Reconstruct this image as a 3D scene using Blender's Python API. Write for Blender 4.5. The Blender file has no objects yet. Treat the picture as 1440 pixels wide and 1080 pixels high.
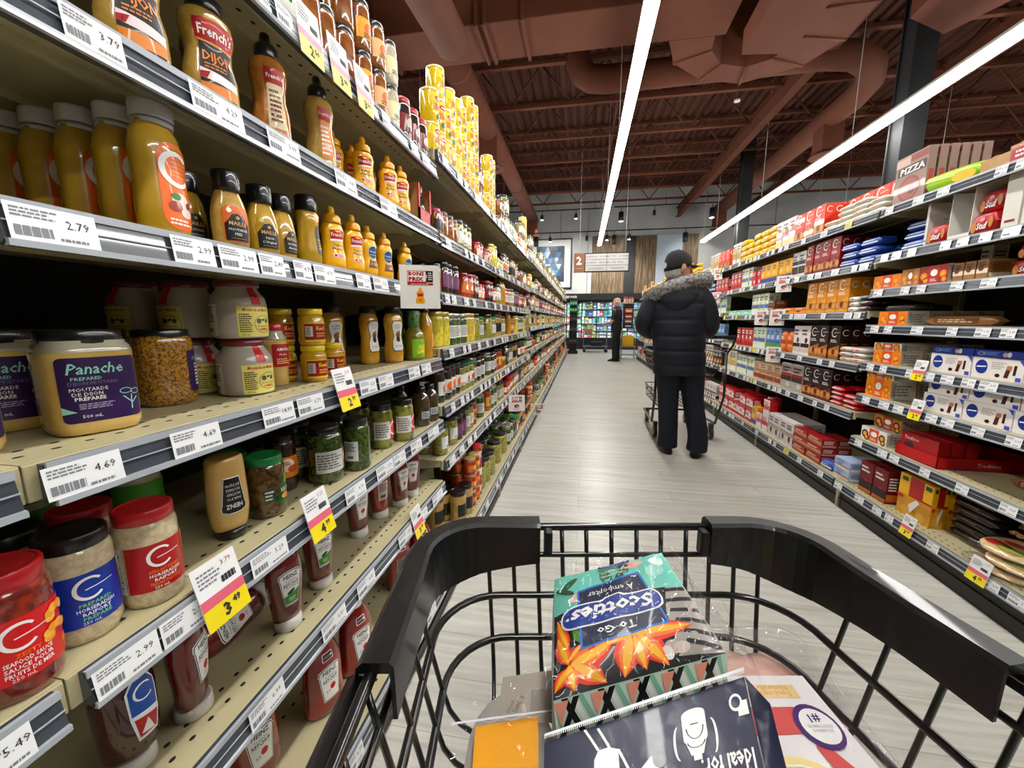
import bpy, bmesh, math, random
from mathutils import Vector, Matrix
random.seed(7)
PI = math.pi
SC = bpy.context.scene
COL = SC.collection

# ------------------------------------------------------------------ camera, world, lights, exposure
CAM_H = 1.15
THETA = math.atan(90 / 560.0)
PSI = math.atan(100 / 560.0 * math.cos(THETA))
cd = bpy.data.cameras.new('camera')
cd.sensor_fit = 'HORIZONTAL'
cd.sensor_width = 36.0
cd.lens = 36.0 * 560.0 / 1440.0
cd.clip_start = 0.02
cd.clip_end = 200
cam = bpy.data.objects.new('camera', cd)
COL.objects.link(cam)
cam.location = (0, 0, CAM_H)
cam.rotation_euler = (PI / 2 - THETA, 0, PSI)
SC.camera = cam

SC.view_settings.view_transform = 'Standard'
SC.view_settings.look = 'None'
SC.view_settings.gamma = 1
SC.view_settings.use_curve_mapping = False
SC.view_settings.exposure = 0.36

w = bpy.data.worlds.new('world')
SC.world = w
w.use_nodes = True
w.node_tree.nodes['Background'].inputs[0].default_value = (0.75, 0.72, 0.68, 1)
w.node_tree.nodes['Background'].inputs[1].default_value = 0.04
STRIP_POWER = 40.0
STRIP_X = (-2.80, 0.475, 3.75, 7.0)

# ------------------------------------------------------------------ materials
def lin(h):
    if isinstance(h, str):
        h = h.lstrip('#')
        c = [int(h[i:i + 2], 16) / 255 for i in (0, 2, 4)]
    else:
        c = h
    return tuple(x / 12.92 if x <= 0.04045 else ((x + 0.055) / 1.055) ** 2.4 for x in c) + (1,)

MC = {}
def M(name, col='#808080', rough=0.5, metal=0.0, coat=0.0, col2=None, scale=20.0, tex='noise', stretch=None,
      bump=0.0, emit=0.0, alpha=1.0, trans=0.0, lo=0.4, hi=0.6, detail=3.0, bscale=None, ior=1.45):
    if name in MC:
        return MC[name]
    m = bpy.data.materials.new(name)
    m.use_nodes = True
    nt = m.node_tree
    b = nt.nodes['Principled BSDF']
    b.inputs['Base Color'].default_value = lin(col)
    b.inputs['Roughness'].default_value = rough
    b.inputs['Metallic'].default_value = metal
    b.inputs['Coat Weight'].default_value = coat
    b.inputs['Coat Roughness'].default_value = 0.035
    b.inputs['IOR'].default_value = ior
    if trans:
        b.inputs['Transmission Weight'].default_value = trans
    if alpha < 1:
        b.inputs['Alpha'].default_value = alpha
    if emit:
        b.inputs['Emission Color'].default_value = lin(col)
        b.inputs['Emission Strength'].default_value = emit
    if col2 or bump:
        tc = nt.nodes.new('ShaderNodeTexCoord')
        mp = nt.nodes.new('ShaderNodeMapping')
        nt.links.new(tc.outputs['Object'], mp.inputs[0])
        if stretch:
            mp.inputs['Scale'].default_value = stretch
        if tex == 'voronoi':
            t = nt.nodes.new('ShaderNodeTexVoronoi')
            t.inputs['Scale'].default_value = scale
            out = t.outputs['Distance']
        elif tex == 'wave':
            t = nt.nodes.new('ShaderNodeTexWave')
            t.inputs['Scale'].default_value = scale
            t.inputs['Distortion'].default_value = 3
            out = t.outputs['Color']
        else:
            t = nt.nodes.new('ShaderNodeTexNoise')
            t.inputs['Scale'].default_value = scale
            t.inputs['Detail'].default_value = detail
            out = t.outputs[0]
        nt.links.new(mp.outputs[0], t.inputs['Vector'])
        if col2:
            r = nt.nodes.new('ShaderNodeValToRGB')
            r.color_ramp.elements[0].position = lo
            r.color_ramp.elements[1].position = hi
            r.color_ramp.elements[0].color = lin(col)
            r.color_ramp.elements[1].color = lin(col2)
            nt.links.new(out, r.inputs[0])
            nt.links.new(r.outputs[0], b.inputs['Base Color'])
        if bump:
            bp = nt.nodes.new('ShaderNodeBump')
            bp.inputs['Strength'].default_value = bump
            bp.inputs['Distance'].default_value = 0.01
            if bscale:
                t2 = nt.nodes.new('ShaderNodeTexNoise')
                t2.inputs['Scale'].default_value = bscale
                nt.links.new(tc.outputs['Object'], t2.inputs['Vector'])
                out = t2.outputs[0]
            nt.links.new(out, bp.inputs['Height'])
            nt.links.new(bp.outputs[0], b.inputs['Normal'])
    MC[name] = m
    return m

def film(name, tint='#ffffff', gloss=0.05, opac=0.0, rough=0.05):
    """thin clear packaging film: mostly transparent with a glossy coat"""
    if name in MC:
        return MC[name]
    m = bpy.data.materials.new(name)
    m.use_nodes = True
    nt = m.node_tree
    nt.nodes.clear()
    o = nt.nodes.new('ShaderNodeOutputMaterial')
    tr = nt.nodes.new('ShaderNodeBsdfTransparent')
    tr.inputs[0].default_value = lin(tint)
    gl = nt.nodes.new('ShaderNodeBsdfGlossy')
    gl.inputs['Roughness'].default_value = rough
    df = nt.nodes.new('ShaderNodeBsdfDiffuse')
    df.inputs[0].default_value = (0.8, 0.8, 0.8, 1)
    fr = nt.nodes.new('ShaderNodeLayerWeight')
    fr.inputs[0].default_value = 0.35
    ad = nt.nodes.new('ShaderNodeMath'); ad.operation = 'MULTIPLY_ADD'
    ad.inputs[1].default_value = 0.12
    ad.inputs[2].default_value = gloss
    nt.links.new(fr.outputs['Fresnel'], ad.inputs[0])
    m0 = nt.nodes.new('ShaderNodeMixShader'); m0.inputs[0].default_value = opac
    nt.links.new(tr.outputs[0], m0.inputs[1]); nt.links.new(df.outputs[0], m0.inputs[2])
    m1 = nt.nodes.new('ShaderNodeMixShader')
    nt.links.new(ad.outputs[0], m1.inputs[0])
    nt.links.new(m0.outputs[0], m1.inputs[1]); nt.links.new(gl.outputs[0], m1.inputs[2])
    tc = nt.nodes.new('ShaderNodeTexCoord')
    nz = nt.nodes.new('ShaderNodeTexNoise'); nz.inputs['Scale'].default_value = 16
    nz.inputs['Distortion'].default_value = 1.5
    nt.links.new(tc.outputs['Object'], nz.inputs['Vector'])
    bp = nt.nodes.new('ShaderNodeBump'); bp.inputs['Strength'].default_value = 0.3; bp.inputs['Distance'].default_value = 0.02
    nt.links.new(nz.outputs[0], bp.inputs['Height'])
    nt.links.new(bp.outputs[0], gl.inputs['Normal'])
    nt.links.new(m1.outputs[0], o.inputs[0])
    MC[name] = m
    return m

def P(hexcol):                                   # printed paper / plastic ink of one colour
    m = M('ink_' + hexcol.lstrip('#'), hexcol, rough=0.38, coat=0.2)
    c = lin(hexcol)
    m.node_tree.nodes['Principled BSDF'].inputs['Base Color'].default_value = tuple(x ** 1.22 for x in c[:3]) + (1,)
    return m

# ------------------------------------------------------------------ mesh builder
class MB:
    def __init__(s):
        s.v = []; s.f = []; s.m = []; s.sm = []; s.mats = []
    def mi(s, mat):
        if mat not in s.mats:
            s.mats.append(mat)
        return s.mats.index(mat)
    def face(s, pts, mat, smooth=False):
        n = len(s.v)
        s.v += [tuple(p) for p in pts]
        s.f.append(tuple(range(n, n + len(pts)))); s.m.append(s.mi(mat)); s.sm.append(smooth)
    def add(s, verts, faces, mat, smooth=False):
        n = len(s.v); k = s.mi(mat)
        s.v += [tuple(p) for p in verts]
        for f in faces:
            s.f.append(tuple(i + n for i in f)); s.m.append(k); s.sm.append(smooth)
        return s
    def box(s, x0, y0, z0, x1, y1, z1, mat, bev=0.0):
        if x0 > x1: x0, x1 = x1, x0
        if y0 > y1: y0, y1 = y1, y0
        if z0 > z1: z0, z1 = z1, z0
        if bev:
            bm = bmesh.new()
            bmesh.ops.create_cube(bm, size=1)
            for v in bm.verts:
                v.co = Vector(((v.co.x + .5) * (x1 - x0) + x0, (v.co.y + .5) * (y1 - y0) + y0, (v.co.z + .5) * (z1 - z0) + z0))
            bmesh.ops.bevel(bm, geom=list(bm.edges), offset=min(bev, (x1 - x0) * .45, (y1 - y0) * .45, (z1 - z0) * .45), segments=2, affect='EDGES', profile=0.5)
            s.bm(bm, mat)
            return s
        v = [(x0, y0, z0), (x1, y0, z0), (x1, y1, z0), (x0, y1, z0), (x0, y0, z1), (x1, y0, z1), (x1, y1, z1), (x0, y1, z1)]
        f = [(0, 3, 2, 1), (4, 5, 6, 7), (0, 1, 5, 4), (1, 2, 6, 5), (2, 3, 7, 6), (3, 0, 4, 7)]
        return s.add(v, f, mat)
    def bm(s, bm, mat, smooth=False):
        bm.verts.ensure_lookup_table()
        s.add([v.co[:] for v in bm.verts], [[v.index for v in f.verts] for f in bm.faces], mat, smooth)
        bm.free()
    def lathe(s, prof, mat, sx=1, sy=1, n=24, cx=0, cy=0, cap=True, smooth=True, sq=0.0):
        vs = []; fs = []
        for r, z in prof:
            for i in range(n):
                a = 2 * PI * i / n
                q = 1.0
                if sq:
                    q = (abs(math.cos(a)) ** (2 + sq * 6) + abs(math.sin(a)) ** (2 + sq * 6)) ** (-1 / (2 + sq * 6))
                vs.append((cx + sx * r * q * math.sin(a), cy - sy * r * q * math.cos(a), z))
        for j in range(len(prof) - 1):
            for i in range(n):
                k = (i + 1) % n
                fs.append((j * n + i, j * n + k, (j + 1) * n + k, (j + 1) * n + i))
        s.add(vs, fs, mat, smooth)
        if cap:
            b = len(s.v) - len(vs)
            s.f.append(tuple(b + i for i in reversed(range(n)))); s.m.append(s.mi(mat)); s.sm.append(False)
            t = b + (len(prof) - 1) * n
            s.f.append(tuple(t + i for i in range(n))); s.m.append(s.mi(mat)); s.sm.append(False)
        return s
    def tube(s, path, rad, mat, n=8, closed=False, cap=True, flat=1.0):
        path = [Vector(p) for p in path]
        N = len(path)
        if not isinstance(rad, (list, tuple)):
            rad = [rad] * N
        vs = []; prev = None
        for i, p in enumerate(path):
            a = path[(i - 1) % N] if (closed or i > 0) else p
            b = path[(i + 1) % N] if (closed or i < N - 1) else p
            t = (b - a)
            t = t.normalized() if t.length > 1e-9 else Vector((0, 0, 1))
            if prev is None:
                u = t.orthogonal().normalized()
            else:
                u = (prev - t * prev.dot(t))
                u = u.normalized() if u.length > 1e-6 else t.orthogonal().normalized()
            prev = u
            w_ = t.cross(u)
            for k in range(n):
                an = 2 * PI * k / n
                vs.append(p + (u * math.cos(an) + w_ * math.sin(an) * flat) * rad[i])
        fs = []
        for j in range(N if closed else N - 1):
            j2 = (j + 1) % N
            for k in range(n):
                k2 = (k + 1) % n
                fs.append((j * n + k, j * n + k2, j2 * n + k2, j2 * n + k))
        if cap and not closed:
            fs.append(tuple(reversed(range(n)))); fs.append(tuple((N - 1) * n + k for k in range(n)))
        return s.add(vs, fs, mat, True)
    def loft(s, rings, mat, n=20, cap=True, smooth=True, power=2.0):
        """rings: (cx,cy,cz,rx,ry[,tiltx]) horizontal ellipses"""
        vs = []; fs = []
        for R in rings:
            cx, cy, cz, rx, ry = R[:5]
            tl = R[5] if len(R) > 5 else 0
            for i in range(n):
                a = 2 * PI * i / n
                ca, sa = math.cos(a), math.sin(a)
                if power != 2.0:
                    ca = math.copysign(abs(ca) ** (2 / power), ca); sa = math.copysign(abs(sa) ** (2 / power), sa)
                vs.append((cx + rx * ca, cy + ry * sa, cz + tl * sa * ry))
        for j in range(len(rings) - 1):
            for i in range(n):
                k = (i + 1) % n
                fs.append((j * n + i, j * n + k, (j + 1) * n + k, (j + 1) * n + i))
        if cap:
            fs.append(tuple(reversed(range(n)))); fs.append(tuple((len(rings) - 1) * n + i for i in range(n)))
        return s.add(vs, fs, mat, smooth)
    def join(s, o, mtx=None):
        n = len(s.v)
        if mtx is None:
            s.v += o.v
        else:
            s.v += [tuple(mtx @ Vector(p)) for p in o.v]
        s.f += [tuple(i + n for i in f) for f in o.f]
        mm = [s.mi(m) for m in o.mats]
        s.m += [mm[k] for k in o.m]; s.sm += o.sm
        return s
    def mesh(s, name):
        me = bpy.data.meshes.new(name)
        me.from_pydata(s.v, [], s.f)
        for m in s.mats:
            me.materials.append(m)
        me.polygons.foreach_set('material_index', s.m)
        me.polygons.foreach_set('use_smooth', s.sm)
        me.update()
        return me

def obj(name, mb, parent=None, loc=(0, 0, 0), rot=(0, 0, 0)):
    me = mb.mesh(name) if isinstance(mb, MB) else mb
    o = bpy.data.objects.new(name, me)
    COL.objects.link(o)
    o.location = loc; o.rotation_euler = rot
    if parent:
        o.parent = parent
    return o
def tag(o, label, cat, group=None, kind=None):
    o['label'] = label; o['category'] = cat
    if group: o['group'] = group
    if kind: o['kind'] = kind
    return o
def thing(name, label, cat, loc=(0, 0, 0), rz=0.0, group=None):
    o = bpy.data.objects.new(name, None)
    COL.objects.link(o)
    o.empty_display_size = .05
    o.location = loc; o.rotation_euler = (0, 0, rz)
    return tag(o, label, cat, group)
def struct(name, mb, label=None, loc=(0, 0, 0), rot=(0, 0, 0), parent=None):
    o = obj(name, mb, parent, loc, rot)
    o['kind'] = 'structure'
    if label: o['label'] = label
    return o

# ------------------------------------------------------------------ flat print drawing, later wrapped on a surface
TXT = {}
def text_geo(s, bold):
    key = (s, bold)
    if key not in TXT:
        c = bpy.data.curves.new('t', 'FONT')
        c.body = s; c.size = 1; c.offset = bold; c.resolution_u = 1
        o = bpy.data.objects.new('t', c)
        me = bpy.data.meshes.new_from_object(o)
        vs = [(v.co.x, v.co.y) for v in me.vertices]; fs = [tuple(p.vertices) for p in me.polygons]
        bpy.data.objects.remove(o); bpy.data.curves.remove(c); bpy.data.meshes.remove(me)
        if vs:
            x0 = min(v[0] for v in vs); x1 = max(v[0] for v in vs); y0 = min(v[1] for v in vs); y1 = max(v[1] for v in vs)
        else:
            x0 = y0 = 0; x1 = y1 = 1
        TXT[key] = (vs, fs, x0, x1, y0, y1)
    return TXT[key]
class D:
    """2-D print in metres: x right, y up"""
    def __init__(s):
        s.p = []
    def poly(s, pts, mat, l=0):
        s.p.append(([(x, y) for x, y in pts], [tuple(range(len(pts)))], mat, l)); return s
    def rect(s, x0, y0, x1, y1, mat, l=0):
        return s.poly([(x0, y0), (x1, y0), (x1, y1), (x0, y1)], mat, l)
    def rr(s, x0, y0, x1, y1, r, mat, l=0):
        pts = []
        for cx, cy, a0 in ((x1 - r, y1 - r, 0), (x0 + r, y1 - r, 90), (x0 + r, y0 + r, 180), (x1 - r, y0 + r, 270)):
            for k in range(5):
                a = math.radians(a0 + k * 22.5); pts.append((cx + r * math.cos(a), cy + r * math.sin(a)))
        return s.poly(pts, mat, l)
    def el(s, cx, cy, rx, ry, mat, l=0, n=20, rot=0):
        c, q = math.cos(rot), math.sin(rot)
        pts = []
        for i in range(n):
            a = 2 * PI * i / n; x = rx * math.cos(a); y = ry * math.sin(a)
            pts.append((cx + x * c - y * q, cy + x * q + y * c))
        return s.poly(pts, mat, l)
    def ring(s, cx, cy, r, w, mat, l=1, a0=0, a1=360, n=22, ry=None, taper=0.0):
        ry = ry or r
        for i in range(n):
            A = math.radians(a0 + (a1 - a0) * i / n); B = math.radians(a0 + (a1 - a0) * (i + 1) / n)
            def ww(t):
                return w * (1 - taper * abs(2 * t - 1))
            wa, wb = ww(i / n), ww((i + 1) / n)
            s.poly([(cx + (r - wa) * math.cos(A), cy + (ry - wa) * math.sin(A)), (cx + r * math.cos(A), cy + ry * math.sin(A)),
                    (cx + r * math.cos(B), cy + ry * math.sin(B)), (cx + (r - wb) * math.cos(B), cy + (ry - wb) * math.sin(B))], mat, l)
        return s
    def text(s, t, cx, cy, h, mat, l=2, bold=0.0, w=None, shear=0.0, rot=0.0):
        vs, fs, x0, x1, y0, y1 = text_geo(t, bold)
        k = h / 0.72
        kx = k if w is None else w / max(1e-6, (x1 - x0))
        mx, my = (x0 + x1) / 2, 0.36
        c, q = math.cos(rot), math.sin(rot)
        out = []
        for x, y in vs:
            X = (x - mx) * kx + (y - my) * k * shear; Y = (y - my) * k
            out.append((cx + X * c - Y * q, cy + X * q + Y * c))
        s.p.append((out, fs, mat, l)); return s
    def micro(s, x0, y0, x1, y1, rows, mat, l=1, seed=0, fill=.5):
        rd = random.Random(seed)
        h = (y1 - y0) / rows
        for r in range(rows):
            y = y1 - (r + .5) * h; x = x0
            lim = x0 + (x1 - x0) * rd.uniform(.7, 1)
            while x < lim:
                ww = (x1 - x0) * rd.uniform(.06, .2)
                s.rect(x, y - h * fill / 2, min(x + ww, lim), y + h * fill / 2, mat, l)
                x += ww + (x1 - x0) * .03
        return s
    def xf(s, o, dx=0, dy=0, k=1, rot=0):
        c, q = math.cos(rot), math.sin(rot)
        for vs, fs, m, l in o.p:
            s.p.append(([(dx + k * (x * c - y * q), dy + k * (x * q + y * c)) for x, y in vs], fs, m, l))
        return s
    def put(s, mb, fn, du=None, dv=None, smooth=False):
        """fn(x,y,layer)->3D; cuts every du / dv so the print follows a curved surface"""
        for vs, fs, m, l in s.p:
            if du or dv:
                bm = bmesh.new()
                bv = [bm.verts.new((x, y, 0)) for x, y in vs]
                for f in fs:
                    try: bm.faces.new([bv[i] for i in f])
                    except ValueError: pass
                xs = [v[0] for v in vs]; ys = [v[1] for v in vs]
                for step, lo, hi, no in ((du, min(xs), max(xs), (1, 0, 0)), (dv, min(ys), max(ys), (0, 1, 0))):
                    if not step or hi - lo < step: continue
                    t = math.ceil(lo / step) * step
                    while t < hi:
                        co = (t, 0, 0) if no[0] else (0, t, 0)
                        bmesh.ops.bisect_plane(bm, geom=bm.verts[:] + bm.edges[:] + bm.faces[:], plane_co=co, plane_no=no, dist=1e-7)
                        t += step
                bm.verts.index_update()
                mb.add([fn(v.co.x, v.co.y, l) for v in bm.verts], [[v.index for v in f.verts] for f in bm.faces], m, smooth)
                bm.free()
            else:
                mb.add([fn(x, y, l) for x, y in vs], fs, m, smooth)
        return mb
EPS = 0.00035
def on_front(x0, y, z0):          # plane facing -Y at y
    return lambda u, v, l: (x0 + u, y - EPS * (l + 1), z0 + v)
def on_plane(o, ax, ay, an, e=EPS):
    o, ax, ay, an = Vector(o), Vector(ax).normalized(), Vector(ay).normalized(), Vector(an).normalized()
    return lambda u, v, l: tuple(o + ax * u + ay * v + an * e * (l + 1))
def interp(prof, z):
    for (r0, z0), (r1, z1) in zip(prof, prof[1:]):
        if z0 <= z <= z1 and z1 > z0:
            t = (z - z0) / (z1 - z0); return r0 + (r1 - r0) * t
    return prof[-1][0] if z > prof[-1][1] else prof[0][0]
def wrap(mb, d, prof, zc, sx=1, sy=1, phi0=0.0, sq=0.0, du=None, dv=None):
    R = interp(prof, zc)
    Ra = R * (sx if sx > sy else (sx + sy) / 2)
    du = du or Ra * 0.22
    def fn(u, v, l):
        a = phi0 + u / Ra
        q = 1.0
        if sq:
            q = (abs(math.cos(a)) ** (2 + sq * 6) + abs(math.sin(a)) ** (2 + sq * 6)) ** (-1 / (2 + sq * 6))
        rr = interp(prof, zc + v)
        e = 0.0006 + EPS * l
        return ((sx * rr * q + e) * math.sin(a), -(sy * rr * q + e) * math.cos(a), zc + v)
    return d.put(mb, fn, du, dv or 0.02, True)

ONES = ['zeroth', 'first', 'second', 'third', 'fourth', 'fifth', 'sixth', 'seventh', 'eighth', 'ninth', 'tenth', 'eleventh', 'twelfth', 'thirteenth',
        'fourteenth', 'fifteenth', 'sixteenth', 'seventeenth', 'eighteenth', 'nineteenth']
TENS = {2: ('twentieth', 'twenty'), 3: ('thirtieth', 'thirty'), 4: ('fortieth', 'forty'), 5: ('fiftieth', 'fifty'), 6: ('sixtieth', 'sixty'), 7: ('seventieth', 'seventy'), 8: ('eightieth', 'eighty'), 9: ('ninetieth', 'ninety')}
def nth(n):
    if n < 20: return ONES[n]
    if n < 100:
        a, b = divmod(n, 10)
        return TENS[a][0] if b == 0 else TENS[a][1] + '-' + ONES[b]
    return 'hundred-and-' + nth(n - 100) if n > 100 else 'hundredth'
# ------------------------------------------------------------------ the setting
GREY_WALL = M('painted_wall', '#a2a4a6', rough=.8, col2='#aeafae', scale=1.5)
BROWN = M('brown_painted_steel', '#562812', rough=.8, col2='#5c2c15', scale=2.0)
BROWN_D = M('brown_deck_paint', '#46200f', rough=.85)
BLACK = M('black_paint', '#0d0e10', rough=.45)
STEEL_BLK = M('black_column_paint', '#101214', rough=.7)

fl = M('floor_vinyl', '#c9c7c0', rough=.32)
nt = fl.node_tree; b = nt.nodes['Principled BSDF']
tc = nt.nodes.new('ShaderNodeTexCoord')
mp = nt.nodes.new('ShaderNodeMapping'); mp.inputs['Scale'].default_value = (0.9, 16, 1)
nt.links.new(tc.outputs['Object'], mp.inputs[0])
n1 = nt.nodes.new('ShaderNodeTexNoise'); n1.inputs['Scale'].default_value = 2.2; n1.inputs['Detail'].default_value = 5; n1.inputs['Roughness'].default_value = .6
nt.links.new(mp.outputs[0], n1.inputs['Vector'])
mp2 = nt.nodes.new('ShaderNodeMapping'); mp2.inputs['Scale'].default_value = (1, 1, 1)
nt.links.new(tc.outputs['Object'], mp2.inputs[0])
br = nt.nodes.new('ShaderNodeTexBrick')
br.inputs['Color1'].default_value = lin('#dedcd2'); br.inputs['Color2'].default_value = lin('#d2d0c6'); br.inputs['Mortar'].default_value = lin('#a9a69e')
br.inputs['Scale'].default_value = 1; br.inputs['Brick Width'].default_value = 1.2; br.inputs['Row Height'].default_value = .18; br.inputs['Mortar Size'].default_value = .0012
nt.links.new(mp2.outputs[0], br.inputs['Vector'])
rp = nt.nodes.new('ShaderNodeValToRGB')
rp.color_ramp.elements[0].position = .3; rp.color_ramp.elements[0].color = (.62, .62, .60, 1)
rp.color_ramp.elements[1].position = .62; rp.color_ramp.elements[1].color = (1, 1, 1, 1)
nt.links.new(n1.outputs[0], rp.inputs[0])
mx = nt.nodes.new('ShaderNodeMix'); mx.data_type = 'RGBA'; mx.blend_type = 'MULTIPLY'; mx.inputs[0].default_value = .8
nt.links.new(br.outputs['Color'], mx.inputs[6]); nt.links.new(rp.outputs[0], mx.inputs[7])
nt.links.new(mx.outputs[2], b.inputs['Base Color'])
m = MB(); m.box(-9, -3, -.05, 16, 21, 0, fl)
struct('floor', m)

# roof deck with real ribs running along the aisle
m = MB()
x = -9.0; DECK_Z = 6.15
while x < 16:
    p = [(x, DECK_Z), (x + .09, DECK_Z), (x + .11, DECK_Z + .05), (x + .18, DECK_Z + .05), (x + .20, DECK_Z)]
    for (xa, za), (xb, zb) in zip(p, p[1:]):
        m.face([(xa, 2.5, za), (xa, 17.2, za), (xb, 17.2, zb), (xb, 2.5, zb)], BROWN_D)
    x += .20
m.box(-9, -3, DECK_Z + .06, 16, 17.2, DECK_Z + .12, BROWN_D)
struct('ceiling', m)

# end wall behind the aisle, with timber and dark panels above the coolers
WOOD = M('end_wall_timber', '#54442f', rough=.65, col2='#7a6850', scale=3, stretch=(6, 1, .6), detail=6)
LBLUE = M('pale_blue_panel', '#a9b6c2', rough=.7)
DARKP = M('dark_panel', '#1b1d20', rough=.6)
WY = 17.0
m = MB(); m.box(-9, WY, 0, 16, WY + .2, DECK_Z, GREY_WALL)
for xx in (-6, -3.9, -1.0, .1):
    m.box(xx, WY - .012, 2.16, xx + .02, WY, 5.5, M('wall_joint', '#6f7273', rough=.8))
struct('wall_back', m)
def trim_panel(n, x0, x1, z0, z1, mat, boards=0, t=.05, label=None):
    m = MB()
    if boards:
        bw = (x1 - x0) / boards
        for i in range(boards):
            m.box(x0 + i * bw + .008, WY - t, z0, x0 + (i + 1) * bw - .008, WY, z1, mat)
        m.box(x0, WY - t * .5, z0, x1, WY, z1, DARKP)
    else:
        m.box(x0, WY - t, z0, x1, WY, z1, mat)
    return struct('trim_%d' % n, m, label)
trim_panel(1, .29, 1.56, 2.16, 4.45, WOOD, 4, label='brown timber boards over the coolers behind the hanging aisle sign')
trim_panel(2, 1.56, 1.97, 2.16, 4.42, DARKP, label='near-black wall strip between two timber panels')
trim_panel(3, 1.97, 2.76, 2.16, 4.42, WOOD, 3)
trim_panel(4, 2.76, 3.71, 2.16, 4.42, LBLUE)
trim_panel(5, 3.71, 4.3, 2.16, 4.42, WOOD, 2)
# dark fascia over the coolers, with its lettering
m = MB(); m.box(-2.6, WY - 1.0, 1.92, 2.4, WY, 2.16, BLACK)
WHT = M('white_lettering', '#d8d8d4', rough=.5)
D().text('DÉJEUNER', 0, 0, .085, WHT, 0, bold=.02).put(m, on_front(-.52, WY - 1.0, 2.04))
struct('trim_6', m, 'black fascia above the coolers with white lettering')

# framed print of triangles: a flat artwork on the end wall
fr = thing('framed_artwork', 'large black-framed blue triangle artwork high on the grey end wall', 'picture', (-1.38, WY, 0))
m = MB(); x0, x1, z0, z1 = -.87, .87, 2.42, 4.42
for a in ((x0, z0, x1, z0 + .06), (x0, z1 - .06, x1, z1), (x0, z0, x0 + .06, z1), (x1 - .06, z0, x1, z1)):
    m.box(a[0], -.06, a[1], a[2], 0, a[3], BLACK)
obj('frame', m, fr)
m = MB(); m.box(x0 + .05, -.03, z0 + .05, x1 - .05, -.002, z1 - .05, M('mat_board', '#c3c7c8', rough=.8))
obj('mat_board', m, fr)
m = MB(); bx0, bx1, bz0, bz1 = -.58, .56, 2.7, 4.12
m.box(bx0, -.04, bz0, bx1, -.028, bz1, P('#1d3b52'))
d = D(); rd = random.Random(4); cw = (bx1 - bx0) / 5; chh = (bz1 - bz0) / 6
pal = ['#2f6c90', '#16324a', '#5d8fb0', '#8fb0c6', '#254f6e', '#3c7ea3', '#1a2c3c', '#b4c8d4']
for i in range(6):
    for j in range(-1, 5):
        xa = bx0 + j * cw + (cw / 2 if i % 2 else 0); za = bz0 + i * chh
        for t in (0, 1):
            q = [(xa, za), (xa + cw, za), (xa + cw / 2, za + chh)] if t == 0 else [(xa + cw, za), (xa + 1.5 * cw, za + chh), (xa + cw / 2, za + chh)]
            if min(a for a, _ in q) < bx0 or max(a for a, _ in q) > bx1: continue
            d.poly(q, P(rd.choice(pal)), 0)
d.put(m, on_front(0, -.04, 0))
obj('print', m, fr)

# ---------------------------------------------------------------- open-web roof joists (across the aisle)
def joist():
    m = MB(); z0, z1 = 5.30, 6.12
    m.box(-9, -.05, z1 - .06, 16, .05, z1, BROWN)
    m.box(-9, -.04, z0, 16, .04, z0 + .055, BROWN)
    x = -9.0; up = True
    while x < 15.6:
        a = (x, 0, z0 + .03 if up else z1 - .04); b_ = (x + .62, 0, z1 - .04 if up else z0 + .03)
        m.tube([a, b_], .018, BROWN, n=5)
        x += .62; up = not up
    return m.mesh('roof_joist')
jm = joist()
JY = [4.6, 5.95, 7.3, 8.64, 10.1, 11.5, 12.8, 14.1, 15.4]
for i, y in enumerate(JY):
    o = obj('roof_joist', jm, None, (0, y, 0))
    tag(o, 'brown open-web steel roof joist crossing the ceiling, %s from the end wall' % nth(len(JY) - i), 'roof joist', 'roof joists')
# long girders and pipes under the deck, along the aisle
for nm, (x, z, w_, h_, y0, y1, lab) in {'g1': (3.45, 5.05, .16, .30, 6.0, 16.9, 'brown steel girder running down the hall above the first right aisle shelving'),
                                       'g2': (5.9, 5.05, .16, .30, 5.0, 16.9, 'brown steel girder at the far right of the ceiling')}.items():
    m = MB(); m.box(-w_ / 2, y0, z - .02, w_ / 2, y1, z, BROWN); m.box(-.015, y0, z, .015, y1, z + h_, BROWN); m.box(-w_ / 2, y0, z + h_, w_ / 2, y1, z + h_ + .02, BROWN)
    tag(obj('roof_girder', m, None, (x, 0, 0)), lab, 'girder', 'roof girders')
for x, z, r, lab in ((.55, 5.45, .025, 'thin brown sprinkler pipe running above the aisle beneath the joists'),):
    m = MB(); m.tube([(0, 6, 0), (0, 16.8, 0)], r, BROWN, n=8)
    for y in range(7, 17, 2):
        m.tube([(0, y, 0), (0, y, .5)], .01, BROWN, n=5)
    tag(obj('sprinkler_pipe', m, None, (x, 0, z)), lab, 'pipe')

# ---------------------------------------------------------------- ducts
def duct_round(path, r, seams=None):
    m = MB(); m.tube(path, r, BROWN, n=22)
    if seams:
        for a, b_ in seams:
            m.tube([a, b_], r + .012, BROWN, n=22)
    return m
def arc(cx, cy, cz, r, a0, a1, plane, n=10):
    out = []
    for i in range(n + 1):
        a = math.radians(a0 + (a1 - a0) * i / n)
        c, s_ = math.cos(a) * r, math.sin(a) * r
        out.append({'xy': (cx + c, cy + s_, cz), 'xz': (cx + c, cy, cz + s_), 'yz': (cx, cy + c, cz + s_)}[plane])
    return out
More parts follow.
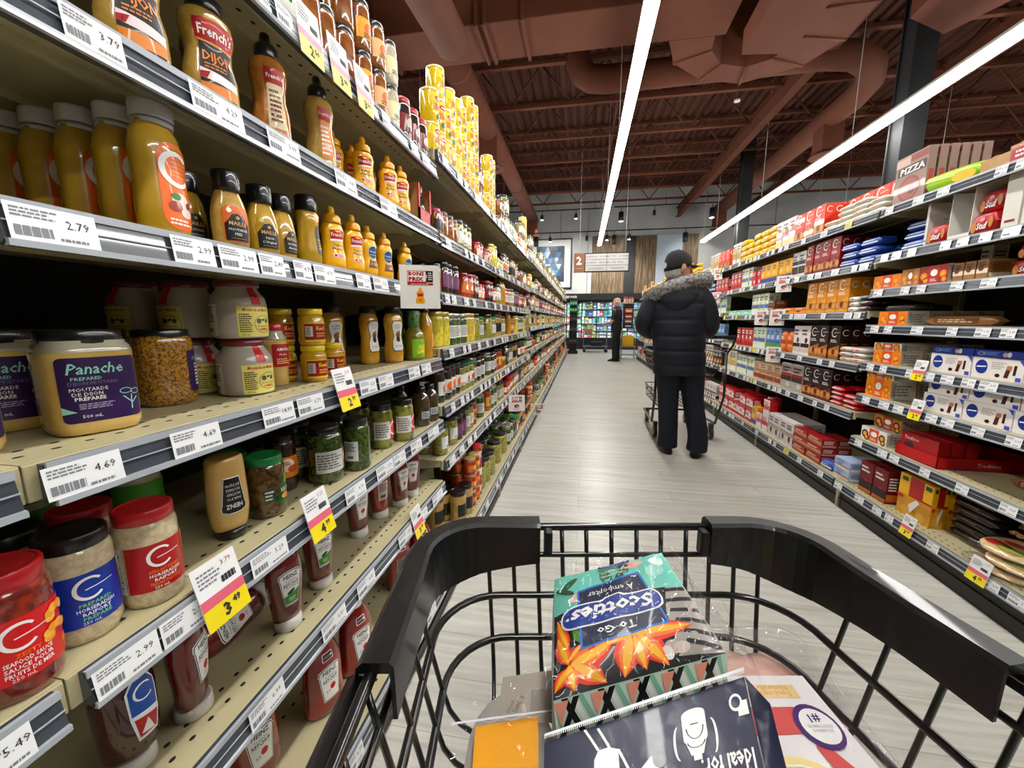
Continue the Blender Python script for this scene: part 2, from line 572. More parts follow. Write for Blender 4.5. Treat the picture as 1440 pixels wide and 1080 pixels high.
# left round duct along the shelves, with drop diffusers
t = thing('round_duct', 'long brown round air duct running above the left shelving with drop diffusers', 'duct', (-1.98, 0, 4.9))
obj('duct_run', duct_round([(0, 5.8, 0), (0, 15.9, 0)], .21, [((0, y, 0), (0, y + .04, 0)) for y in (6.4, 7.4, 9.6, 11.8, 14)]), t)
for y in (8.6, 15.6):
    m = MB(); m.box(-.19, y - .19, -.62, .19, y + .19, 0, BROWN); obj('drop_box', m, t)
    m = MB()
    m.lathe([(.20, -.62), (.27, -.66), (.29, -.69)], BROWN, cy=y, n=20); m.lathe([(.17, -.70), (.12, -.72)], BROWN, cy=y, n=20)
    obj('diffuser', m, t)
# big rectangular trunk crossing the hall
t = thing('rectangular_duct', 'huge brown rectangular air duct crossing the ceiling overhead', 'duct', (0, 0, 0))
m = MB(); m.box(-6.5, 5.1, 4.55, 1.6, 5.78, 5.9, BROWN, .01)
for x in (-4.3, -2.6, -1.35, -1.25, -.8):
    m.box(x, 5.07, 4.52, x + .035, 5.81, 5.9, BROWN)
obj('trunk', m, t)
m = MB()
# rectangular duct turning a half circle beyond the trunk
OUT = [(.95, 5.78), (1.1, 6.25), (1.56, 6.7), (2.15, 6.91), (2.83, 6.6), (3.08, 6.12), (3.06, 5.5), (3.0, 4.1)]
INN = [(1.48, 5.78), (1.52, 6.05), (1.72, 6.36), (2.08, 6.5), (2.38, 6.36), (2.46, 5.95), (2.45, 5.5), (2.4, 4.1)]
def seg(m, i, j, z0, z1, grow=0.0):
    a, b_, c, d_ = OUT[i], OUT[j], INN[j], INN[i]
    v = [(p[0], p[1], z) for z in (z0 - grow, z1) for p in (a, b_, c, d_)]
    m.add(v, [(0, 1, 2, 3), (7, 6, 5, 4), (0, 4, 5, 1), (1, 5, 6, 2), (2, 6, 7, 3), (3, 7, 4, 0)], BROWN)
for i in range(len(OUT) - 1):
    seg(m, i, i + 1, 4.55, 5.35)
for i in range(1, len(OUT) - 1):
    (ax, ay), (bx, by) = OUT[i], INN[i]
    m.tube([(ax, ay, 4.545), (bx, by, 4.545)], .018, BROWN, n=4)
    m.tube([(ax, ay, 4.55), (ax, ay, 5.35)], .018, BROWN, n=4)
obj('half_turn', m, t)
t = thing('duct_plenum', 'brown angled plenum boxes hanging under the duct half turn', 'duct', (0, 0, 0))
def prism(pts, z0, z1):
    m = MB(); n = len(pts)
    m.add([(x, y, z0) for x, y in pts] + [(x, y, z1) for x, y in pts], [tuple(reversed(range(n))), tuple(range(n, 2 * n))] + [(i, (i + 1) % n, n + (i + 1) % n, n + i) for i in range(n)], BROWN)
    return m
obj('plenum_box', prism([(1.78, 5.72), (1.75, 4.3), (2.34, 4.3), (2.34, 5.4), (2.32, 5.79)], 4.28, 4.54), t)
tag(obj('plenum_box', prism([(3.42, 5.60), (3.37, 4.4), (4.2, 4.4), (4.25, 5.5), (4.0, 5.95)], 4.4, 5.1)), 'big brown plenum box at the top right over the strip light', 'duct')
# curved round duct: out of the trunk, down, across and away along the right
path = [(-.19, 5.8, 5.75), (-.19, 7.2, 5.75), (-.19, 7.35, 5.6), (-.19, 7.35, 5.3), (-.12, 7.35, 5.14), (.02, 7.35, 5.05), (.25, 7.35, 5.02), (1.8, 7.37, 5.05), (3.5, 7.4, 5.08)]
path += [(3.95, 7.5, 5.08), (4.3, 7.75, 5.06), (4.5, 8.1, 5.02), (4.58, 8.6, 5.0), (4.62, 16.2, 5.0)]
t = thing('round_duct', 'curved brown round duct looping right then running away beside the black columns', 'duct')
obj('duct_run', duct_round(path, .2), t)
for y in (9.4, 15.8):
    m = MB(); m.box(4.44, y - .18, 4.4, 4.8, y + .18, 5.0, BROWN); m.lathe([(.2, 4.4), (.28, 4.35), (.29, 4.32)], BROWN, cx=4.62, cy=y, n=18); obj('diffuser', m, t)
# round stub at top left
t = obj('round_duct', duct_round([(-1.55, 1.5, 4.0), (-1.6, 5.0, 4.35)], .2)); tag(t, 'thick brown round duct stub in the top left corner above the shelving', 'duct')

# ---------------------------------------------------------------- columns
def column(x, y, lab):
    m = MB(); h = 6.0
    for s_ in (-1, 1):
        m.box(x - .13, y + s_ * .12 - .012, 0, x + .13, y + s_ * .12 + .012, h, STEEL_BLK)
    m.box(x - .012, y - .12, 0, x + .012, y + .12, h, STEEL_BLK)
    for s_ in (-1, 1):
        m.box(x + s_ * .10 - .008, y - .11, 0, x + s_ * .10 + .008, y + .11, h, STEEL_BLK)
    tag(obj('steel_column', m), lab, 'column', 'steel columns')
column(4.08, 6.45, 'nearer black steel column rising behind the pizza boxes on the right shelving')
column(4.08, 12.0, 'farther black steel column behind the right strip light')

# ---------------------------------------------------------------- strip lights (the only lamps over the aisles)
em = bpy.data.materials.new('strip_lamp'); em.use_nodes = True
em.node_tree.nodes.clear()
e_ = em.node_tree.nodes.new('ShaderNodeEmission'); e_.inputs[0].default_value = (1.0, .985, .95, 1); e_.inputs[1].default_value = STRIP_POWER
o_ = em.node_tree.nodes.new('ShaderNodeOutputMaterial'); em.node_tree.links.new(e_.outputs[0], o_.inputs[0])
HOUS = M('lamp_housing', '#b8b6b0', rough=.5)
labs = ['long white strip light over the next aisle to the left', 'long glowing strip light above the aisle left of centre',
        'long glowing strip light above the right shelving', 'long strip light over the far right aisle']
for i, x in enumerate(STRIP_X):
    t = thing('strip_light', labs[i], 'light', (x, 0, 3.70), 0, 'strip lights')
    y0 = -2.5; y1 = 14.4
    m = MB(); m.box(-.055, y0, -.06, .055, y1, 0, em); obj('diffuser', m, t)
    m = MB(); m.box(-.062, y0, 0, .062, y1, .03, HOUS); obj('housing', m, t)
    for y in (1, 4, 7, 10, 13, 14.3):
        obj('hanger', MB().tube([(0, y, .03), (0, y, 2.4)], .006, HOUS, n=5), t)

# ---------------------------------------------------------------- track spotlights in front of the end wall
def track(y, z, x0, x1, lab):
    m = MB(); m.box(x0, y - .02, z, x1, y + .02, z + .035, BLACK)
    for x in (x0 + .4, (x0 + x1) / 2, x1 - .4):
        m.tube([(x, y, z), (x, y, 5.4)], .008, BLACK, n=5)
    tag(obj('lighting_track', m), lab, 'track', 'lighting tracks')
track(15.0, 4.98, -3.4, .7, 'upper black lighting track hanging left of the strip light')
track(15.0, 5.0, .95, 4.35, 'upper black lighting track hanging right of the strip light')
track(15.0, 4.22, -3.6, 6.5, 'lower long black lighting track before the end wall')
def spot(x, y, z, lit, lab, big=True):
    t = thing('track_spotlight', lab, 'spotlight', (x, y, z), 0, 'track spotlights')
    m = MB(); r = .085 if big else .055; h = .3 if big else .15
    m.lathe([(r * .9, -h), (r, -h + .01), (r, 0), (r * .5, .02)], BLACK, n=16); m.tube([(0, 0, 0), (0, 0, .14)], .012, BLACK, n=6)
    obj('housing', m, t)
    if lit:
        m = MB(); m.lathe([(r * .4, -h - .02), (r * .85, -h - .004)], em2, n=16)
        obj('lens', m, t)
        ld = bpy.data.lights.new('spot_lamp', 'SPOT'); ld.energy = 130; ld.spot_size = 1.5; ld.spot_blend = .8; ld.color = (1, .95, .88); ld.shadow_soft_size = .05
        lo_ = bpy.data.objects.new('spot_lamp', ld); COL.objects.link(lo_); lo_.parent = t
        lo_.location = (0, .12, -h - .06); lo_.rotation_euler = (math.radians(48), 0, 0)
em2 = M('spot_glow', '#fff6e8', emit=14)
for i, (px, lit, big, row, where) in enumerate([(-2.35, 0, 1, 0, 'upper track, far left'), (-1.55, 1, 0, 0, 'upper track above the framed artwork'), (-.35, 1, 0, 0, 'upper track just left of the strip light'),
                                    (1.2, 1, 1, 0, 'upper track right of the strip light'), (2.3, 0, 0, 0, 'upper track above the pale blue panel'), (4.15, 1, 1, 0, 'upper track at the right end'),
                                    (-1.75, 0, 1, 1, 'lower track above the framed artwork'), (-2.05, 1, 0, 1, 'lower track at the left edge of the artwork'), (-1.25, 1, 0, 1, 'lower track at the right edge of the artwork'),
                                    (.05, 0, 0, 1, 'lower track left of the aisle sign'), (.75, 1, 0, 1, 'lower track above the timber boards'), (1.0, 0, 1, 1, 'lower track above the right of the aisle sign'),
                                    (1.5, 1, 0, 1, 'lower track above the dark wall strip'), (3.35, 0, 1, 1, 'lower track above the second timber panel')]):
    spot(px, 15.0, 4.84 if row == 0 else 4.08, lit, ('lit ' if lit else 'unlit ') + ('large' if big else 'small') + ' black spotlight on the ' + where, big)

# ---------------------------------------------------------------- hanging aisle sign
SY = 12.0
t = thing('hanging_aisle_sign', 'hanging aisle sign with a brown number 2 panel and six white listing panels', 'sign', (0, SY, 0))
CW = M('white_sign_face', '#b9b8b4', rough=.5)
m = MB(); m.box(-.30, -.04, 2.50, 0, .04, 3.03, M('copper_panel', '#8a5a3c', rough=.5), .006)
D().text('2', -.16, 2.83, .22, P('#f4f1ec'), 1, bold=.03).rect(-.26, 2.60, -.05, 2.615, P('#caa98f'), 0).put(m, on_front(0, -.04, 0))
obj('number_panel', m, t)
k = 0
for c in range(2):
    for r in range(3):
        m = MB(); xa = .02 + c * .60; za = 2.53 + r * .162
        m.box(xa, -.03, za, xa + .59, .03, za + .15, CW, .004)
        D().text(['CONDIMENTS', 'CRAQUELINS - CRACKERS', 'CONSERVES - PICKLES', 'MARINADES', 'RIZ - RICE', 'BISCUITS - COOKIES'][k], xa + .295, za + .075, .05, P('#333438'), 1).put(m, on_front(0, -.03, 0))
        obj('listing_panel', m, t); k += 1
m = MB(); m.box(0, -.035, 2.50, 1.23, .035, 2.53, BLACK); m.box(0, -.035, 3.01, 1.23, .035, 3.03, BLACK); m.box(-.005, -.035, 2.5, .02, .035, 3.03, BLACK); m.box(1.21, -.035, 2.5, 1.23, .035, 3.03, BLACK)
obj('frame', m, t)
for x in (-.15, 1.12):
    obj('hanger', MB().tube([(x, 0, 3.03), (x, 0, 6.15)], .006, HOUS, n=5), t)
# ------------------------------------------------------------------ shelving
CREAM = M('cream_shelf_enamel', '#b3a983', rough=.38, col2='#bab08c', scale=6)
CREAM_E = M('cream_edge', '#b3a983', rough=.45)
HOLE = M('shelf_hole', '#17140e', rough=.9)
BACKP = M('back_panel', '#221f19', rough=.8)
KICK = M('kick_plate', '#221d15', rough=.45)
SLATE = M('rail_insert', '#3c4149', rough=.25, coat=.5)
CLEAR = M('rail_plastic', '#a9afb6', rough=.18, coat=.8)
TAGW = M('tag_paper', '#eceded', rough=.3, coat=.5)
TAGY = M('tag_yellow', '#f2dc1c', rough=.3, coat=.5)
TAGR = M('tag_pink', '#e0637a', rough=.3, coat=.5)
INK = M('tag_ink', '#2a2b30', rough=.6)
GRINK = M('tag_grey_ink', '#7c7e86', rough=.6)
RAIL_H = .046
PRICES = ['2.99', '3.49', '4.29', '5.79', '3.99', '6.49', '2.79', '4.99', '7.29', '3.29', '1.99', '5.49']
def tag_mesh(w, price, seed=0):
    m = MB(); d = D(); h = .036
    d.rect(-w / 2, -h / 2, w / 2, h / 2, TAGW, 0)
    d.micro(-w * .45, h * .12, w * .05, h * .42, 3, GRINK, 1, seed)
    d.micro(-w * .45, -h * .38, w * .0, -h * .08, 1, GRINK, 1, seed + 3, fill=.9)
    d.micro(w * .02, -h * .42, w * .45, -h * .28, 1, GRINK, 1, seed + 5, fill=.6)
    d.text(price, w * .26, h * .12, h * .25, INK, 1)
    return d, m
def rail_fn(S, x):
    return lambda u, v, l: (x + u, -.0075 - (.5 - (v / .04)) * .006 - .0006 * (l + 1), S - RAIL_H / 2 + v)
def card_mesh(price, w=.075, struck=None):
    """slanted promo card clipped over the rail: white top, pink band, yellow price"""
    m = MB(); d = D()
    d.rect(-w / 2, .004, w / 2, .055, TAGW, 0).micro(-w * .42, .02, w * .1, .045, 4, GRINK, 1, 3)
    d.micro(w * .05, .012, w * .42, .024, 1, INK, 1, 5, fill=.9)
    d.text(struck or price, w * .25, .043, .008, P('#b0304a'), 1)
    d.rect(-w / 2, -.012, w / 2, .004, TAGR, 0).rect(-w / 2, -.045, w / 2, -.012, TAGY, 0)
    a, b_ = price.split('.')
    d.text(a, -w * .02, -.027, .019, INK, 1, bold=.04).text(b_, w * .22, -.021, .010, INK, 1, bold=.04)
    d.put(m, lambda u, v, l: (u, -.0006 * (l + 1), v))
    m.box(-w / 2, 0, -.045, w / 2, .001, .055, TAGW)
    return m
def bay(side, y0, y1, levels, base_top, label, near, tags=None, depth=.45, prot=.077, group=None, top_h=1.95, seed=0, kick_h=.12):
    w = y1 - y0
    rd = random.Random(seed)
    if side == 'L':
        t = thing('shelving_bay', label, 'shelving', (-.565, y0, 0), PI / 2, group)
    else:
        t = thing('shelving_bay', label, 'shelving', (1.62, y1, 0), -PI / 2, group)
    m = MB(); m.box(0, depth, 0, w, depth + .012, top_h, BACKP)
    for x in (0, w - .02):
        m.box(x, depth - .02, 0, x + .02, depth, top_h, CREAM_E)
    obj('back_panel', m, t)
    m = MB(); m.box(.002, -prot + .03, 0, w - .002, -prot + .045, base_top - .035, KICK)
    m.box(.002, -prot + .022, kick_h * .42, w - .002, -prot + .03, kick_h * .46, KICK)
    for x in (0, w - .012):
        m.box(x, -prot + .02, 0, x + .012, -prot + .03, base_top - .04, CREAM_E)
    obj('kick_plate', m, t)
    for k, S in enumerate(list(levels) + [base_top]):
        base = k == len(levels)
        f = -prot if base else 0.0
        m = MB()
        m.box(0.001, f + .008, S - .006, w - .001, depth, S, CREAM)
        m.box(0.001, f + .006, S - .042, w - .001, f + .016, S - .001, CREAM_E, .0015 if near else 0)
        if not base:
            m.box(.001, .10, S - .018, w - .001, .115, S - .006, CREAM)
            m.box(.001, .28, S - .018, w - .001, .295, S - .006, CREAM)
            for x in (.006, w - .01):
                m.add([(x, .02, S - .03), (x, depth, S - .10), (x, depth, S - .006), (x, .02, S - .006), (x + .003, .02, S - .03), (x + .003, depth, S - .10), (x + .003, depth, S - .006), (x + .003, .02, S - .006)],
                      [(0, 1, 2, 3), (7, 6, 5, 4), (0, 4, 5, 1), (1, 5, 6, 2), (2, 6, 7, 3), (3, 7, 4, 0)], CREAM)
        if near:
            r = .0036
            rows = (.045, .075) if not base else (.03, .06, .2)
            for ri, yy in enumerate(rows):
                x = .02 + (.0165 if ri % 2 else 0)
                while x < w - .01:
                    for zz in ((S + .0004,) if S < CAM_H else (S - .0065,)):
                        m.face([(x + r * 1.5 * math.cos(a), f + yy + r * math.sin(a), zz) for a in [i * PI / 4 for i in range(8)]], HOLE)
                    x += .033
        obj('shelf', m, t)
        # price rail
        m = MB()
        y = f
        xa, xb = .012, w - .012
        m.add([(xa, y - .004, S - .002), (xb, y - .004, S - .002), (xb, y - .0115, S - RAIL_H), (xa, y - .0115, S - RAIL_H), (xa, y + .006, S - .002), (xb, y + .006, S - .002), (xb, y + .006, S - RAIL_H), (xa, y + .006, S - RAIL_H)],
              [(0, 3, 2, 1), (4, 5, 6, 7), (0, 1, 5, 4), (2, 3, 7, 6), (0, 4, 7, 3), (1, 2, 6, 5)], SLATE)
        m.box(xa, y - .0075, S - .009, xb, y - .002, S, CLEAR)
        m.box(xa, y - .0155, S - RAIL_H - .002, xb, y - .009, S - RAIL_H + .005, CLEAR)
        m.box(xa, y - .0105, S - .024, xb, y - .009, S - .0225, CLEAR)
        tl = None
        if tags and k in tags:
            tl = [((yc - y0) if side == 'L' else (y1 - yc), ww, p) for yc, ww, p in tags[k]]
        else:
            tl = []; x = rd.uniform(.05, .12)
            while x < w - .06:
                tl.append((x, rd.uniform(.05, .08), rd.choice(PRICES))); x += rd.choice([.085, .1, .14, .19, .26])
        if near:
            rail = obj('price_rail', m, t)
            for i, (xc, ww, p) in enumerate(tl):
                if xc - ww / 2 < 0 or xc + ww / 2 > w: continue
                d, mm = tag_mesh(ww, p, i * 7 + k)
                d.put(mm, lambda u, v, l, y=y, S=S, xc=xc: (xc + u, y - .0095 - (.02 - v) * .13 - .0005 * (l + 1), S - RAIL_H / 2 + v))
                obj('price_tag', mm, rail)
        else:
            for i, (xc, ww, p) in enumerate(tl):
                d = D().rect(-ww / 2, -.017, ww / 2, .017, TAGW if rd.random() > .06 else TAGY, 0)
                if w < 1.3 and y0 < 5: d.micro(-ww * .4, -.012, ww * .4, .012, 3, GRINK, 1, i)
                d.put(m, lambda u, v, l, y=y, S=S, xc=xc: (xc + u, y - .0095 - (.02 - v) * .13 - .0005 * (l + 1), S - RAIL_H / 2 + v))
            obj('price_rail', m, t)
    return t

LN = [1.72, 1.49, 1.27, 1.0, .745, .475]
LF = [1.79, 1.485, 1.26, 1.035, .795, .56]
TL = {2: [(0.352, 0.075, '2.79'), (0.507, 0.064, '2.99'), (0.584, 0.073, '2.99'), (0.655, 0.058, '2.49'), (0.736, 0.052, '4.79'), (0.805, 0.07, '4.79'), (0.961, 0.067, '3.29'), (1.051, 0.083, '3.29')],
      1: [(0.417, 0.06, '3.79'), (0.575, 0.09, '4.29'), (0.712, 0.081, '3.99'), (0.91, 0.086, '4.49'), (1.119, 0.1, '2.99')],
      3: [(0.341, 0.073, '4.69'), (0.476, 0.075, '4.69'), (0.638, 0.078, '14.99'), (0.727, 0.08, '6.79'), (0.955, 0.082, '4.29'), (1.053, 0.085, '3.79'), (1.249, 0.09, '5.49'), (1.354, 0.087, '4.99')],
      4: [(0.350, 0.073, '2.99'), (0.426, 0.072, '2.99'), (0.584, 0.085, '5.29'), (0.867, 0.09, '4.99'), (1.021, 0.1, '3.79'), (1.114, 0.08, '4.79'), (1.242, 0.09, '3.29'), (1.403, 0.11, '3.79')],
      5: [(0.544, 0.081, '6.99'), (0.747, 0.09, '4.49'), (0.888, 0.086, '4.49'), (1.129, 0.096, '6.49'), (1.27, 0.091, '5.79'), (1.426, 0.11, '4.99')]}
bay('L', -.93, .30, LN, .20, 'cream shelving bay at the bottom left corner, mostly cut off by the frame', True, {4: [(.235, .05, '5.49')]}, seed=3, group='left shelving bays')
bay('L', .30, 1.54, LN, .20, 'nearest full cream shelving bay on the left, holding mustard and ketchup', True, TL, seed=5, group='left shelving bays')
y = 1.54; i = 1
while y < 12.6:
    y1 = y + (.89 if i == 1 else .92)
    lv = LF if y < 4.2 else [1.80, 1.50, 1.30, 1.08, .83, .56]
    bay('L', y, y1, lv, .20, 'cream shelving bay on the left, %s beyond the mustard bay' % nth(i), y < 2, seed=10 + i, group='left shelving bays')
    y = y1; i += 1
LEFT_END = y
RN = [1.755, 1.508, 1.321, 1.123, .911, .721, .463]
RF = [1.755, 1.48, 1.20, .89, .60]
RF2 = [1.755, 1.465, 1.235, .912, .608]
bay('R', .2, 1.44, RN, .177, 'cream shelving bay on the right, just outside the frame edge', False, prot=.05, seed=40, group='right shelving bays', kick_h=.14)
bay('R', 1.44, 2.66, RN, .177, 'nearest cream shelving bay on the right, with white and blue cookie boxes', True, prot=.05, seed=41, group='right shelving bays', kick_h=.14)
y = 2.66; i = 1
while y < 12.2:
    y1 = y + 1.21
    bay('R', y, y1, RF if i < 3 else RF2, .18, 'cream shelving bay on the right, %s beyond the blue cookie box bay' % nth(i), False, prot=.05, seed=50 + i, group='right shelving bays', kick_h=.14)
    y = y1; i += 1
RIGHT_END = y
# ------------------------------------------------------------------ product kinds
KINDS = {}
class Kind:
    def __init__(s, key, name, cat, parts, r, h):
        s.parts = []                     # (part name, mesh, part label, [(sub name, mesh)])
        j = MB()
        for nm, mb, lab, subs in parts:
            s.parts.append((nm, mb.mesh(nm), lab, [(a, b_.mesh(a)) for a, b_ in subs]))
            j.join(mb)
            for a, b_ in subs: j.join(b_)
        s.name, s.cat, s.r, s.h = name, cat, r, h
        s.joined = j; s._j = None
        KINDS[key] = s
    def one(s):
        if s._j is None: s._j = s.joined.mesh(s.name)
        return s._j
def put(key, x, y, z, rz, label, group=None, far=False, rot=None, scale=None):
    k = KINDS[key]
    if far or len(k.parts) == 1:
        o = bpy.data.objects.new(k.name, k.one())
        COL.objects.link(o)
        o.location = (x, y, z); o.rotation_euler = rot or (0, 0, rz)
        if scale: o.scale = scale
        return tag(o, label, k.cat, group)
    t = thing(k.name, label, k.cat, (x, y, z), rz, group)
    if rot: t.rotation_euler = rot
    if scale: t.scale = scale
    for nm, me, lab, subs in k.parts:
        c = bpy.data.objects.new(nm, me); COL.objects.link(c); c.parent = t
        if lab: c['label'] = lab
        for a, me2 in subs:
            e = bpy.data.objects.new(a, me2); COL.objects.link(e); e.parent = c
    return t

NECK = M('clear_glass', '#b9b39a', rough=.06, coat=1.0, col2='#8d8874', scale=8)
LID_BK = M('black_lid', '#111113', rough=.28, coat=.5)
LID_RD = M('red_lid', '#b1121c', rough=.28, coat=.6, col2='#c41a26', scale=12)
LID_GN = M('green_lid', '#0c7a35', rough=.3, coat=.5)
LID_WH = M('white_cap', '#dedcd6', rough=.4, coat=.3)
LID_GY = M('grey_cap', '#b4b4b2', rough=.45)
LID_YL = M('yellow_lid', '#e2c21a', rough=.3, coat=.4)
LID_SV = M('silver_lid', '#b6b4ac', rough=.25, metal=.8)
LID_GD = M('gold_lid', '#b9a562', rough=.3, metal=.6)
LID_OR = M('orange_lid', '#d8581c', rough=.3, coat=.4)
LID_PK = M('pink_lid', '#c8487c', rough=.3, coat=.4)
LIDS = {'bk': LID_BK, 'rd': LID_RD, 'gn': LID_GN, 'wh': LID_WH, 'gy': LID_GY, 'yl': LID_YL, 'sv': LID_SV, 'gd': LID_GD, 'or': LID_OR, 'pk': LID_PK}
def C_(name, a, b_=None, scale=60, **k):
    return M('content_' + name, a, rough=.22, coat=1.0, col2=b_, scale=scale, **k)
MUSTARD = C_('olive_mustard', '#ad8718', '#b8902a', 25)
DIJON = C_('dijon_mustard', '#c9a552', '#d3b163', 18)
DIJON2 = C_('tan_mustard', '#a98538', '#b5934a', 90)
YELLOW = M('yellow_squeeze_plastic', '#efae09', rough=.35, coat=.6)
YELLOWC = M('yellow_squeeze_cap', '#e39f08', rough=.4, coat=.4)
HONEY = C_('honey_mustard', '#a45f1c', '#b5742c', 70)
BROWNC = C_('brown_sauce', '#3d2410')
GRAIN = C_('grain_mustard', '#4a2a0c', '#b98324', 260, lo=.35, hi=.65)
HORSE = C_('horseradish', '#b7a582', '#c8b896', 140)
SEAFD = C_('seafood_sauce', '#5e140c', '#8a2a16', 90)
KETCH = C_('ketchup', '#5a0d0a', '#6d120c', 12)
KETCH2 = C_('ketchup_bright', '#8a160e', '#7a120c', 12)
RELISH = C_('brown_relish', '#3a2210', '#6a4a1c', 110)
GREENR = C_('green_relish', '#26330c', '#465a16', 120)
PICK = C_('pickles', '#4e5216', '#8a8a38', 45, tex='voronoi', lo=.2, hi=.6)
OLIVE = C_('olives', '#5d5a1e', '#98913a', 70, tex='voronoi', lo=.1, hi=.6)
PEPPER = C_('peppers', '#b9a41e', '#d8c83e', 50, tex='voronoi', lo=.2, hi=.6)
DARK = C_('dark_content', '#1d130c', '#3a2414', 80)
STONE = M('stoneware', '#a99f93', rough=.28, coat=.8, col2='#b1a79b', scale=4)
REDP = C_('red_pepper', '#8e1f10', '#b8401c', 60)
GREENC = C_('green_content', '#28401a', '#4b6a24', 70)
SPICE = C_('spice', '#9a5a1c', '#7c3f12', 40)
WHITEC = C_('pale_content', '#c9c2a8', '#b8b090', 60)
CONT = dict(mus=MUSTARD, dij=DIJON, hon=HONEY, gra=GRAIN, ket=KETCH, rel=RELISH, grr=GREENR, pic=PICK, oli=OLIVE, pep=PEPPER, drk=DARK, red=REDP, grn=GREENC, spi=SPICE, wht=WHITEC, hor=HORSE)

W, K = P('#f0efeb'), P('#121214')
def jar_prof(r, h, shoulder=.78, neck=.86, foot=.93):
    z1 = h * shoulder
    return [(r * .80, 0), (r * foot, .002), (r, .012), (r, z1), (r * (1 + neck) / 2 * 1.01, z1 + h * .05), (r * neck, z1 + h * .08), (r * neck, h * .90)]
def lid_mb(r, z0, z1, mat, ribs=False):
    m = MB()
    m.lathe([(r * .97, z0), (r, z0 + .002), (r, z1 - .002), (r * .96, z1), (r * .86, z1), (r * .84, z1 - .001)], mat, n=28)
    if ribs:
        for i in range(36):
            a = i * PI / 18
            m.box(r * math.cos(a) - .0007, r * math.sin(a) - .0007, z0 + .002, r * math.cos(a) + .0007, r * math.sin(a) + .0007, z1 - .003, mat)
    return m
def vessel(key, name, cat, prof, mat, lid, labels, sx=1, sy=1, sq=0.0, fill=None, n=28, extra=None, top=None, lidname='lid'):
    body = MB()
    if fill:
        lo = [p for p in prof if p[1] < fill] + [(interp(prof, fill), fill)]
        hi = [(interp(prof, fill), fill)] + [p for p in prof if p[1] > fill]
        body.lathe(lo, mat, sx, sy, n, sq=sq); body.lathe(hi, NECK, sx, sy, n, sq=sq)
    else:
        body.lathe(prof, mat, sx, sy, n, sq=sq)
    parts = [('body', body, None, [])]
    if lid is not None: parts.append((lidname, lid, None, []))
    for li, (d, zc, phi) in enumerate(labels):
        m = MB(); wrap(m, d, prof, zc, sx, sy, phi, sq)
        parts.append(('front_label' if li == 0 else 'back_label', m, None, []))
    if extra: parts += extra
    r = max(p[0] for p in prof) * max(sx, sy)
    return Kind(key, name, cat, parts, r, top or max(v[2] for v in (lid.v if lid else body.v)))
def Cring(d, cx, cy, r, mat, l=2, w=None):
    w = w or r * .24
    d.ring(cx, cy, r, w, mat, l, 40, 320, 22, taper=.35)
    return d
def text_block(d, x0, y0, x1, y1, rows, mat, seed=1, l=2):
    return d.micro(x0, y0, x1, y1, rows, mat, l, seed)

# --- orange-label mustard squeeze bottle with grey-white cap
pr = [(.028, 0), (.033, .003), (.0355, .012), (.036, .045), (.0345, .075), (.0355, .105), (.036, .118), (.031, .140), (.024, .150), (.0235, .154)]
lid = MB(); lid.lathe([(.0235, .150), (.0235, .156)], LID_GY, n=24); lid.lathe([(.0245, .158), (.025, .160), (.025, .176), (.024, .180), (.012, .181)], LID_GY, n=28)
d = D(); OR = P('#ee7a14')
d.rr(-.021, -.052, .024, .050, .018, OR, 0)
Cring(d, .001, .020, .021, W, 2, .0068)
for k in range(4): d.rect(-.006, .012 + k * .005, .015, .0135 + k * .005, P('#f7b56c'), 1)
d.el(.002, -.016, .012, .009, P('#e8d3c8'), 1).el(-.006, -.024, .008, .006, P('#a8482e'), 2).el(.009, -.030, .009, .006, P('#e8d3c8'), 2).el(-.004, -.012, .006, .004, P('#3f8a3a'), 3).el(.012, -.020, .004, .004, P('#8e3a2e'), 3)
text_block(d, -.014, -.047, .016, -.038, 2, W, 3)
d = D().xf(d, k=1.16)
vessel('c_orange', 'mustard_bottle', 'bottle', pr, MUSTARD, lid, [(d, .070, 0)], sx=1, sy=.74, lidname='cap', n=32)

# --- upright squeeze bottles with black flip caps (maille style)
def maille(key, cont, top, lab2, accent, h=.122, honey=False):
    pr = [(.022, 0), (.026, .003), (.0275, .010), (.0285, .035), (.0275, .055), (.024, .075), (.0185, .088), (.018, .092)]
    pr = [(r, z * h / .122) for r, z in pr]
    lid = MB(); lid.lathe([(.0195, .090 * h / .122), (.020, .093 * h / .122), (.0205, h - .004), (.0195, h - .001), (.012, h)], LID_BK, n=26)
    d = D(); 
    if honey: d.rr(-.0225, -.032, .0225, .026, .010, P('#d8741c'), 0)
    pts = [(-.019, -.030), (.019, -.030), (.020, -.004), (.013, .004), (.008, .012), (0, .014), (-.008, .012), (-.013, .004), (-.020, -.004)]
    d.poly(pts, K, 1)
    g = P('#c9a45a')
    d.text('MAILLE', 0, -.002, .0062, g, 2, bold=.02).el(0, .007, .0028, .0028, g, 2, 10)
    d.text(top, 0, -.012, .0038, W, 2).text(lab2, 0, -.019, .0044, W, 2, shear=.2)
    d.rect(-.012, -.026, .012, -.0255, g, 2)
    if accent: d.el(-.012, .018, .004, .004, P(accent), 2, 12)
    vessel(key, 'mustard_bottle', 'bottle', pr, cont, lid, [(d, .040 * h / .122, 0)], sx=1, sy=.8, lidname='cap')
maille('maille_honey', DIJON2, 'MOUTARDE', 'MIEL', '#e8dcc8', .124, True)
maille('maille_orig', MUSTARD, 'DIJON', "L'Original", '#d7c25a')
maille('maille_gr', MUSTARD, 'MUSTARD', 'Ancienne', None)
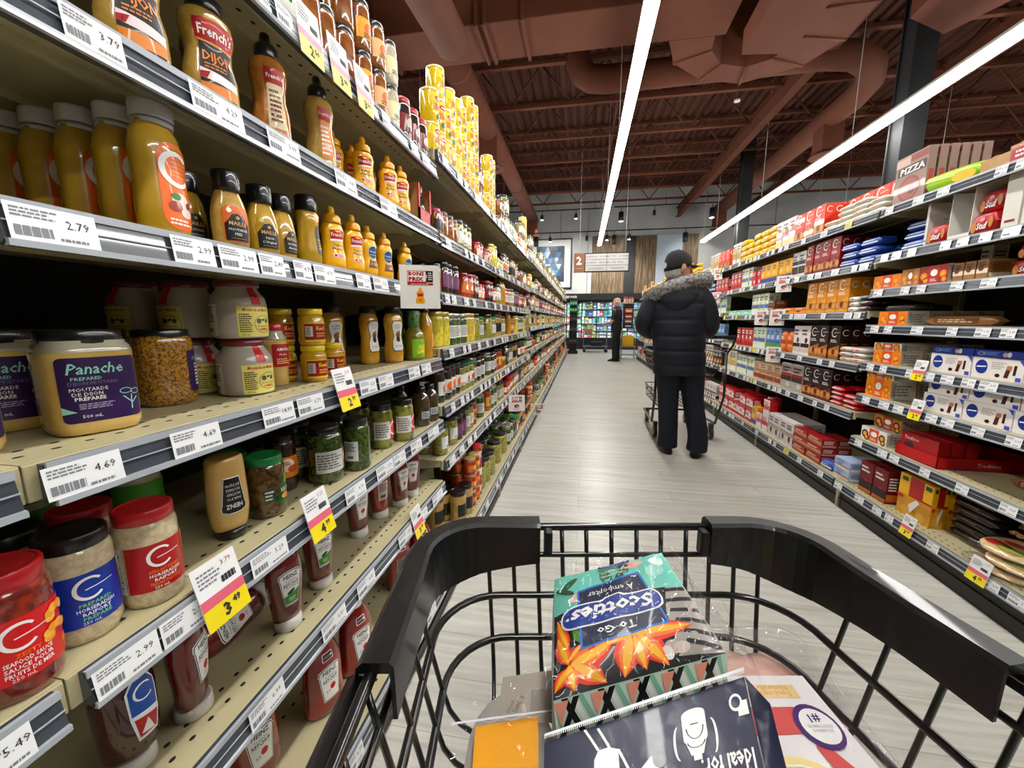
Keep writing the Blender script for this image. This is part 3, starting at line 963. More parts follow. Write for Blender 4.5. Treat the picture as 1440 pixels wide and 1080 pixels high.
# waisted olive mustard with black cap
pr = [(.024, 0), (.027, .004), (.0265, .03), (.0225, .06), (.024, .085), (.0262, .10), (.022, .108), (.019, .11)]
lid = MB(); lid.lathe([(.021, .108), (.0215, .110), (.0215, .137), (.020, .140), (.01, .141)], LID_BK, n=26)
d = D().rr(-.012, -.03, .012, .03, .006, K, 0).text('DIJON', 0, .012, .005, W, 1); text_block(d, -.008, -.02, .008, .004, 4, P('#c9a45a'), 5)
vessel('blk_cap', 'mustard_bottle', 'bottle', pr, MUSTARD, lid, [(d, .05, .75)], sx=1, sy=.8, lidname='cap')

# --- yellow cone-cap squeeze bottles
def yellow_squeeze(key, h, labcol, blue=False):
    s = h / .14
    pr = [(.024, 0), (.029, .004), (.030, .012), (.0295, .03), (.0250, .052), (.0262, .070), (.0285, .084), (.0255, .096), (.0185, .103), (.0180, .105)]
    pr = [(r * s, z * s) for r, z in pr]
    lid = MB(); lid.lathe([(r * s, z * s) for r, z in [(.0205, .102), (.0208, .104), (.0205, .115), (.0165, .120), (.0095, .123), (.0085, .126), (.0082, .134), (.006, .1395), (.002, .140)]], YELLOWC, n=22)
    d = D()
    if blue:
        B = P('#1d5f94')
        d.el(0, .010 * s, .016 * s, .018 * s, P('#cfe0ec'), 0).el(0, .010 * s, .0148 * s, .0168 * s, B, 1)
        d.text('Mustard', 0, .012 * s, .0055 * s, W, 2, shear=.2).text('Moutarde', 0, .003 * s, .004 * s, W, 2, shear=.2)
        d.poly([(-.016 * s, -.034 * s), (.016 * s, -.034 * s), (.013 * s, -.012 * s), (-.004 * s, -.014 * s), (-.013 * s, -.010 * s)], P('#7a4a22'), 0)
        d.el(.004 * s, -.024 * s, .007 * s, .005 * s, P('#c98c4a'), 1)
    else:
        R = P('#c4171f')
        d.poly([(-.017 * s, .010 * s), (.016 * s, .013 * s), (.017 * s, .030 * s), (0, .033 * s), (-.017 * s, .029 * s)], R, 0)
        d.poly([(-.019 * s, .005 * s), (.015 * s, .008 * s), (.016 * s, .012 * s), (-.017 * s, .010 * s)], W, 0)
        d.text("French's", 0, .021 * s, .0085 * s, W, 1, bold=.02, w=.030 * s, rot=.06)
        d.text('Yellow', 0, -.002 * s, .0062 * s, P('#3a2b12'), 1, bold=.01).text('Mustard', 0, -.010 * s, .0062 * s, P('#3a2b12'), 1, bold=.01)
        d.rect(-.012 * s, -.030 * s, .014 * s, -.022 * s, P('#f3d9c8'), 0).el(-.008 * s, -.026 * s, .003 * s, .003 * s, R, 1, 8)
        text_block(d, -.003 * s, -.029 * s, .012 * s, -.023 * s, 2, R, 3, 1)
    vessel(key, 'squeeze_bottle', 'bottle', pr, YELLOW, lid, [(d, .055 * s, 0)], sx=1, sy=.78, lidname='cap', n=28)
yellow_squeeze('fr_yellow', .142, None)
yellow_squeeze('blue_yellow', .132, None, True)
# --- tall waisted bottles with dark nozzles
def tall_waist(key, cont, label, h=.175, r=.036):
    s = h / .195; k = r / .033
    pr = [(.026, 0), (.032, .004), (.033, .014), (.0325, .05), (.0275, .078), (.028, .095), (.0325, .118), (.031, .138), (.022, .150), (.0175, .153)]
    pr = [(a * k, z * s) for a, z in pr]
    lid = MB(); lid.lathe([(a * k, z * s) for a, z in [(.0195, .150), (.020, .152), (.0205, .168), (.016, .174), (.0095, .177), (.009, .190), (.007, .195), (.003, .195)]], LID_BK, n=22)
    vessel(key, 'squeeze_bottle', 'bottle', pr, cont, lid, [(label, .072 * s, 0)], sx=1, sy=.76, lidname='cap', n=28)
d = D(); R = P('#b5121b')
d.rr(-.024, -.058, .024, .050, .006, K, 0).poly([(-.028, .022), (.026, .018), (.028, .046), (0, .051), (-.028, .048)], R, 1)
d.poly([(-.027, .019), (.025, .015), (.026, .018), (-.028, .022)], P('#d9962e'), 1)
d.text("French's", 0, .034, .013, W, 2, bold=.02, w=.046).text('DIJON', 0, .000, .014, P('#e08a1e'), 2, bold=.02, w=.040)
text_block(d, -.018, -.020, .018, -.010, 2, P('#c9843a'), 8)
d.poly([(-.024, -.034), (.024, -.040), (.024, -.028), (-.024, -.020)], P('#f4dfe0'), 1).poly([(-.024, -.040), (.024, -.040), (.024, -.054), (-.024, -.058)], P('#e39027'), 1).poly([(-.024, -.026), (-.012, -.024), (-.016, -.034), (-.024, -.034)], R, 2)
tall_waist('dijon_fr', DIJON2, d, .175, .039)
d = D().poly([(-.006, .03), (.024, .028), (.025, .052), (-.006, .055)], R, 1).text("French's", .010, .040, .007, W, 2, bold=.02, w=.026).rr(-.004, -.05, .024, .028, .004, P('#d8c8a8'), 0); text_block(d, 0, -.04, .02, .02, 7, P('#7a3a20'), 4)
tall_waist('honey_fr', HONEY, d, .190, .033)
d = D().poly([(-.004, .03), (.022, .028), (.023, .052), (-.004, .055)], R, 1).text("French's", .009, .041, .0065, W, 2, w=.024).rr(-.002, -.05, .022, .028, .004, P('#e0912c'), 0); text_block(d, 0, -.045, .02, .02, 7, W, 9)
tall_waist('tan_fr', DIJON2, d, .195, .032)
d = D().rr(-.02, -.05, .02, .03, .006, K, 0); text_block(d, -.015, -.04, .015, .02, 6, P('#8a7a5a'), 2)
tall_waist('dark_fr', BROWNC, d, .185, .030)

# --- big dijon jar with purple label
PU = P('#3a1458'); MINT = P('#9fd8c8')
pr = jar_prof(.0455, .137, .80, .88)
lid = lid_mb(.0415, .118, .137, LID_BK)
d = D(); d.rr(-.036, -.044, .038, .040, .006, PU, 0)
d.text('Panache', -.002, .026, .014, MINT, 1, bold=.012, shear=.18, w=.050)
d.text('PREPARED', -.012, .013, .0042, MINT, 1, bold=.01).text('DIJON MUSTARD', -.006, .007, .0042, P('#8c7aa8'), 1)
d.text('MOUTARDE', -.011, -.001, .0045, W, 1).text('DE DIJON', -.013, -.007, .0045, W, 1).text('PRÉPARÉE', -.011, -.013, .0045, W, 1, bold=.02)
text_block(d, -.022, -.027, .012, -.019, 3, P('#b9a8c8'), 6, 1)
d.text('500 mL', -.012, -.036, .0042, W, 1).poly([(-.036, -.022), (-.024, -.030), (-.036, -.032)], MINT, 1)
for (x0, y0, x1, y1) in ((.026, -.034, .027, -.014), (.027, -.026, .033, -.018), (.026, -.024, .019, -.015)):
    L = math.hypot(x1 - x0, y1 - y0); nx, ny = -(y1 - y0) / L * .0006, (x1 - x0) / L * .0006
    d.poly([(x0 + nx, y0 + ny), (x0 - nx, y0 - ny), (x1 - nx, y1 - ny), (x1 + nx, y1 + ny)], MINT, 1)
d.ring(.022, -.008, .006, .0008, MINT, 1, ry=.004).ring(.032, -.010, .005, .0008, MINT, 1, ry=.004)
d2 = D().rr(-.02, -.04, .02, .04, .003, P('#e6e2dc'), 0); text_block(d2, -.016, -.02, .016, .035, 10, PU, 9, 1); text_block(d2, -.012, -.036, .012, -.024, 1, K, 3, 1)
vessel('panache', 'mustard_jar', 'jar', pr, DIJON, lid, [(d, .062, 0), (d2, .062, 1.9)], sq=.25, fill=.108)
pr = jar_prof(.042, .133, .84, .90)
lid = lid_mb(.040, .116, .133, LID_BK)
d = D().rr(-.012, -.040, .026, .034, .004, PU, 0).text('Panache', .010, .020, .008, MINT, 1, shear=.18, w=.026); text_block(d, 0, -.03, .022, .012, 7, W, 9, 1)
vessel('grain', 'mustard_jar', 'jar', pr, GRAIN, lid, [(d, .062, .75)], sq=.1)

# --- stoneware mustard crock with red wax seal and yellow label
pr = [(.040, 0), (.047, .003), (.049, .012), (.049, .066), (.046, .080), (.036, .094), (.034, .100), (.036, .104)]
lid = MB(); lid.lathe([(.037, .099), (.0385, .101), (.0385, .107), (.035, .112), (.01, .113)], M('wine_seal', '#6a1a20', rough=.3, coat=.6), n=26)
d = D(); YL = P('#e6dc86'); RD = P('#c53a20')
d.rr(-.030, -.032, .040, .026, .002, YL, 0)
d.text('Moutarde de Meaux', .006, .020, .0062, RD, 1, shear=.25, bold=.015, w=.052)
text_block(d, -.027, -.024, -.004, .013, 9, P('#4a4430'), 3, 1)
d.ring(.018, -.008, .020, .0008, P('#6a5a34'), 1, ry=.017)
d.el(.008, -.002, .005, .005, P('#6a6a5a'), 1, 12).el(.026, -.002, .004, .0045, P('#6a6a5a'), 1, 12).poly([(.013, .001), (.022, .003), (.018, -.003)], P('#3a4a3a'), 1)
d.text('MOUTARDE DE MEAUX', .018, -.012, .0032, P('#2a2a20'), 1, w=.030).text('POMMERY', .018, -.018, .0045, RD, 1, bold=.02, w=.022)
d.text('250 mL', -.017, -.028, .0034, P('#4a4430'), 1)
d2 = D().rr(-.018, -.03, .018, .03, .002, P('#d8d4c8'), 0); text_block(d2, -.015, -.005, .015, .026, 7, K, 5, 1); text_block(d2, -.012, -.026, .012, -.012, 1, K, 7, 1)
rib = MB(); rib.box(-.008, -.0, 0, .008, .001, .001, LID_RD)
band = MB(); bd = D().rect(-.010, -.022, .006, .020, P('#d01522'), 0); wrap(band, bd, pr, .088, 1, 1, .18, 0, dv=.006)
sealm = vessel('crock', 'mustard_crock', 'jar', pr, STONE, lid, [(d, .036, 0), (d2, .036, -1.7)], extra=[('seal_ribbon', band, None, [])])

# --- footed dijon glass with red label
pr = [(.022, 0), (.024, .002), (.0245, .035), (.0265, .045), (.0285, .09), (.026, .108), (.020, .120), (.0195, .128)]
lid = MB(); lid.lathe([(.021, .126), (.0215, .128), (.0215, .140), (.019, .142), (.01, .142)], LID_RD, n=22)
d = D().rr(-.020, -.026, .024, .026, .003, P('#b5161e'), 0).text('AMORA', .004, .014, .007, W, 1, bold=.02, w=.030).text('Mi-Fine', .004, .002, .005, W, 1); text_block(d, -.012, -.020, .02, -.006, 3, P('#f0c8a0'), 4, 1)
vessel('dijon_glass', 'mustard_glass', 'jar', pr, DIJON, lid, [(d, .070, 0)], fill=.105)
# --- small yellow jars with dark red label
pr = jar_prof(.030, .088, .72, .86)
lid = lid_mb(.0275, .074, .088, LID_YL)
d = D().rr(-.030, -.020, .028, .018, .002, P('#9d1418'), 0).text("Keen's", .010, .008, .010, P('#f0cf2a'), 1, bold=.02, w=.028).rect(-.030, -.024, .028, -.020, LID_YL, 0).rect(-.030, .018, .028, .021, LID_YL, 0)
d.rect(-.028, -.012, -.012, .012, P('#d8d4cc'), 1); text_block(d, -.026, -.01, -.014, .01, 5, K, 7, 2); text_block(d, -.004, -.014, .024, -.002, 2, P('#e0b050'), 5, 1)
vessel('keens', 'mustard_jar', 'jar', pr, C_('bright_mustard', '#b98b12', '#c99a1a', 30), lid, [(d, .034, 0)])
# --- squeeze mustard with oval white badge and cream lid
pr = [(.030, 0), (.036, .004), (.038, .015), (.0385, .05), (.0325, .085), (.0345, .11), (.038, .135), (.0365, .155), (.028, .170), (.024, .175)]
lid = MB(); lid.lathe([(.027, .172), (.0275, .174), (.0275, .192), (.026, .196), (.01, .197)], LID_BK, n=24)
d = D(); d.poly([(-.017, -.055), (.017, -.055), (.022, -.045), (.023, -.020), (.017, 0), (.022, .022), (.023, .040), (.015, .052), (-.015, .052), (-.023, .040), (-.022, .022), (-.017, 0), (-.023, -.020), (-.022, -.045)], P('#4a2c1c'), 0)
d.poly([(-.015, -.052), (.015, -.052), (.020, -.043), (.021, -.020), (.015, 0), (.020, .021), (.021, .039), (.014, .050), (-.014, .050), (-.021, .039), (-.020, .021), (-.015, 0), (-.021, -.020), (-.020, -.043)], W, 1)
d.text('COUNTRY', 0, .036, .006, P('#4a2c1c'), 2, w=.026).text('DIJON', 0, .028, .005, P('#4a2c1c'), 2).el(0, .002, .009, .013, P('#8a6040'), 2).el(0, -.012, .008, .010, P('#4a1c14'), 3).el(.004, .012, .005, .006, P('#b98c5a'), 3)
d.text('MUSTARD', 0, -.036, .005, P('#4a2c1c'), 2, w=.024)
vessel('badge', 'squeeze_bottle', 'bottle', pr, C_('amber_mustard', '#c48d14', '#cf9a22', 20), lid, [(d, .095, 0)], sx=1, sy=.7, lidname='cap')
# --- green-labelled dressing bottle with patterned sleeve
pr = [(.030, 0), (.036, .004), (.037, .012), (.037, .085), (.032, .105), (.019, .125), (.018, .13)]
lid = MB(); lid.lathe([(.0215, .122), (.022, .125), (.022, .180), (.019, .184), (.01, .184)], M('green_check', '#1c3a16', rough=.4, col2='#4c7a3a', scale=80, tex='voronoi', lo=.2, hi=.4), n=22)
d = D().rr(-.034, -.034, .036, .034, .003, P('#8fc43c'), 0).text('CITRON', .004, .018, .006, P('#2c5a1c'), 1)
d.text('OLE', .004, .004, .014, P('#f0e23a'), 1, bold=.03).text('LIME', .004, -.012, .014, P('#f0e23a'), 1, bold=.03).text('DIJON', -.010, -.027, .005, P('#2c5a1c'), 1)
vessel('lime', 'dressing_bottle', 'bottle', pr, C_('olive_dressing', '#6a6416', '#7c7420', 20), lid, [(d, .046, 0)], lidname='cap')
pr = [(.024, 0), (.028, .004), (.029, .012), (.029, .12), (.025, .145), (.015, .165), (.014, .18)]
lid = MB(); lid.lathe([(.0155, .178), (.016, .18), (.016, .204), (.01, .206)], LID_BK, n=18)
d = D().rr(-.004, -.03, .02, .03, .004, P('#d68a1c'), 0).ring(.008, -.016, .008, .0016, W, 1); text_block(d, 0, -.002, .016, .024, 4, P('#fbe7b0'), 4, 1)
vessel('amber', 'dressing_bottle', 'bottle', pr, C_('yellow_dressing', '#b07a10', '#c08a18', 20), lid, [(d, .07, .3)], lidname='cap')

# --- letter-ring jars (horseradish, seafood sauce, and the rest of that range)
def ring_jar(key, cont, lidc, col, r, h, lines, deco=None, small=None, far=False, ringcol=None, name='condiment_jar'):
    pr = jar_prof(r, h, .80, .88)
    d = D(); LB = P(col); s = r / .036
    d.rect(-.044 * s, -.034 * s, .044 * s, .034 * s, LB, 0)
    rc = P(ringcol) if ringcol else W
    Cring(d, -.006 * s, .014 * s, .015 * s, rc, 1, .0042 * s)
    d.poly([(-.010 * s, .0125 * s), (.018 * s, .0155 * s), (.018 * s, .0165 * s), (-.010 * s, .0138 * s)], rc, 1)
    y = -.006 * s
    for t_, c_ in lines:
        d.text(t_, -.002 * s, y, .0046 * s, P(c_), 1, bold=.015, w=min(.036 * s, .0038 * s * len(t_))); y -= .0062 * s
    d.text('250 mL', -.008 * s, -.030 * s, .004 * s, W, 1)
    if deco == 'yellow':
        d.poly([(.030 * s, .034 * s), (.038 * s, .034 * s), (.042 * s, -.004 * s), (.036 * s, -.02 * s), (.034 * s, .0)], P('#e6cf3a'), 1)
    if deco == 'shrimp':
        for k in range(5):
            a = math.radians(200 - k * 42)
            d.el(.028 * s + .009 * s * math.cos(a), .018 * s + .007 * s * math.sin(a), .0062 * s, .0048 * s, P('#f0a92c' if k % 2 else '#f6c04a'), 1 + k, 10)
        for k in range(5):
            a = math.radians(200 - k * 42)
            d.el(.024 * s + .009 * s * math.cos(a), -.002 * s + .007 * s * math.sin(a), .0062 * s, .0048 * s, P('#f6c04a' if k % 2 else '#f0a92c'), 1 + k, 10)
        d.el(.034 * s, -.018 * s, .005 * s, .005 * s, P('#f0862c'), 1, 12)
    d2 = D().rect(-.014 * s, -.034 * s, .014 * s, .034 * s, W, 0); text_block(d2, -.011 * s, -.03 * s, .011 * s, .03 * s, 14, K, 3, 1)
    vessel(key, name, 'jar', pr, cont, lid_mb(r * .93, h * .86, h, LIDS[lidc]), [(d, h * .42, .10), (d2, h * .42, -1.6)], fill=None)
ring_jar('c_red', HORSE, 'rd', '#b5121f', .0365, .142, [('EXTRA-HOT PREPARED', '#f0862c'), ('HORSERADISH', '#f0efeb'), ('RAIFORT', '#f0efeb'), ('PRÉPARÉ TRÈS FORT', '#f0862c')], 'yellow')
ring_jar('c_blue', HORSE, 'bk', '#0f43a8', .0365, .142, [('PREPARED', '#8fd07a'), ('HORSERADISH', '#f0efeb'), ('RAIFORT', '#f0efeb'), ('PRÉPARÉ', '#8fd07a')], 'yellow')
ring_jar('c_sea', SEAFD, 'rd', '#d5121f', .0375, .145, [('ZESTY', '#f0862c'), ('SEAFOOD SAUCE', '#f0efeb'), ('SAUCE POUR', '#f0efeb'), ('FRUITS DE MER', '#f0efeb')], 'shrimp')
# --- tall mayonnaise-like jar in green and white sleeve
pr = jar_prof(.033, .157, .86, .9)
d = D().rect(-.05, -.055, .05, .055, P('#5aa83a'), 0).rect(-.05, -.055, .05, -.02, P('#3b8a30'), 1)
d.el(0, .0, .030, .018, P('#eceadc'), 2).el(-.01, .004, .008, .006, P('#2a2018'), 3).el(.008, -.002, .010, .007, P('#c98c5a'), 3).poly([(-.028, .014), (.02, .026), (.03, .022), (-.02, .010)], P('#a8283a'), 3)
text_block(d, -.02, -.05, .02, -.03, 2, W, 4, 3)
vessel('tall_green', 'spread_jar', 'jar', pr, WHITEC, lid_mb(.031, .138, .157, LID_GN), [(d, .08, 0)])
# --- upside-down mustard bottle with keystone label
def keystone(d, w, h, border, face, l=0):
    def sh(k, m, lay):
        W2, H2 = w / 2 - k, h / 2 - k
        d.poly([(-W2 * .62, -H2), (W2 * .62, -H2), (W2 * .92, H2 * .55), (W2, H2 * .62), (W2 * .95, H2 * .86), (W2 * .5, H2 * .98), (0, H2), (-W2 * .5, H2 * .98), (-W2 * .95, H2 * .86), (-W2, H2 * .62), (-W2 * .92, H2 * .55)], m, lay)
    sh(0, border, l); sh(h * .02, face, l + 1)
    return sh
pr = [(.026, .016), (.0285, .018), (.031, .030), (.0345, .055), (.034, .085), (.0325, .13), (.0315, .150), (.028, .156)]
cap = MB(); cap.lathe([(.0235, 0), (.0245, .001), (.0245, .018), (.020, .019)], LID_BK, n=24)
d = D(); sh = keystone(d, .044, .070, W, W); sh(.002, K, 2)
d.text('HEINZ', 0, .020, .0085, W, 3, bold=.02, w=.026)
for i_, t_ in enumerate(('MAYO', 'MUSTARD', 'MOUTARDE', 'DE DIJON')): d.text(t_, 0, .006 - i_ * .0085, .0052, W, 3, w=.022)
d.p = [([(-x, -y) for x, y in vs], f, m_, l_) for vs, f, m_, l_ in d.p]
vessel('heinz_mustard', 'squeeze_bottle', 'bottle', pr, C_('mayo_mustard', '#c9a25a', '#d0aa64', 10), cap, [(d, .085, 0)], sx=1, sy=.72, lidname='cap', top=.156)
# --- ketchup bottles standing on white caps
def ketchup(key, green, mat=KETCH, back=False):
    pr = [(.0275, .022), (.031, .024), (.033, .036), (.0345, .070), (.039, .105), (.0395, .125), (.036, .150), (.030, .168), (.024, .172)]
    cap = MB(); cap.lathe([(.0265, 0), (.028, .001), (.0275, .022), (.025, .024)], LID_WH, n=26)
    d = D(); sh = keystone(d, .052, .082, W, P('#2a4a22')); sh(.0032, W, 2)
    G = P('#2b2b28')
    d.text('HEINZ', 0, .029, .0092, G, 3, bold=.02, w=.030).text('TOMATO', 0, .018, .0042, G, 3).text('KETCHUP', 0, .010, .0078, G, 3, bold=.02, w=.032).text('AUX TOMATES', 0, .0025, .0036, G, 3)
    if green:
        d.poly([(-.0135, -.036), (.0135, -.036), (.0185, -.006), (-.0185, -.018)], P('#4f9a34'), 3).el(-.002, -.008, .009, .004, P('#1d4a1a'), 4, 12, .5).rect(-.008, -.024, .008, -.0225, W, 4).rect(-.006, -.029, .006, -.0275, W, 4)
    else:
        d.el(0, -.014, .007, .008, P('#c81e1e'), 3, 14).poly([(-.004, -.006), (.004, -.006), (0, -.010)], P('#3f8a3a'), 4).text('57', 0, -.028, .006, G, 3)
    if back:
        d = D().rr(-.022, -.036, .022, .030, .002, P('#c9b9b0'), 0); text_block(d, -.018, -.005, .018, .026, 7, K, 3, 1); text_block(d, -.014, -.032, .014, -.012, 1, K, 4, 1)
    vessel(key, 'ketchup_bottle', 'bottle', pr, mat, cap, [(d, .100, 0)], sx=1, sy=.66, lidname='cap', top=.172)
ketchup('ket_green', True); ketchup('ket', False); ketchup('ket_back', False, KETCH2, True)
# dark ketchup with blue ring label
pr = [(.0275, .022), (.031, .024), (.036, .036), (.0375, .070), (.038, .125), (.035, .150), (.028, .165), (.022, .168)]
cap = MB(); cap.lathe([(.0265, 0), (.028, .001), (.0275, .022), (.025, .024)], LID_WH, n=26)
d = D().poly([(-.010, -.05), (.018, -.05), (.026, -.02), (.024, .035), (.014, .052), (-.008, .052), (-.018, .035), (-.016, -.01)], P('#e8ecf0'), 0)
d.poly([(-.014, -.005), (.022, -.010), (.022, .035), (.013, .048), (-.007, .048), (-.015, .035)], P('#1c5aa8'), 1)
Cring(d, .004, .026, .014, W, 2, .003).poly([(-.008, -.045), (.016, -.045), (.022, -.020), (-.012, -.012)], P('#c02a24'), 1).poly([(-.006, -.040), (.012, -.044), (.004, -.02)], W, 2)
vessel('ket_blue', 'ketchup_bottle', 'bottle', pr, C_('dark_ketchup', '#3a0d0a', '#481410', 12), cap, [(d, .100, .35)], sx=1, sy=.72, lidname='cap', top=.168)
# --- big upright ketchup jug
def jug(key, back=False):
    pr = [(.042, 0), (.049, .004), (.051, .014), (.051, .045), (.0485, .052), (.050, .060), (.049, .10), (.046, .135), (.036, .165), (.021, .188), (.018, .192)]
    lid = MB(); lid.lathe([(.021, .188), (.0215, .190), (.0215, .210), (.019, .213), (.01, .213)], LID_WH, n=24)
    d = D()
    if back:
        d.rr(-.030, -.036, .030, .034, .003, P('#a8988c'), 0); text_block(d, -.025, -.032, .025, .030, 12, K, 3, 1)
    else:
        sh = keystone(d, .062, .088, W, P('#2a4a22')); sh(.0036, W, 2); G = P('#2b2b28')
        d.text('HEINZ', 0, .031, .011, G, 3, bold=.02, w=.036).text('TOMATO', 0, .018, .0048, G, 3).text('KETCHUP', 0, .009, .009, G, 3, bold=.02, w=.036).text('57', -.008, -.020, .007, G, 3).el(.004, -.012, .007, .008, P('#c81e1e'), 3, 14)
    dn = D().rr(-.014, -.010, .014, .010, .004, W, 0).rr(-.012, -.008, .012, .008, .003, P('#5a1410'), 1).text('100%', -.003, 0, .005, W, 2).el(.008, 0, .003, .003, W, 2, 10)
    nm = MB(); wrap(nm, dn, pr, .152, 1, .62, 0, 0)
    vessel(key, 'ketchup_jug', 'bottle', pr, KETCH2, lid, [(d, .085, 0)], sx=1, sy=.62, lidname='cap', extra=[('neck_label', nm, None, [])])
jug('jug'); jug('jug_back', True)
# --- relishes and the jars beyond them on the fifth shelf
pr = jar_prof(.037, .128, .80, .86)
d = D().poly([(-.004, -.030), (.036, -.030), (.036, .030), (.026, .030), (.006, .010)], P('#1c6a34'), 0).poly([(.020, .030), (.036, .030), (.036, .006), (.016, .010)], P('#8fc43c'), 1).text('RELISH', .020, -.002, .009, W, 2, bold=.02, w=.026).el(.018, -.016, .011, .006, P('#e8a81c'), 2).rect(-.026, -.020, -.004, .006, P('#1c5a3a'), 0)
text_block(d, -.024, -.018, -.006, .004, 3, W, 5, 1)
vessel('relish', 'relish_jar', 'jar', pr, RELISH, lid_mb(.0345, .110, .128, LID_GN), [(d, .056, .1)])
pr = jar_prof(.033, .137, .82, .88)
d = D().rect(-.036, -.026, .036, .024, P('#e0891c'), 0).el(-.006, .004, .016, .016, P('#f2e3c8'), 1).el(.006, -.006, .012, .009, P('#c05a1c'), 2).rect(-.036, -.032, .036, -.026, K, 0); text_block(d, -.014, .004, .002, .014, 2, P('#7a3a1c'), 3, 3)
vessel('orange_lab', 'condiment_jar', 'jar', pr, DARK, lid_mb(.030, .118, .137, LID_BK), [(d, .062, 0)])
pr = jar_prof(.043, .142, .80, .84)
d = D().rect(-.046, -.026, .044, .028, P('#d8d8d4'), 0).rect(.026, -.026, .044, .028, P('#e0a03a'), 1).el(.036, .006, .007, .012, P('#f2e3c8'), 2).el(.037, -.010, .006, .005, P('#6a3a1c'), 2); text_block(d, -.042, -.018, .020, .022, 6, P('#6a6a68'), 3, 1)
vessel('green_white', 'relish_jar', 'jar', pr, GREENR, lid_mb(.037, .122, .142, LID_BK), [(d, .056, 0)])
pr = jar_prof(.036, .142, .80, .84)
d = D().rect(-.030, -.026, .008, .028, P('#d8d8d4'), 0); text_block(d, -.026, .0, .004, .024, 5, K, 8, 1); text_block(d, -.020, -.022, .0, -.008, 1, K, 3, 1)
vessel('green_back', 'relish_jar', 'jar', pr, GREENR, lid_mb(.032, .122, .142, LID_BK), [(d, .056, -.5)])
def ring_jar2(key, cont, lidc, col, r, h, split=True, white='#e6e4de', name='pickle_jar', labh=.40, full=False):
    pr = jar_prof(r, h, .80, .86); d = D(); hh = h * labh / 2; ww = r * 1.35
    d.rect(-ww, -hh, ww, hh, P(white), 0)
    if full: d.rect(-ww, -hh, ww, hh, P(col), 1)
    else: d.rect(ww * .08, -hh, ww, hh, P(col), 1)
    Cring(d, ww * .45, hh * .1, hh * .78, W, 2, hh * .2)
    text_block(d, -ww * .9, -hh * .8, ww * .0, hh * .8, 6, P('#77756e'), 4, 2)
    vessel(key, name, 'jar', pr, cont, lid_mb(r * .92, h * .86, h, LIDS[lidc]), [(d, h * .42, .05)], n=20)
ring_jar2('c_rel', PICK, 'bk', '#d63a2c', .036, .142)
ring_jar2('c_pur', DARK, 'bk', '#8a2f7c', .034, .135, full=True)
ring_jar2('c_grn', GREENC, 'sv', '#56a63a', .040, .145)
ring_jar2('c_pic', PICK, 'gn', '#c8302c', .036, .135)
ring_jar2('c_blu', DARK, 'bk', '#2a8fb4', .044, .140)
ring_jar2('c_tea', OLIVE, 'bk', '#3aa08c', .034, .140)
ring_jar2('c_ora', REDP, 'rd', '#e0742c', .034, .130)
ring_jar2('c_oli', OLIVE, 'bk', '#cf3a3c', .034, .130)
ring_jar2('c_yel', PEPPER, 'gd', '#e2c62c', .042, .150, full=True)
ring_jar2('c_whi', OLIVE, 'bk', '#e8e6e0', .036, .140)
def plain_jar(key, cont, lidc, r, h, col=None, name='condiment_jar', neck=.86, accent=None):
    pr = jar_prof(r, h, .80, neck); labs = []
    if col:
        d = D(); ww = r * 1.25; hh = h * .2
        d.rect(-ww, -hh, ww, hh, P(col), 0)
        if accent: d.el(ww * .1, 0, hh * .9, hh * .7, P(accent), 1, 14)
        text_block(d, -ww * .5, -hh * .9, ww * .6, -hh * .4, 2, K, 4, 2)
        labs = [(d, h * .42, 0)]
    vessel(key, name, 'jar', pr, cont, lid_mb(r * .93, h * .86, h, LIDS[lidc]), labs, n=18)
plain_jar('olive_big', OLIVE, 'bk', .050, .150, None, 'olive_jar', .78)
plain_jar('capers', DARK, 'bk', .028, .150, '#b8bcc0', 'caper_jar')
plain_jar('pep_gold', PEPPER, 'gd', .037, .150, None, 'pepper_jar')
plain_jar('red_yel', REDP, 'bk', .036, .150, '#e8c62c', 'sauce_jar', accent='#b8302c')
plain_jar('green_lidj', OLIVE, 'gn', .038, .135, '#e8e6e0', 'olive_jar', accent='#c8302c')
plain_jar('white_jar', OLIVE, 'bk', .036, .135, '#e4e2dc', 'olive_jar')
plain_jar('mini_red', REDP, 'rd', .030, .095, '#f0e0d0', 'condiment_jar', accent='#c8302c')
plain_jar('mini_or', REDP, 'gd', .033, .085, '#e8862c', 'condiment_jar', accent='#f2d04a')
plain_jar('anch', OLIVE, 'gd', .026, .075, '#b83a2c', 'condiment_jar')
plain_jar('purple_j', DARK, 'bk', .034, .130, '#6a2a7a', 'condiment_jar', accent='#d8a8d8')
plain_jar('red_orange', REDP, 'rd', .034, .125, '#e08a3c', 'salsa_jar', accent='#f2e8d8')
plain_jar('maroon', DARK, 'rd', .036, .130, '#8e1420', 'sauce_jar', accent='#c8c4bc')
plain_jar('spice_pk', SPICE, 'pk', .024, .105, '#3a3436', 'spice_jar')
plain_jar('spice_bk', SPICE, 'bk', .024, .105, '#dcdad2', 'spice_jar', accent='#8a8a3a')
plain_jar('spice_yel', SPICE, 'bk', .030, .118, '#f2b81c', 'spice_jar', .93, accent='#e8742c')
plain_jar('spice_ora', SPICE, 'bk', .030, .118, '#f4c890', 'spice_jar', .93, accent='#e8742c')
plain_jar('spice_lt', WHITEC, 'bk', .030, .118, '#e6e4b8', 'spice_jar', .93)
plain_jar('spice_sq', SPICE, 'bk', .033, .120, None, 'spice_jar', .93)
plain_jar('spice_wh', WHITEC, 'wh', .028, .090, '#4a3a4a', 'spice_jar', .93)
plain_jar('spice_gr', GREENC, 'bk', .030, .105, '#c8d8b0', 'spice_jar', .9, accent='#6a9a3a')
plain_jar('stuffed', OLIVE, 'gd', .027, .085, '#f2ecd8', 'olive_jar', accent='#56a63a')
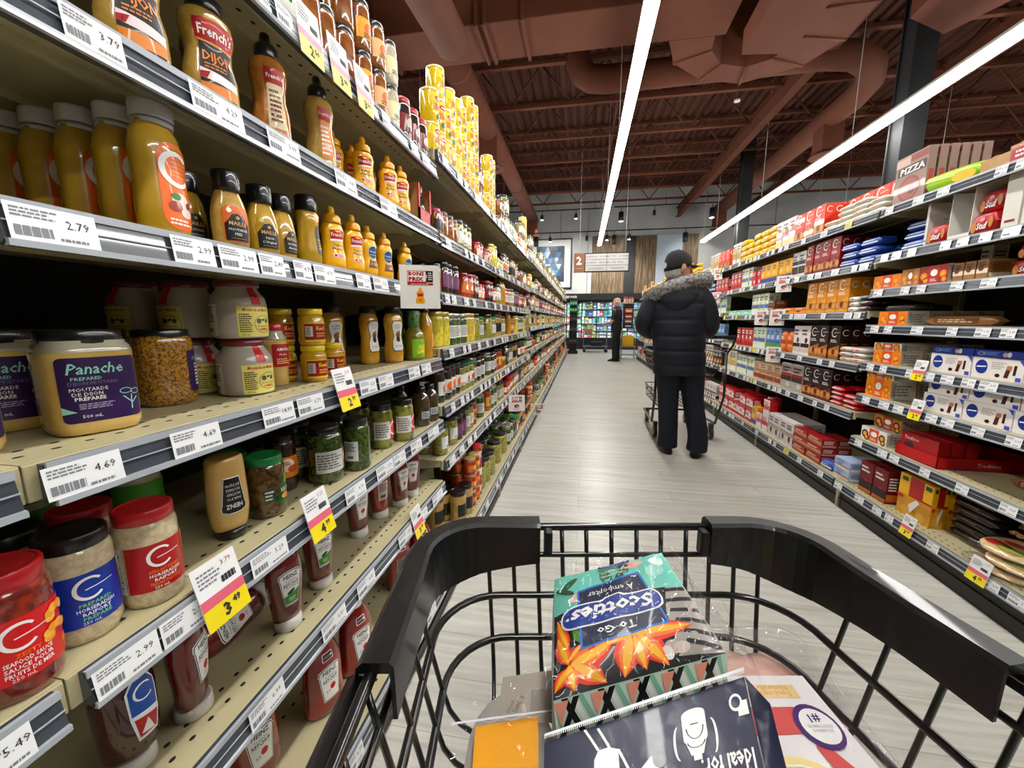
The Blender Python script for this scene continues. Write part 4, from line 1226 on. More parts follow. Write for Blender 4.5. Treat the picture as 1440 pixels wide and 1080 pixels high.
plain_jar('tahini', C_('tahini', '#a8843c', '#b8944c', 30), 'bk', .040, .150, '#1c1c1c', 'spread_jar', .93)
plain_jar('boost', DARK, 'bk', .035, .150, '#dfe8e0', 'sauce_jar', .9, accent='#e8742c')
# yellow snack tins with clear plastic look
pr = [(.036, 0), (.037, .002), (.037, .108), (.036, .112)]
YT = M('yellow_tin', '#f0c414', rough=.2, coat=1.0)
for key, c1, c2 in (('tin_red', '#c8281c', '#6a8a2a'), ('tin_green', '#dfe08a', '#8fae2a'), ('tin_dark', '#c8281c', '#28283a')):
    d = D(); d.rect(-.05, .018, .05, .046, P('#f6d83a'), 0).el(0, .030, .022, .009, P(c1), 1).rect(-.012, .028, .012, .032, W, 2)
    d.rect(-.03, -.014, .03, .012, P('#e8b010'), 0); text_block(d, -.022, -.012, .022, .010, 3, P('#b8402c'), 4, 1)
    d.el(.004, -.032, .016, .012, P(c2), 1).el(-.008, -.036, .008, .008, P('#3f6a2a'), 2)
    lid = MB().lathe([(.0375, .110), (.0378, .112), (.0378, .117), (.036, .119)], M('clear_cap', '#e4dca0', rough=.15, coat=1), n=26)
    vessel(key, 'snack_tin', 'tin', pr, YT, lid, [(d, .056, 0)])
# green and yellow tin at the top
pr = [(.033, 0), (.034, .002), (.034, .12), (.033, .122)]
d = D().rect(-.05, -.055, .05, .055, P('#f0efe8'), 0).poly([(-.05, .0), (0, -.03), (.02, .055), (-.05, .055)], P('#1f8a3c'), 1).poly([(-.05, .03), (-.01, .02), (.0, .055), (-.05, .055)], P('#f0d41c'), 2)
vessel('green_tin', 'powder_tin', 'tin', pr, P('#f0efe8'), None, [(d, .060, 0)])
# open cardboard tray with green bottles' red flap
m = MB(); CB = M('corrugated_card', '#a9743f', rough=.85, col2='#b07c48', scale=15); RDC = P('#c62a30')
m.box(-.055, -.06, 0, .055, .12, .004, CB); m.box(-.055, -.06, 0, -.051, .12, .13, CB); m.box(.051, -.06, 0, .055, .12, .13, CB); m.box(-.055, .116, 0, .055, .12, .13, CB)
m.box(-.057, -.062, 0, .057, -.058, .05, RDC); m.box(-.057, -.062, 0, -.045, -.058, .13, RDC); m.box(.045, -.062, 0, .057, -.058, .13, RDC)
Kind('card_tray', 'shelf_tray', 'box', [('tray', m, None, [])], .057, .13)
pr = [(.022, 0), (.025, .003), (.025, .07), (.018, .09), (.012, .10), (.012, .112)]
lid = MB().lathe([(.014, .110), (.0145, .112), (.0145, .135), (.01, .137)], LID_RD, n=16)
d = D().rect(-.022, -.02, .022, .02, P('#1c4a2a'), 0); text_block(d, -.016, -.012, .016, .012, 3, W, 4, 1)
vessel('green_bottle', 'sauce_bottle', 'bottle', pr, C_('dark_green_glass', '#122a18'), lid, [(d, .036, 0)], lidname='cap', n=18)
# dark tall bottle for fifth shelf
pr = [(.030, 0), (.034, .004), (.035, .012), (.035, .095), (.028, .118), (.018, .128), (.017, .134)]
lid = MB().lathe([(.019, .132), (.0195, .134), (.0195, .150), (.016, .152)], LID_BK, n=18)
d = D().rect(-.022, -.014, .012, .014, P('#b8c0c4'), 0).ring(.022, .0, .010, .002, W, 1); text_block(d, -.018, -.01, .008, .01, 3, K, 4, 1)
vessel('balsamic', 'sauce_bottle', 'bottle', pr, C_('dark_olive_sauce', '#3a2c14', '#4a3a1c', 20), lid, [(d, .045, 0)], lidname='cap', n=20)
# ------------------------------------------------------------------ products on the left shelves
RL = PI / 2
SH = dict(r0=1.72, r1=1.49, r2=1.27, r3=1.0, r4=.745, r5=.475, b=.20)
SHN = dict(r0='top shelf', r1='second shelf', r2='third shelf', r3='fourth shelf', r4='fifth shelf', r5='sixth shelf', b='bottom shelf')
def L(key, sh, x, y, label, rz=0.0, dz=0.0, group=None, rot=None):
    rz -= .12 if key == 'c_orange' else .62 if sh == 'r1' and key != 'card_tray' else .44
    if key == 'card_tray': rz = 0
    if sh in ('r4', 'r5'): y += .012
    return put(key, x, y, SH[sh] + dz + .0005, RL + rz, label, group, rot=rot)
G1 = 'orange-labelled mustard bottles'
L('c_orange', 'r2', -.612, .520, 'front olive-yellow mustard bottle with orange ring-letter label and grey cap', .25, group=G1)
for i, x in enumerate((-.672, -.732, -.792, -.852, -.912)):
    L('c_orange', 'r2', x, .520 - .004 * i, 'mustard bottle with grey cap queued %s behind the front orange-labelled one' % ['directly', 'second', 'third', 'fourth', 'fifth'][i], .25, group=G1)
L('maille_honey', 'r2', -.596, .618, 'black-capped honey mustard bottle with orange-edged black label, third shelf', .15)
L('maille_gr', 'r2', -.660, .600, 'black-capped mustard bottle half hidden behind the orange-edged honey mustard', .2)
L('maille_orig', 'r2', -.594, .686, 'black-capped olive mustard bottle with scalloped black label facing the aisle', .1)
L('maille_gr', 'r2', -.598, .742, 'black-capped mustard bottle with narrow black label right of the scalloped one', .45)
L('maille_gr', 'r2', -.658, .735, 'black-capped mustard bottle in the second row behind the narrow-labelled one', .3)
L('blk_cap', 'r2', -.592, .812, 'waisted olive mustard bottle with tall black cap before the yellow squeeze bottles', .1)
L('fr_yellow', 'r2', -.592, .899, 'yellow squeeze mustard with red flag label, first of the third shelf pair', .1)
L('fr_yellow', 'r2', -.588, .978, 'yellow squeeze mustard with red flag label, second of the third shelf pair', .1)
L('blue_yellow', 'r2', -.588, 1.052, 'yellow squeeze mustard with blue oval label, nearest of three on the third shelf', .2)
L('blue_yellow', 'r2', -.586, 1.140, 'yellow squeeze mustard with blue oval label, middle of three on the third shelf', .1)
L('blue_yellow', 'r2', -.588, 1.285, 'yellow squeeze mustard with blue oval label just above the price sign', .1)
L('dijon_fr', 'r1', -.600, .500, 'tan squeeze mustard with black and red label, at the top left edge', .35)
L('dijon_fr', 'r1', -.603, .618, 'tan squeeze mustard with black and red label, second along the second shelf', .3)
L('dark_fr', 'r1', -.668, .668, 'dark brown sauce bottle standing behind the red-labelled tan mustards', .1)
L('honey_fr', 'r1', -.606, .750, 'honey-brown waisted squeeze bottle on the second shelf', -.25)
L('dark_fr', 'r1', -.672, .830, 'dark brown sauce bottle between the honey-brown and pale tan squeeze bottles', .1)
L('tan_fr', 'r1', -.604, .897, 'pale tan waisted squeeze bottle with small red label, second shelf', -.2)
for i, (x, y_, s_) in enumerate(((-.655, 1.02, 'behind'), (-.598, 1.07, 'first in front'), (-.655, 1.11, 'second behind'), (-.590, 1.195, 'second in front'), (-.655, 1.19, 'third behind'), (-.588, 1.275, 'last in front'))):
    L('fr_yellow', 'r1', x, y_, 'yellow squeeze mustard on the second shelf, %s before the cardboard tray' % s_, -.1, group='yellow squeeze mustards on the second shelf')
L('card_tray', 'r1', -.635, 1.445, 'open brown cardboard tray with red edges on the second shelf')
for i, (x, y_) in enumerate(((-.61, 1.42), (-.61, 1.472), (-.665, 1.42), (-.665, 1.472))):
    L('green_bottle', 'r1', x, y_, 'dark green sauce bottle, %s in the cardboard tray' % ['front near', 'front far', 'second row near', 'second row far'][i], dz=.005, group='green bottles in the cardboard tray')
# top shelf, near bay
L('green_tin', 'r0', -.60, .80, 'green, yellow and white powder tin at the top of the picture')
for i, y_ in enumerate((.875, .93)):
    L('spice_sq', 'r0', -.605, y_, 'small dark spice jar, %s after the green and yellow tin' % ['first', 'second'][i])
def tier(key, sh, x, y, n, what, grp=None, h=None, far=False, base=None):
    hh = h or KINDS[key].h
    z = base if base is not None else SH[sh]
    for k in range(n):
        pos = {1: ['alone'], 2: ['lower of the stacked pair', 'upper of the stacked pair'], 3: ['bottom of its stack of three', 'middle of its stack of three', 'top of its stack of three']}[n][k]
        put(key, x, y, z + k * (hh + .0008) + .0005, RL, what + ', ' + pos, grp, far=far)
tier('spice_sq', 'r0', -.60, 1.00, 2, 'dark square-looking spice jar right of the small dark jars')
tier('spice_yel', 'r0', -.598, 1.085, 2, 'yellow-labelled spice jar with black lid')
tier('spice_ora', 'r0', -.598, 1.165, 2, 'peach-labelled spice jar with black lid')
tier('spice_lt', 'r0', -.598, 1.24, 2, 'pale green-labelled spice jar with black lid')
for i, y_ in enumerate((1.33, 1.40, 1.47)):
    tier('maroon', 'r0', -.605, y_, 1, 'maroon-labelled jar on the top shelf, %s before the yellow tins' % ['third', 'second', 'first'][i])
# fourth shelf
L('panache', 'r3', -.669, .431, 'big dijon mustard jar with purple label and black lid', .15)
L('panache', 'r3', -.790, .412, 'big dijon jar standing directly behind the front purple-labelled jar', .15)
L('panache', 'r3', -.690, .300, 'big dijon jar cut off by the left frame edge, fourth shelf', .3)
L('grain', 'r3', -.741, .594, 'grainy brown mustard jar with black lid beside the purple-labelled jar', .1)
L('grain', 'r3', -.835, .560, 'grainy mustard jar in the shade behind the first grainy jar', .1)
L('crock', 'r3', -.681, .707, 'stoneware mustard crock with red seal and yellow label, lower of the front pair', .1, group='stoneware crocks')
L('crock', 'r3', -.681, .705, 'stoneware mustard crock with red seal and yellow label, upper of the front pair', .16, .1135, group='stoneware crocks')
for i, (x, y_) in enumerate(((-.795, .700), (-.905, .69))):
    for k in range(2):
        L('crock', 'r3', x, y_, 'stoneware mustard crock in the %s row back, %s' % (['second', 'third'][i], ['lower', 'upper'][k]), -1.3 if k else .2, k * .1135, group='stoneware crocks')
L('dijon_glass', 'r3', -.700, .812, 'small waisted dijon glass with red label and red lid', .1)
for i, (x, y_, k, w_) in enumerate(((-.655, .884, 0, 'lower nearest'), (-.655, .884, 1, 'upper nearest'), (-.678, .992, 0, 'lower right one'), (-.725, .865, 0, 'lower in the second row'), (-.725, .865, 1, 'upper in the second row'))):
    L('keens', 'r3', x, y_, 'small yellow-lidded mustard jar with dark red label, %s' % w_, 0, k * .0885, group='small yellow-lidded mustard jars')
L('fr_yellow', 'r3', -.80, .87, 'yellow squeeze mustard in the shade behind the small yellow-lidded jars')
L('badge', 'r3', -.780, 1.15, 'amber mustard bottle set back in the shade beside the price card')
L('badge', 'r3', -.725, 1.275, 'amber mustard bottle with cream badge, left of the front badge bottle', .2)
L('badge', 'r3', -.665, 1.335, 'amber mustard bottle with cream badge standing at the front', .05)
L('lime', 'r3', -.628, 1.428, 'dressing bottle with lime green label and chequered green cap, in front')
L('lime', 'r3', -.700, 1.440, 'lime green-labelled dressing bottle just behind the front one')
L('amber', 'r3', -.612, 1.500, 'slim amber dressing bottle at the end of the fourth shelf')
# fifth shelf
L('c_sea', 'r4', -.612, .274, 'red seafood sauce jar with red lid in the lower left corner', .25)
L('c_sea', 'r4', -.700, .262, 'red-lidded jar behind the seafood sauce jar at the left edge', .1)
L('c_blue', 'r4', -.634, .352, 'horseradish jar with blue label and black lid', .2)
L('c_blue', 'r4', -.715, .335, 'black-lidded jar behind the blue-labelled horseradish', .2)
L('c_red', 'r4', -.618, .425, 'horseradish jar with red label and red lid, in front', .2)
L('c_red', 'r4', -.705, .408, 'horseradish jar with red lid behind the front red one', .2)
L('tall_green', 'r4', -.748, .515, 'tall green-sleeved spread jar behind the red-lidded horseradish')
L('tall_green', 'r4', -.800, .40, 'tall green-sleeved spread jar in deep shade behind the horseradish jars')
L('heinz_mustard', 'r4', -.650, .591, 'upside-down pale mustard bottle with black keystone label', .05)
L('relish', 'r4', -.650, .681, 'brown relish jar with green lid and green label, in front', .1)
L('relish', 'r4', -.730, .676, 'green-lidded relish jar right behind the front relish jar', .1)
L('orange_lab', 'r4', -.705, .795, 'dark jar with orange label between the relish and the green jar', .1)
L('green_white', 'r4', -.640, .866, 'dark green relish jar with wide white label', .05)
L('green_white', 'r4', -.735, .880, 'dark green jar behind the wide white-labelled one', .05)
L('green_back', 'r4', -.606, .955, 'dark green relish jar turned to show its barcode label', -.2)
L('green_back', 'r4', -.690, .985, 'dark green jar with white label in the second row', .1)
L('c_rel', 'r4', -.630, 1.140, 'green relish jar with white and red ring-letter label, nearer of two')
L('c_rel', 'r4', -.598, 1.228, 'green relish jar with white and red ring-letter label, farther of two')
L('c_rel', 'r4', -.715, 1.150, 'relish jar with ring-letter label in the row behind the front two')
L('balsamic', 'r4', -.612, 1.415, 'dark brown sauce bottle near the end of the fifth shelf')
L('balsamic', 'r4', -.606, 1.492, 'dark brown sauce bottle, last on the fifth shelf of the mustard bay')
L('balsamic', 'r4', -.70, 1.42, 'dark brown sauce bottle behind the last two of the fifth shelf')
# sixth shelf: ketchup on caps
L('ket_blue', 'r5', -.664, .394, 'dark ketchup bottle with blue ring-letter label at the lower left', .1)
L('ket', 'r5', -.653, .482, 'ketchup bottle standing on its cap below the 2.99 price tags', .9)
put('ket', -.735, .745, SH['r5'] + .031, 0, 'ketchup bottle lying on its side behind the standing ones', rot=(PI / 2, -1.92, 0))
L('ket_green', 'r5', -.633, .687, 'ketchup bottle on its cap with green pickle picture, nearer one', .1)
L('ket_green', 'r5', -.650, .826, 'ketchup bottle on its cap with green pickle picture, farther one', .1)
L('ket', 'r5', -.705, .900, 'ketchup bottle right behind the farther green pickle-picture one', .2)
L('ket', 'r5', -.685, 1.064, 'ketchup bottle with plain keystone label, left of the barcode-side bottle', .1)
L('ket_back', 'r5', -.680, 1.190, 'ketchup bottle turned to show its beige barcode label', .1)
L('ket', 'r5', -.649, 1.285, 'bright ketchup bottle near the right end of the sixth shelf', .1)
L('ket', 'r5', -.645, 1.372, 'ketchup bottle, last on the sixth shelf', -.3)
L('ket', 'r5', -.74, 1.30, 'ketchup bottle in the row behind the last two of the sixth shelf', .1)
# bottom shelf: ketchup jugs
L('jug', 'b', -.655, .600, 'large ketchup jug on the bottom shelf, nearest the camera', .1)
L('jug', 'b', -.745, .66, 'large ketchup jug set back behind the nearest jug', .1)
L('jug', 'b', -.607, .760, 'large ketchup jug on the bottom shelf, front left of the close pair', .1)
L('jug', 'b', -.592, .882, 'large ketchup jug on the bottom shelf, front right of the close pair', .1)
L('jug_back', 'b', -.630, 1.225, 'large ketchup jug turned to show its long back label')
L('jug', 'b', -.594, 1.338, 'large ketchup jug on the bottom shelf, last before the tahini jars')

# promo cards and sign on the rails
def card(y, z, price, struck, label, w_=.075, tilt=.25, side='L', x=None):
    m = card_mesh(price, w_, struck)
    o = obj('price_card', m)
    if side == 'L':
        o.location = (x if x is not None else -.545, y, z); o.rotation_euler = (-tilt, 0, PI / 2)
    else:
        o.location = (x if x is not None else 1.60, y, z); o.rotation_euler = (-tilt, 0, -PI / 2)
    return tag(o, label, 'price card', 'yellow promo price cards')
card(.478, .730, '3.49', '3.79', 'promo card reading 3.49 clipped to the fifth shelf rail')
card(.715, .735, '4.99', '5.29', 'promo card reading 4.99 clipped to the fifth shelf rail')
card(.845, .985, '2.99', '3.79', 'promo card clipped under the small yellow-lidded jars')
card(1.215, .455, '3.49', '3.99', 'promo card on the sixth shelf rail near the ketchup jugs')
for i, y_ in enumerate((.80, .90, 1.00)):
    o = card(y_, 1.70, ['2.50', '3.00', '3.50'][i], '3.99', 'promo card hanging from the top shelf rail, %s from the left' % ['first', 'second', 'third'][i], .07, .1)
def prix_sign(x, y, z, label, rz, w_=.135, h=.125, pic='bottle', rx=0):
    m = MB(); m.box(-w_ / 2, 0, -h / 2, w_ / 2, .0015, h / 2, M('sign_card', '#e8e6e0', rough=.35, coat=.3))
    R = P('#c2161f'); d = D(); s = w_ / .135
    d.rect(-.042 * s, .012 * s, .022 * s, .054 * s, R, 0).rect(-.040 * s, .018 * s, .020 * s, .052 * s, P('#f3f1ec'), 1)
    d.text('BONS', -.0115 * s, .0445 * s, .0125 * s, R, 2, bold=.05, w=.053 * s).text('PRIX', -.0125 * s, .0265 * s, .0125 * s, R, 2, bold=.05, w=.050 * s)
    d.poly([(.018 * s, .016 * s), (.044 * s, .016 * s), (.044 * s, .054 * s), (.018 * s, .054 * s), (.025 * s, .035 * s)], K, 2); d.micro(.028 * s, .022 * s, .042 * s, .050 * s, 4, W, 3, 4)
    d.rect(-.042 * s, .006 * s, .044 * s, .013 * s, R, 2).micro(-.030 * s, .0075 * s, .030 * s, .0115 * s, 1, W, 3, 2)
    if pic == 'bottle':
        Y = P('#eeb01c')
        d.poly([(-.015 * s, -.056 * s), (.013 * s, -.056 * s), (.015 * s, -.046 * s), (.010 * s, -.032 * s), (.013 * s, -.020 * s), (.006 * s, -.012 * s), (.003 * s, -.002 * s), (-.003 * s, -.002 * s), (-.006 * s, -.012 * s), (-.014 * s, -.020 * s), (-.011 * s, -.032 * s), (-.016 * s, -.046 * s)], Y, 1)
        d.rect(-.009 * s, -.032 * s, .009 * s, -.022 * s, R, 2).micro(-.006 * s, -.050 * s, .006 * s, -.040 * s, 2, P('#8a4a1c'), 2, 3)
    else:
        d.el(0, -.026 * s, .022 * s, .016 * s, P('#7a4a3c'), 1).el(.006 * s, -.03 * s, .012 * s, .009 * s, P('#c98a6a'), 2).micro(-.03 * s, -.055 * s, .03 * s, -.046 * s, 1, R, 1, 5)
    d.put(m, on_front(0, 0, 0))
    o = obj('price_sign', m, None, (x, y, z), (rx, 0, rz))
    return tag(o, label, 'sign', 'BONS PRIX signs')
prix_sign(-.495, 1.185, 1.250, 'BONS PRIX sign with yellow bottle picture sticking out from the left third shelf', .42, .120, .130, rx=0.0)

# ------------------------------------------------------------------ shelves further down the left aisle
DESC = dict(tin_red='yellow snack tin with red badge', tin_green='yellow snack tin with pale green badge', tin_dark='yellow snack tin with dark fruit', c_rel='relish jar with red ring label', c_pur='jar with purple ring label',
    c_grn='pickle jar with green ring label', c_pic='green-lidded pickle jar', c_blu='wide jar with blue ring label', c_tea='olive jar with teal ring label', c_ora='red-lidded jar with orange label', c_oli='olive jar with red ring label', c_yel='jar of yellow peppers',
    c_whi='white-labelled olive jar', olive_big='big round olive jar', capers='slim dark caper jar', pep_gold='gold-lidded pepper jar', red_yel='dark jar with yellow label', green_lidj='green-lidded olive jar',
    white_jar='black-lidded white-label jar', mini_red='small red-lidded jar', mini_or='small orange-label jar', anch='tiny red-label jar', purple_j='dark jar with purple label', red_orange='red-lidded salsa jar', maroon='maroon-label jar',
    spice_pk='pink-lidded spice jar', spice_bk='spice jar with pale label', spice_yel='yellow-labelled spice jar', spice_ora='peach-labelled spice jar', spice_lt='pale green spice jar', spice_wh='white-lidded spice jar', spice_gr='spice jar with green label',
    stuffed='small stuffed olive jar', tahini='tan jar with black lid', boost='dark jar with pale label', balsamic='dark brown sauce bottle', green_bottle='dark green sauce bottle', lime='lime-labelled dressing bottle', amber='slim amber bottle', fr_yellow='yellow squeeze bottle', badge='amber badge bottle',
    crock='stoneware crock', spice_sq='plain dark spice jar')
COUNT = {}
def fill_left(shn, S, y0, y1, seq, rows, far, seed, xfront=-.600, stack=1, gapf=1.08, sparse=0.0):
    rd = random.Random(seed); y = y0 + .03; run = 0; key = None; i = 0
    while y < y1 - .03:
        if run <= 0:
            key, run = seq[i % len(seq)]; i += 1
            if far: run = max(1, run)
            if i > 1 and rd.random() < sparse:
                y += .1
        k = KINDS[key]; w_ = k.r * 2 * gapf
        if y + w_ > y1: break
        for rw in range(rows):
            if rd.random() < (.05 if rw == 0 else .15): continue
            x = xfront - k.r - rw * (k.r * 2 + .004) + rd.uniform(-.005, .005)
            ns = stack if not isinstance(stack, dict) else stack.get(key, 1)
            if key.startswith('tin') and ns == 3: ns = rd.choice((2, 3, 3, 4))
            for s_ in range(ns):
                c = COUNT.get((shn, key), 0) + 1; COUNT[(shn, key)] = c
                lab = '%s, %s such along the left aisle\'s %s' % (DESC[key], nth(c), shn)
                put(key, x, y + w_ / 2, S + .0005 + s_ * (k.h + .0008), RL + rd.uniform(-.3, .3), lab, '%s on the left %s' % (DESC[key].replace('jar', 'jars').replace('tin ', 'tins '), shn), far=far)
        y += w_; run -= 1
SEQ = [
    ('top shelf', [('tin_red', 3), ('tin_green', 2), ('tin_red', 2), ('tin_dark', 2), ('spice_bk', 3), ('white_jar', 2), ('c_whi', 3), ('spice_lt', 3), ('red_orange', 3), ('white_jar', 3)]),
    ('second shelf', [('spice_pk', 2), ('spice_sq', 3), ('white_jar', 3), ('mini_red', 2), ('pep_gold', 2), ('stuffed', 4), ('boost', 2), ('c_grn', 1), ('tahini', 2), ('c_ora', 1), ('capers', 2)]),
    ('third shelf', [('spice_sq', 1), ('c_pur', 3), ('red_orange', 2), ('maroon', 2), ('mini_red', 2), ('white_jar', 2), ('amber', 2), ('c_ora', 3), ('c_whi', 2)]),
    ('fourth shelf', [('pep_gold', 2), ('c_grn', 3), ('c_yel', 2), ('olive_big', 1), ('c_pic', 2), ('tahini', 2), ('c_rel', 2), ('amber', 2), ('red_orange', 2), ('olive_big', 1)]),
    ('fifth shelf', [('boost', 4), ('white_jar', 1), ('green_lidj', 2), ('c_grn', 1), ('c_blu', 2), ('red_yel', 2), ('anch', 3), ('balsamic', 2), ('c_rel', 2), ('tahini', 3)]),
    ('sixth shelf', [('white_jar', 3), ('c_pur', 2), ('c_tea', 2), ('red_yel', 1), ('c_grn', 2), ('c_oli', 2), ('mini_red', 3), ('red_orange', 3)]),
    ('bottom shelf', [('tahini', 3), ('mini_or', 2), ('mini_red', 1), ('olive_big', 3), ('c_grn', 2), ('balsamic', 2), ('green_lidj', 2), ('tahini', 2), ('red_orange', 2)])]
for si, (shn, seq) in enumerate(SEQ):
    for (ya, yb, far, lv) in ((1.56, 2.42, False, LF), (2.44, 4.25, True, LF), (4.28, LEFT_END - .02, True, [1.80, 1.50, 1.30, 1.08, .83, .56])):
        S = lv[si] if si < 6 else .20
        rows = 2 if si in (1, 2, 3, 4, 5, 6) and ya < 4.2 else 1
        if si == 6 and ya < 4.2: rows = 3
        st = 1
        if si == 0: st = {'tin_red': 3, 'tin_green': 3, 'tin_dark': 3, 'spice_bk': 2, 'white_jar': 2}
        if si == 6: st = {'mini_or': 3, 'mini_red': 3}
        if si == 1: st = {'mini_red': 1, 'stuffed': 1}
        sq_ = seq
        if ya > 2: sq_ = seq[3:] + seq[:3]
        if si == 0 and ya > 2: sq_ = [('tin_red', 2), ('tin_dark', 2)] + seq[4:]
        if si == 0 and ya > 4: sq_ = seq[4:]
        fill_left(shn, S, ya, yb, sq_, rows, far, si * 7 + int(ya), xfront=(-.520 if si == 6 else -.582), stack=st, gapf=1.06 if ya < 4.2 else 1.3, sparse=.15)
prix_sign(-.50, 3.05, .50, 'BONS PRIX sign low on the left shelving, nearer of two', .35, .13, .13, 'round')
prix_sign(-.46, 4.35, .16, 'BONS PRIX sign hanging at the bottom left rail, farther down', .35, .13, .13, 'round')
# ------------------------------------------------------------------ boxed goods on the right shelves
BKD = {}
# flow-wrapped biscuit roll
def pillow(m, w_, h, d, mat, n=7):
    vs = []; fs = []; nx = 9
    prof = [(-.5, .05), (-.47, .05), (-.45, .35), (-.38, .92), (-.2, 1), (0, 1), (.2, 1), (.38, .92), (.45, .35), (.47, .05), (.5, .05)]
    ns = 14
    for fx, s_ in prof:
        for i in range(ns):
            a = 2 * PI * i / ns; ca, sa = math.cos(a), math.sin(a)
            e = .55
            y = math.copysign(abs(ca) ** e, ca) * d / 2 * (.75 + .25 * s_) + d / 2; z = math.copysign(abs(sa) ** e, sa) * h / 2 * s_ + h / 2
            vs.append((fx * w_, y, z))
    for j in range(len(prof) - 1):
        for i in range(ns):
            k = (i + 1) % ns; fs.append((j * ns + i, j * ns + k, (j + 1) * ns + k, (j + 1) * ns + i))
    fs.append(tuple(reversed(range(ns)))); fs.append(tuple((len(prof) - 1) * ns + i for i in range(ns)))
    m.add(vs, fs, mat, True)
def bkind(key, name, w_, h, d, draw, base, side=None, sidecol=None, bev=.0012, cat='box', desc='', top=None, soft=False):
    m = MB(); B = P(base)
    if soft:
        pillow(m, w_, h, d, B); side = None
    elif sidecol:
        m.box(-w_ / 2, 0, 0, w_ / 2, d, h, P(sidecol), bev)
        m.box(-w_ / 2 - .0002, -.0004, .0005, w_ / 2 + .0002, .001, h - .0005, B)
    else:
        m.box(-w_ / 2, 0, 0, w_ / 2, d, h, B, bev)
    q = D()
    if soft:
        draw(q, w_ * .8, h * .62); q.put(m, lambda u, v, l: (u, -.0006 * (l + 1) + d * .12 * (abs(v / h + .19 - .5) * 2) ** 3, v + h * .19), None, h * .15)
    else:
        draw(q, w_, h); q.put(m, on_front(0, 0, 0))
    if side:
        q = D(); side(q, d, h); q.put(m, on_plane((w_ / 2, d / 2, 0), (0, 1, 0), (0, 0, 1), (1, 0, 0)))
    if top:
        q = D(); top(q, w_, d); q.put(m, on_plane((0, d / 2, h), (1, 0, 0), (0, 1, 0), (0, 0, 1)))
    Kind(key, name, cat, [('box', m, None, [])], w_ / 2, h)
    BKD[key] = (w_, d); DESC[key] = desc
def cookies(q, cx, cy, r, n=3, cols=('#c98438', '#7a4420')):
    for i in range(n):
        x = cx + (i - (n - 1) / 2) * r * 1.3
        q.el(x, cy + (.2 * r if i % 2 else 0), r, r, P(cols[0]), 2 + i, 14).el(x, cy + (.2 * r if i % 2 else 0), r * .72, r * .72, P(cols[1] if i % 2 else '#dca05a'), 3 + i, 12)
def ring_box(key, base, pic, desc, w_=.115, h=.225, d=.055, cc=('#c98438', '#7a4420')):
    def f(q, w_, h):
        Cring(q, -w_ * .08, h * .80, min(w_, h) * .28, W, 2, min(w_, h) * .075)
        q.poly([(-w_ * .12, h * .79), (w_ * .40, h * .81), (w_ * .40, h * .822), (-w_ * .12, h * .805)], W, 2)
        text_block(q, -w_ * .4, h * .50, w_ * .25, h * .60, 2, W, 4, 2)
        q.poly([(-w_ / 2, h * .02), (w_ / 2, h * .02), (w_ / 2, h * .44), (-w_ / 2, h * .30)], P(pic), 1)
        cookies(q, 0, h * .20, w_ * .24, 3, cc)
    def s(q, d, h):
        Cring(q, 0, h * .80, d * .34, W, 1, d * .09)
        text_block(q, -d * .4, h * .1, d * .4, h * .5, 6, P(pic), 3, 1)
    bkind(key, 'cookie_box', w_, h, d, f, base, s, desc=desc)
ring_box('orc', '#e5501c', '#c23a14', 'tall orange ring-letter cracker box', .125, .20, .06)
ring_box('redc', '#a3161f', '#7c0f18', 'tall red ring-letter cookie box', .10, .215, .06)
ring_box('yelc', '#d99414', '#e8ae2c', 'tall yellow ring-letter cookie box', .115, .215, .06)
ring_box('brc', '#3a2014', '#a8702c', 'tall brown ring-letter cookie box', .11, .22, .06)
ring_box('purc', '#3c1826', '#7a2a24', 'tall dark purple ring-letter cookie box', .11, .215, .06)
def band(key, base, bandc, desc, w_, h, d, logo='#f1efe9', food='#e8862c', sidecol='#dedad0', name='cookie_box', txt=None):
    def f(q, w_, h):
        q.rect(-w_ * .17, .001, w_ * .20, h - .001, P(bandc), 1)
        q.el(.015 * w_, h * .60, w_ * .12, h * .19, P(logo), 2, 16)
        if txt: q.text(txt, .015 * w_, h * .60, h * .12, P('#2c4a8a'), 3, w=w_ * .18)
        for x, y_, r in ((-.34, .45, .13), (-.26, .22, .10), (.33, .5, .12), (.38, .2, .09)):
            q.el(x * w_, y_ * h, r * w_, r * w_ * .9, P(food), 1, 14).el(x * w_, y_ * h, r * w_ * .6, r * w_ * .5, P('#f2b04a'), 2, 12)
        text_block(q, -w_ * .1, h * .12, w_ * .14, h * .30, 2, W, 3, 2)
    def s(q, d, h):
        text_block(q, -d * .4, h * .2, d * .4, h * .8, 4, P('#8a8880'), 5, 1)
        q.rect(-d * .48, h * .1, -d * .3, h * .9, P('#b5b2aa'), 1)
    bkind(key, name, w_, h, d, f, base, s, sidecol, desc=desc)
band('orb', '#f0921c', '#e2601a', 'orange cookie box with white oval logo', .20, .072, .10)
band('orb2', '#eeeae2', '#e2601a', 'white cookie box with orange band', .20, .040, .12)
band('orb3', '#f3a024', '#e8701c', 'deep orange cookie box with oval logo', .19, .105, .12, food='#d8781c')
band('donut', '#e8e4dc', '#e2681c', 'orange cookie box with ring-shaped cookies', .20, .075, .13, food='#4a2a1c')
band('donut2', '#c9873a', '#b8481c', 'brown cookie box with ring-shaped cookies', .20, .075, .13, food='#3a1c12')
band('tan', '#c08a4a', '#b8702c', 'tan cookie box with oval logo', .11, .085, .10, food='#d8a05a')
band('ordark', '#a8281c', '#c23a1c', 'dark orange cookie box with large round cookie', .16, .085, .10, food='#e88a2c')
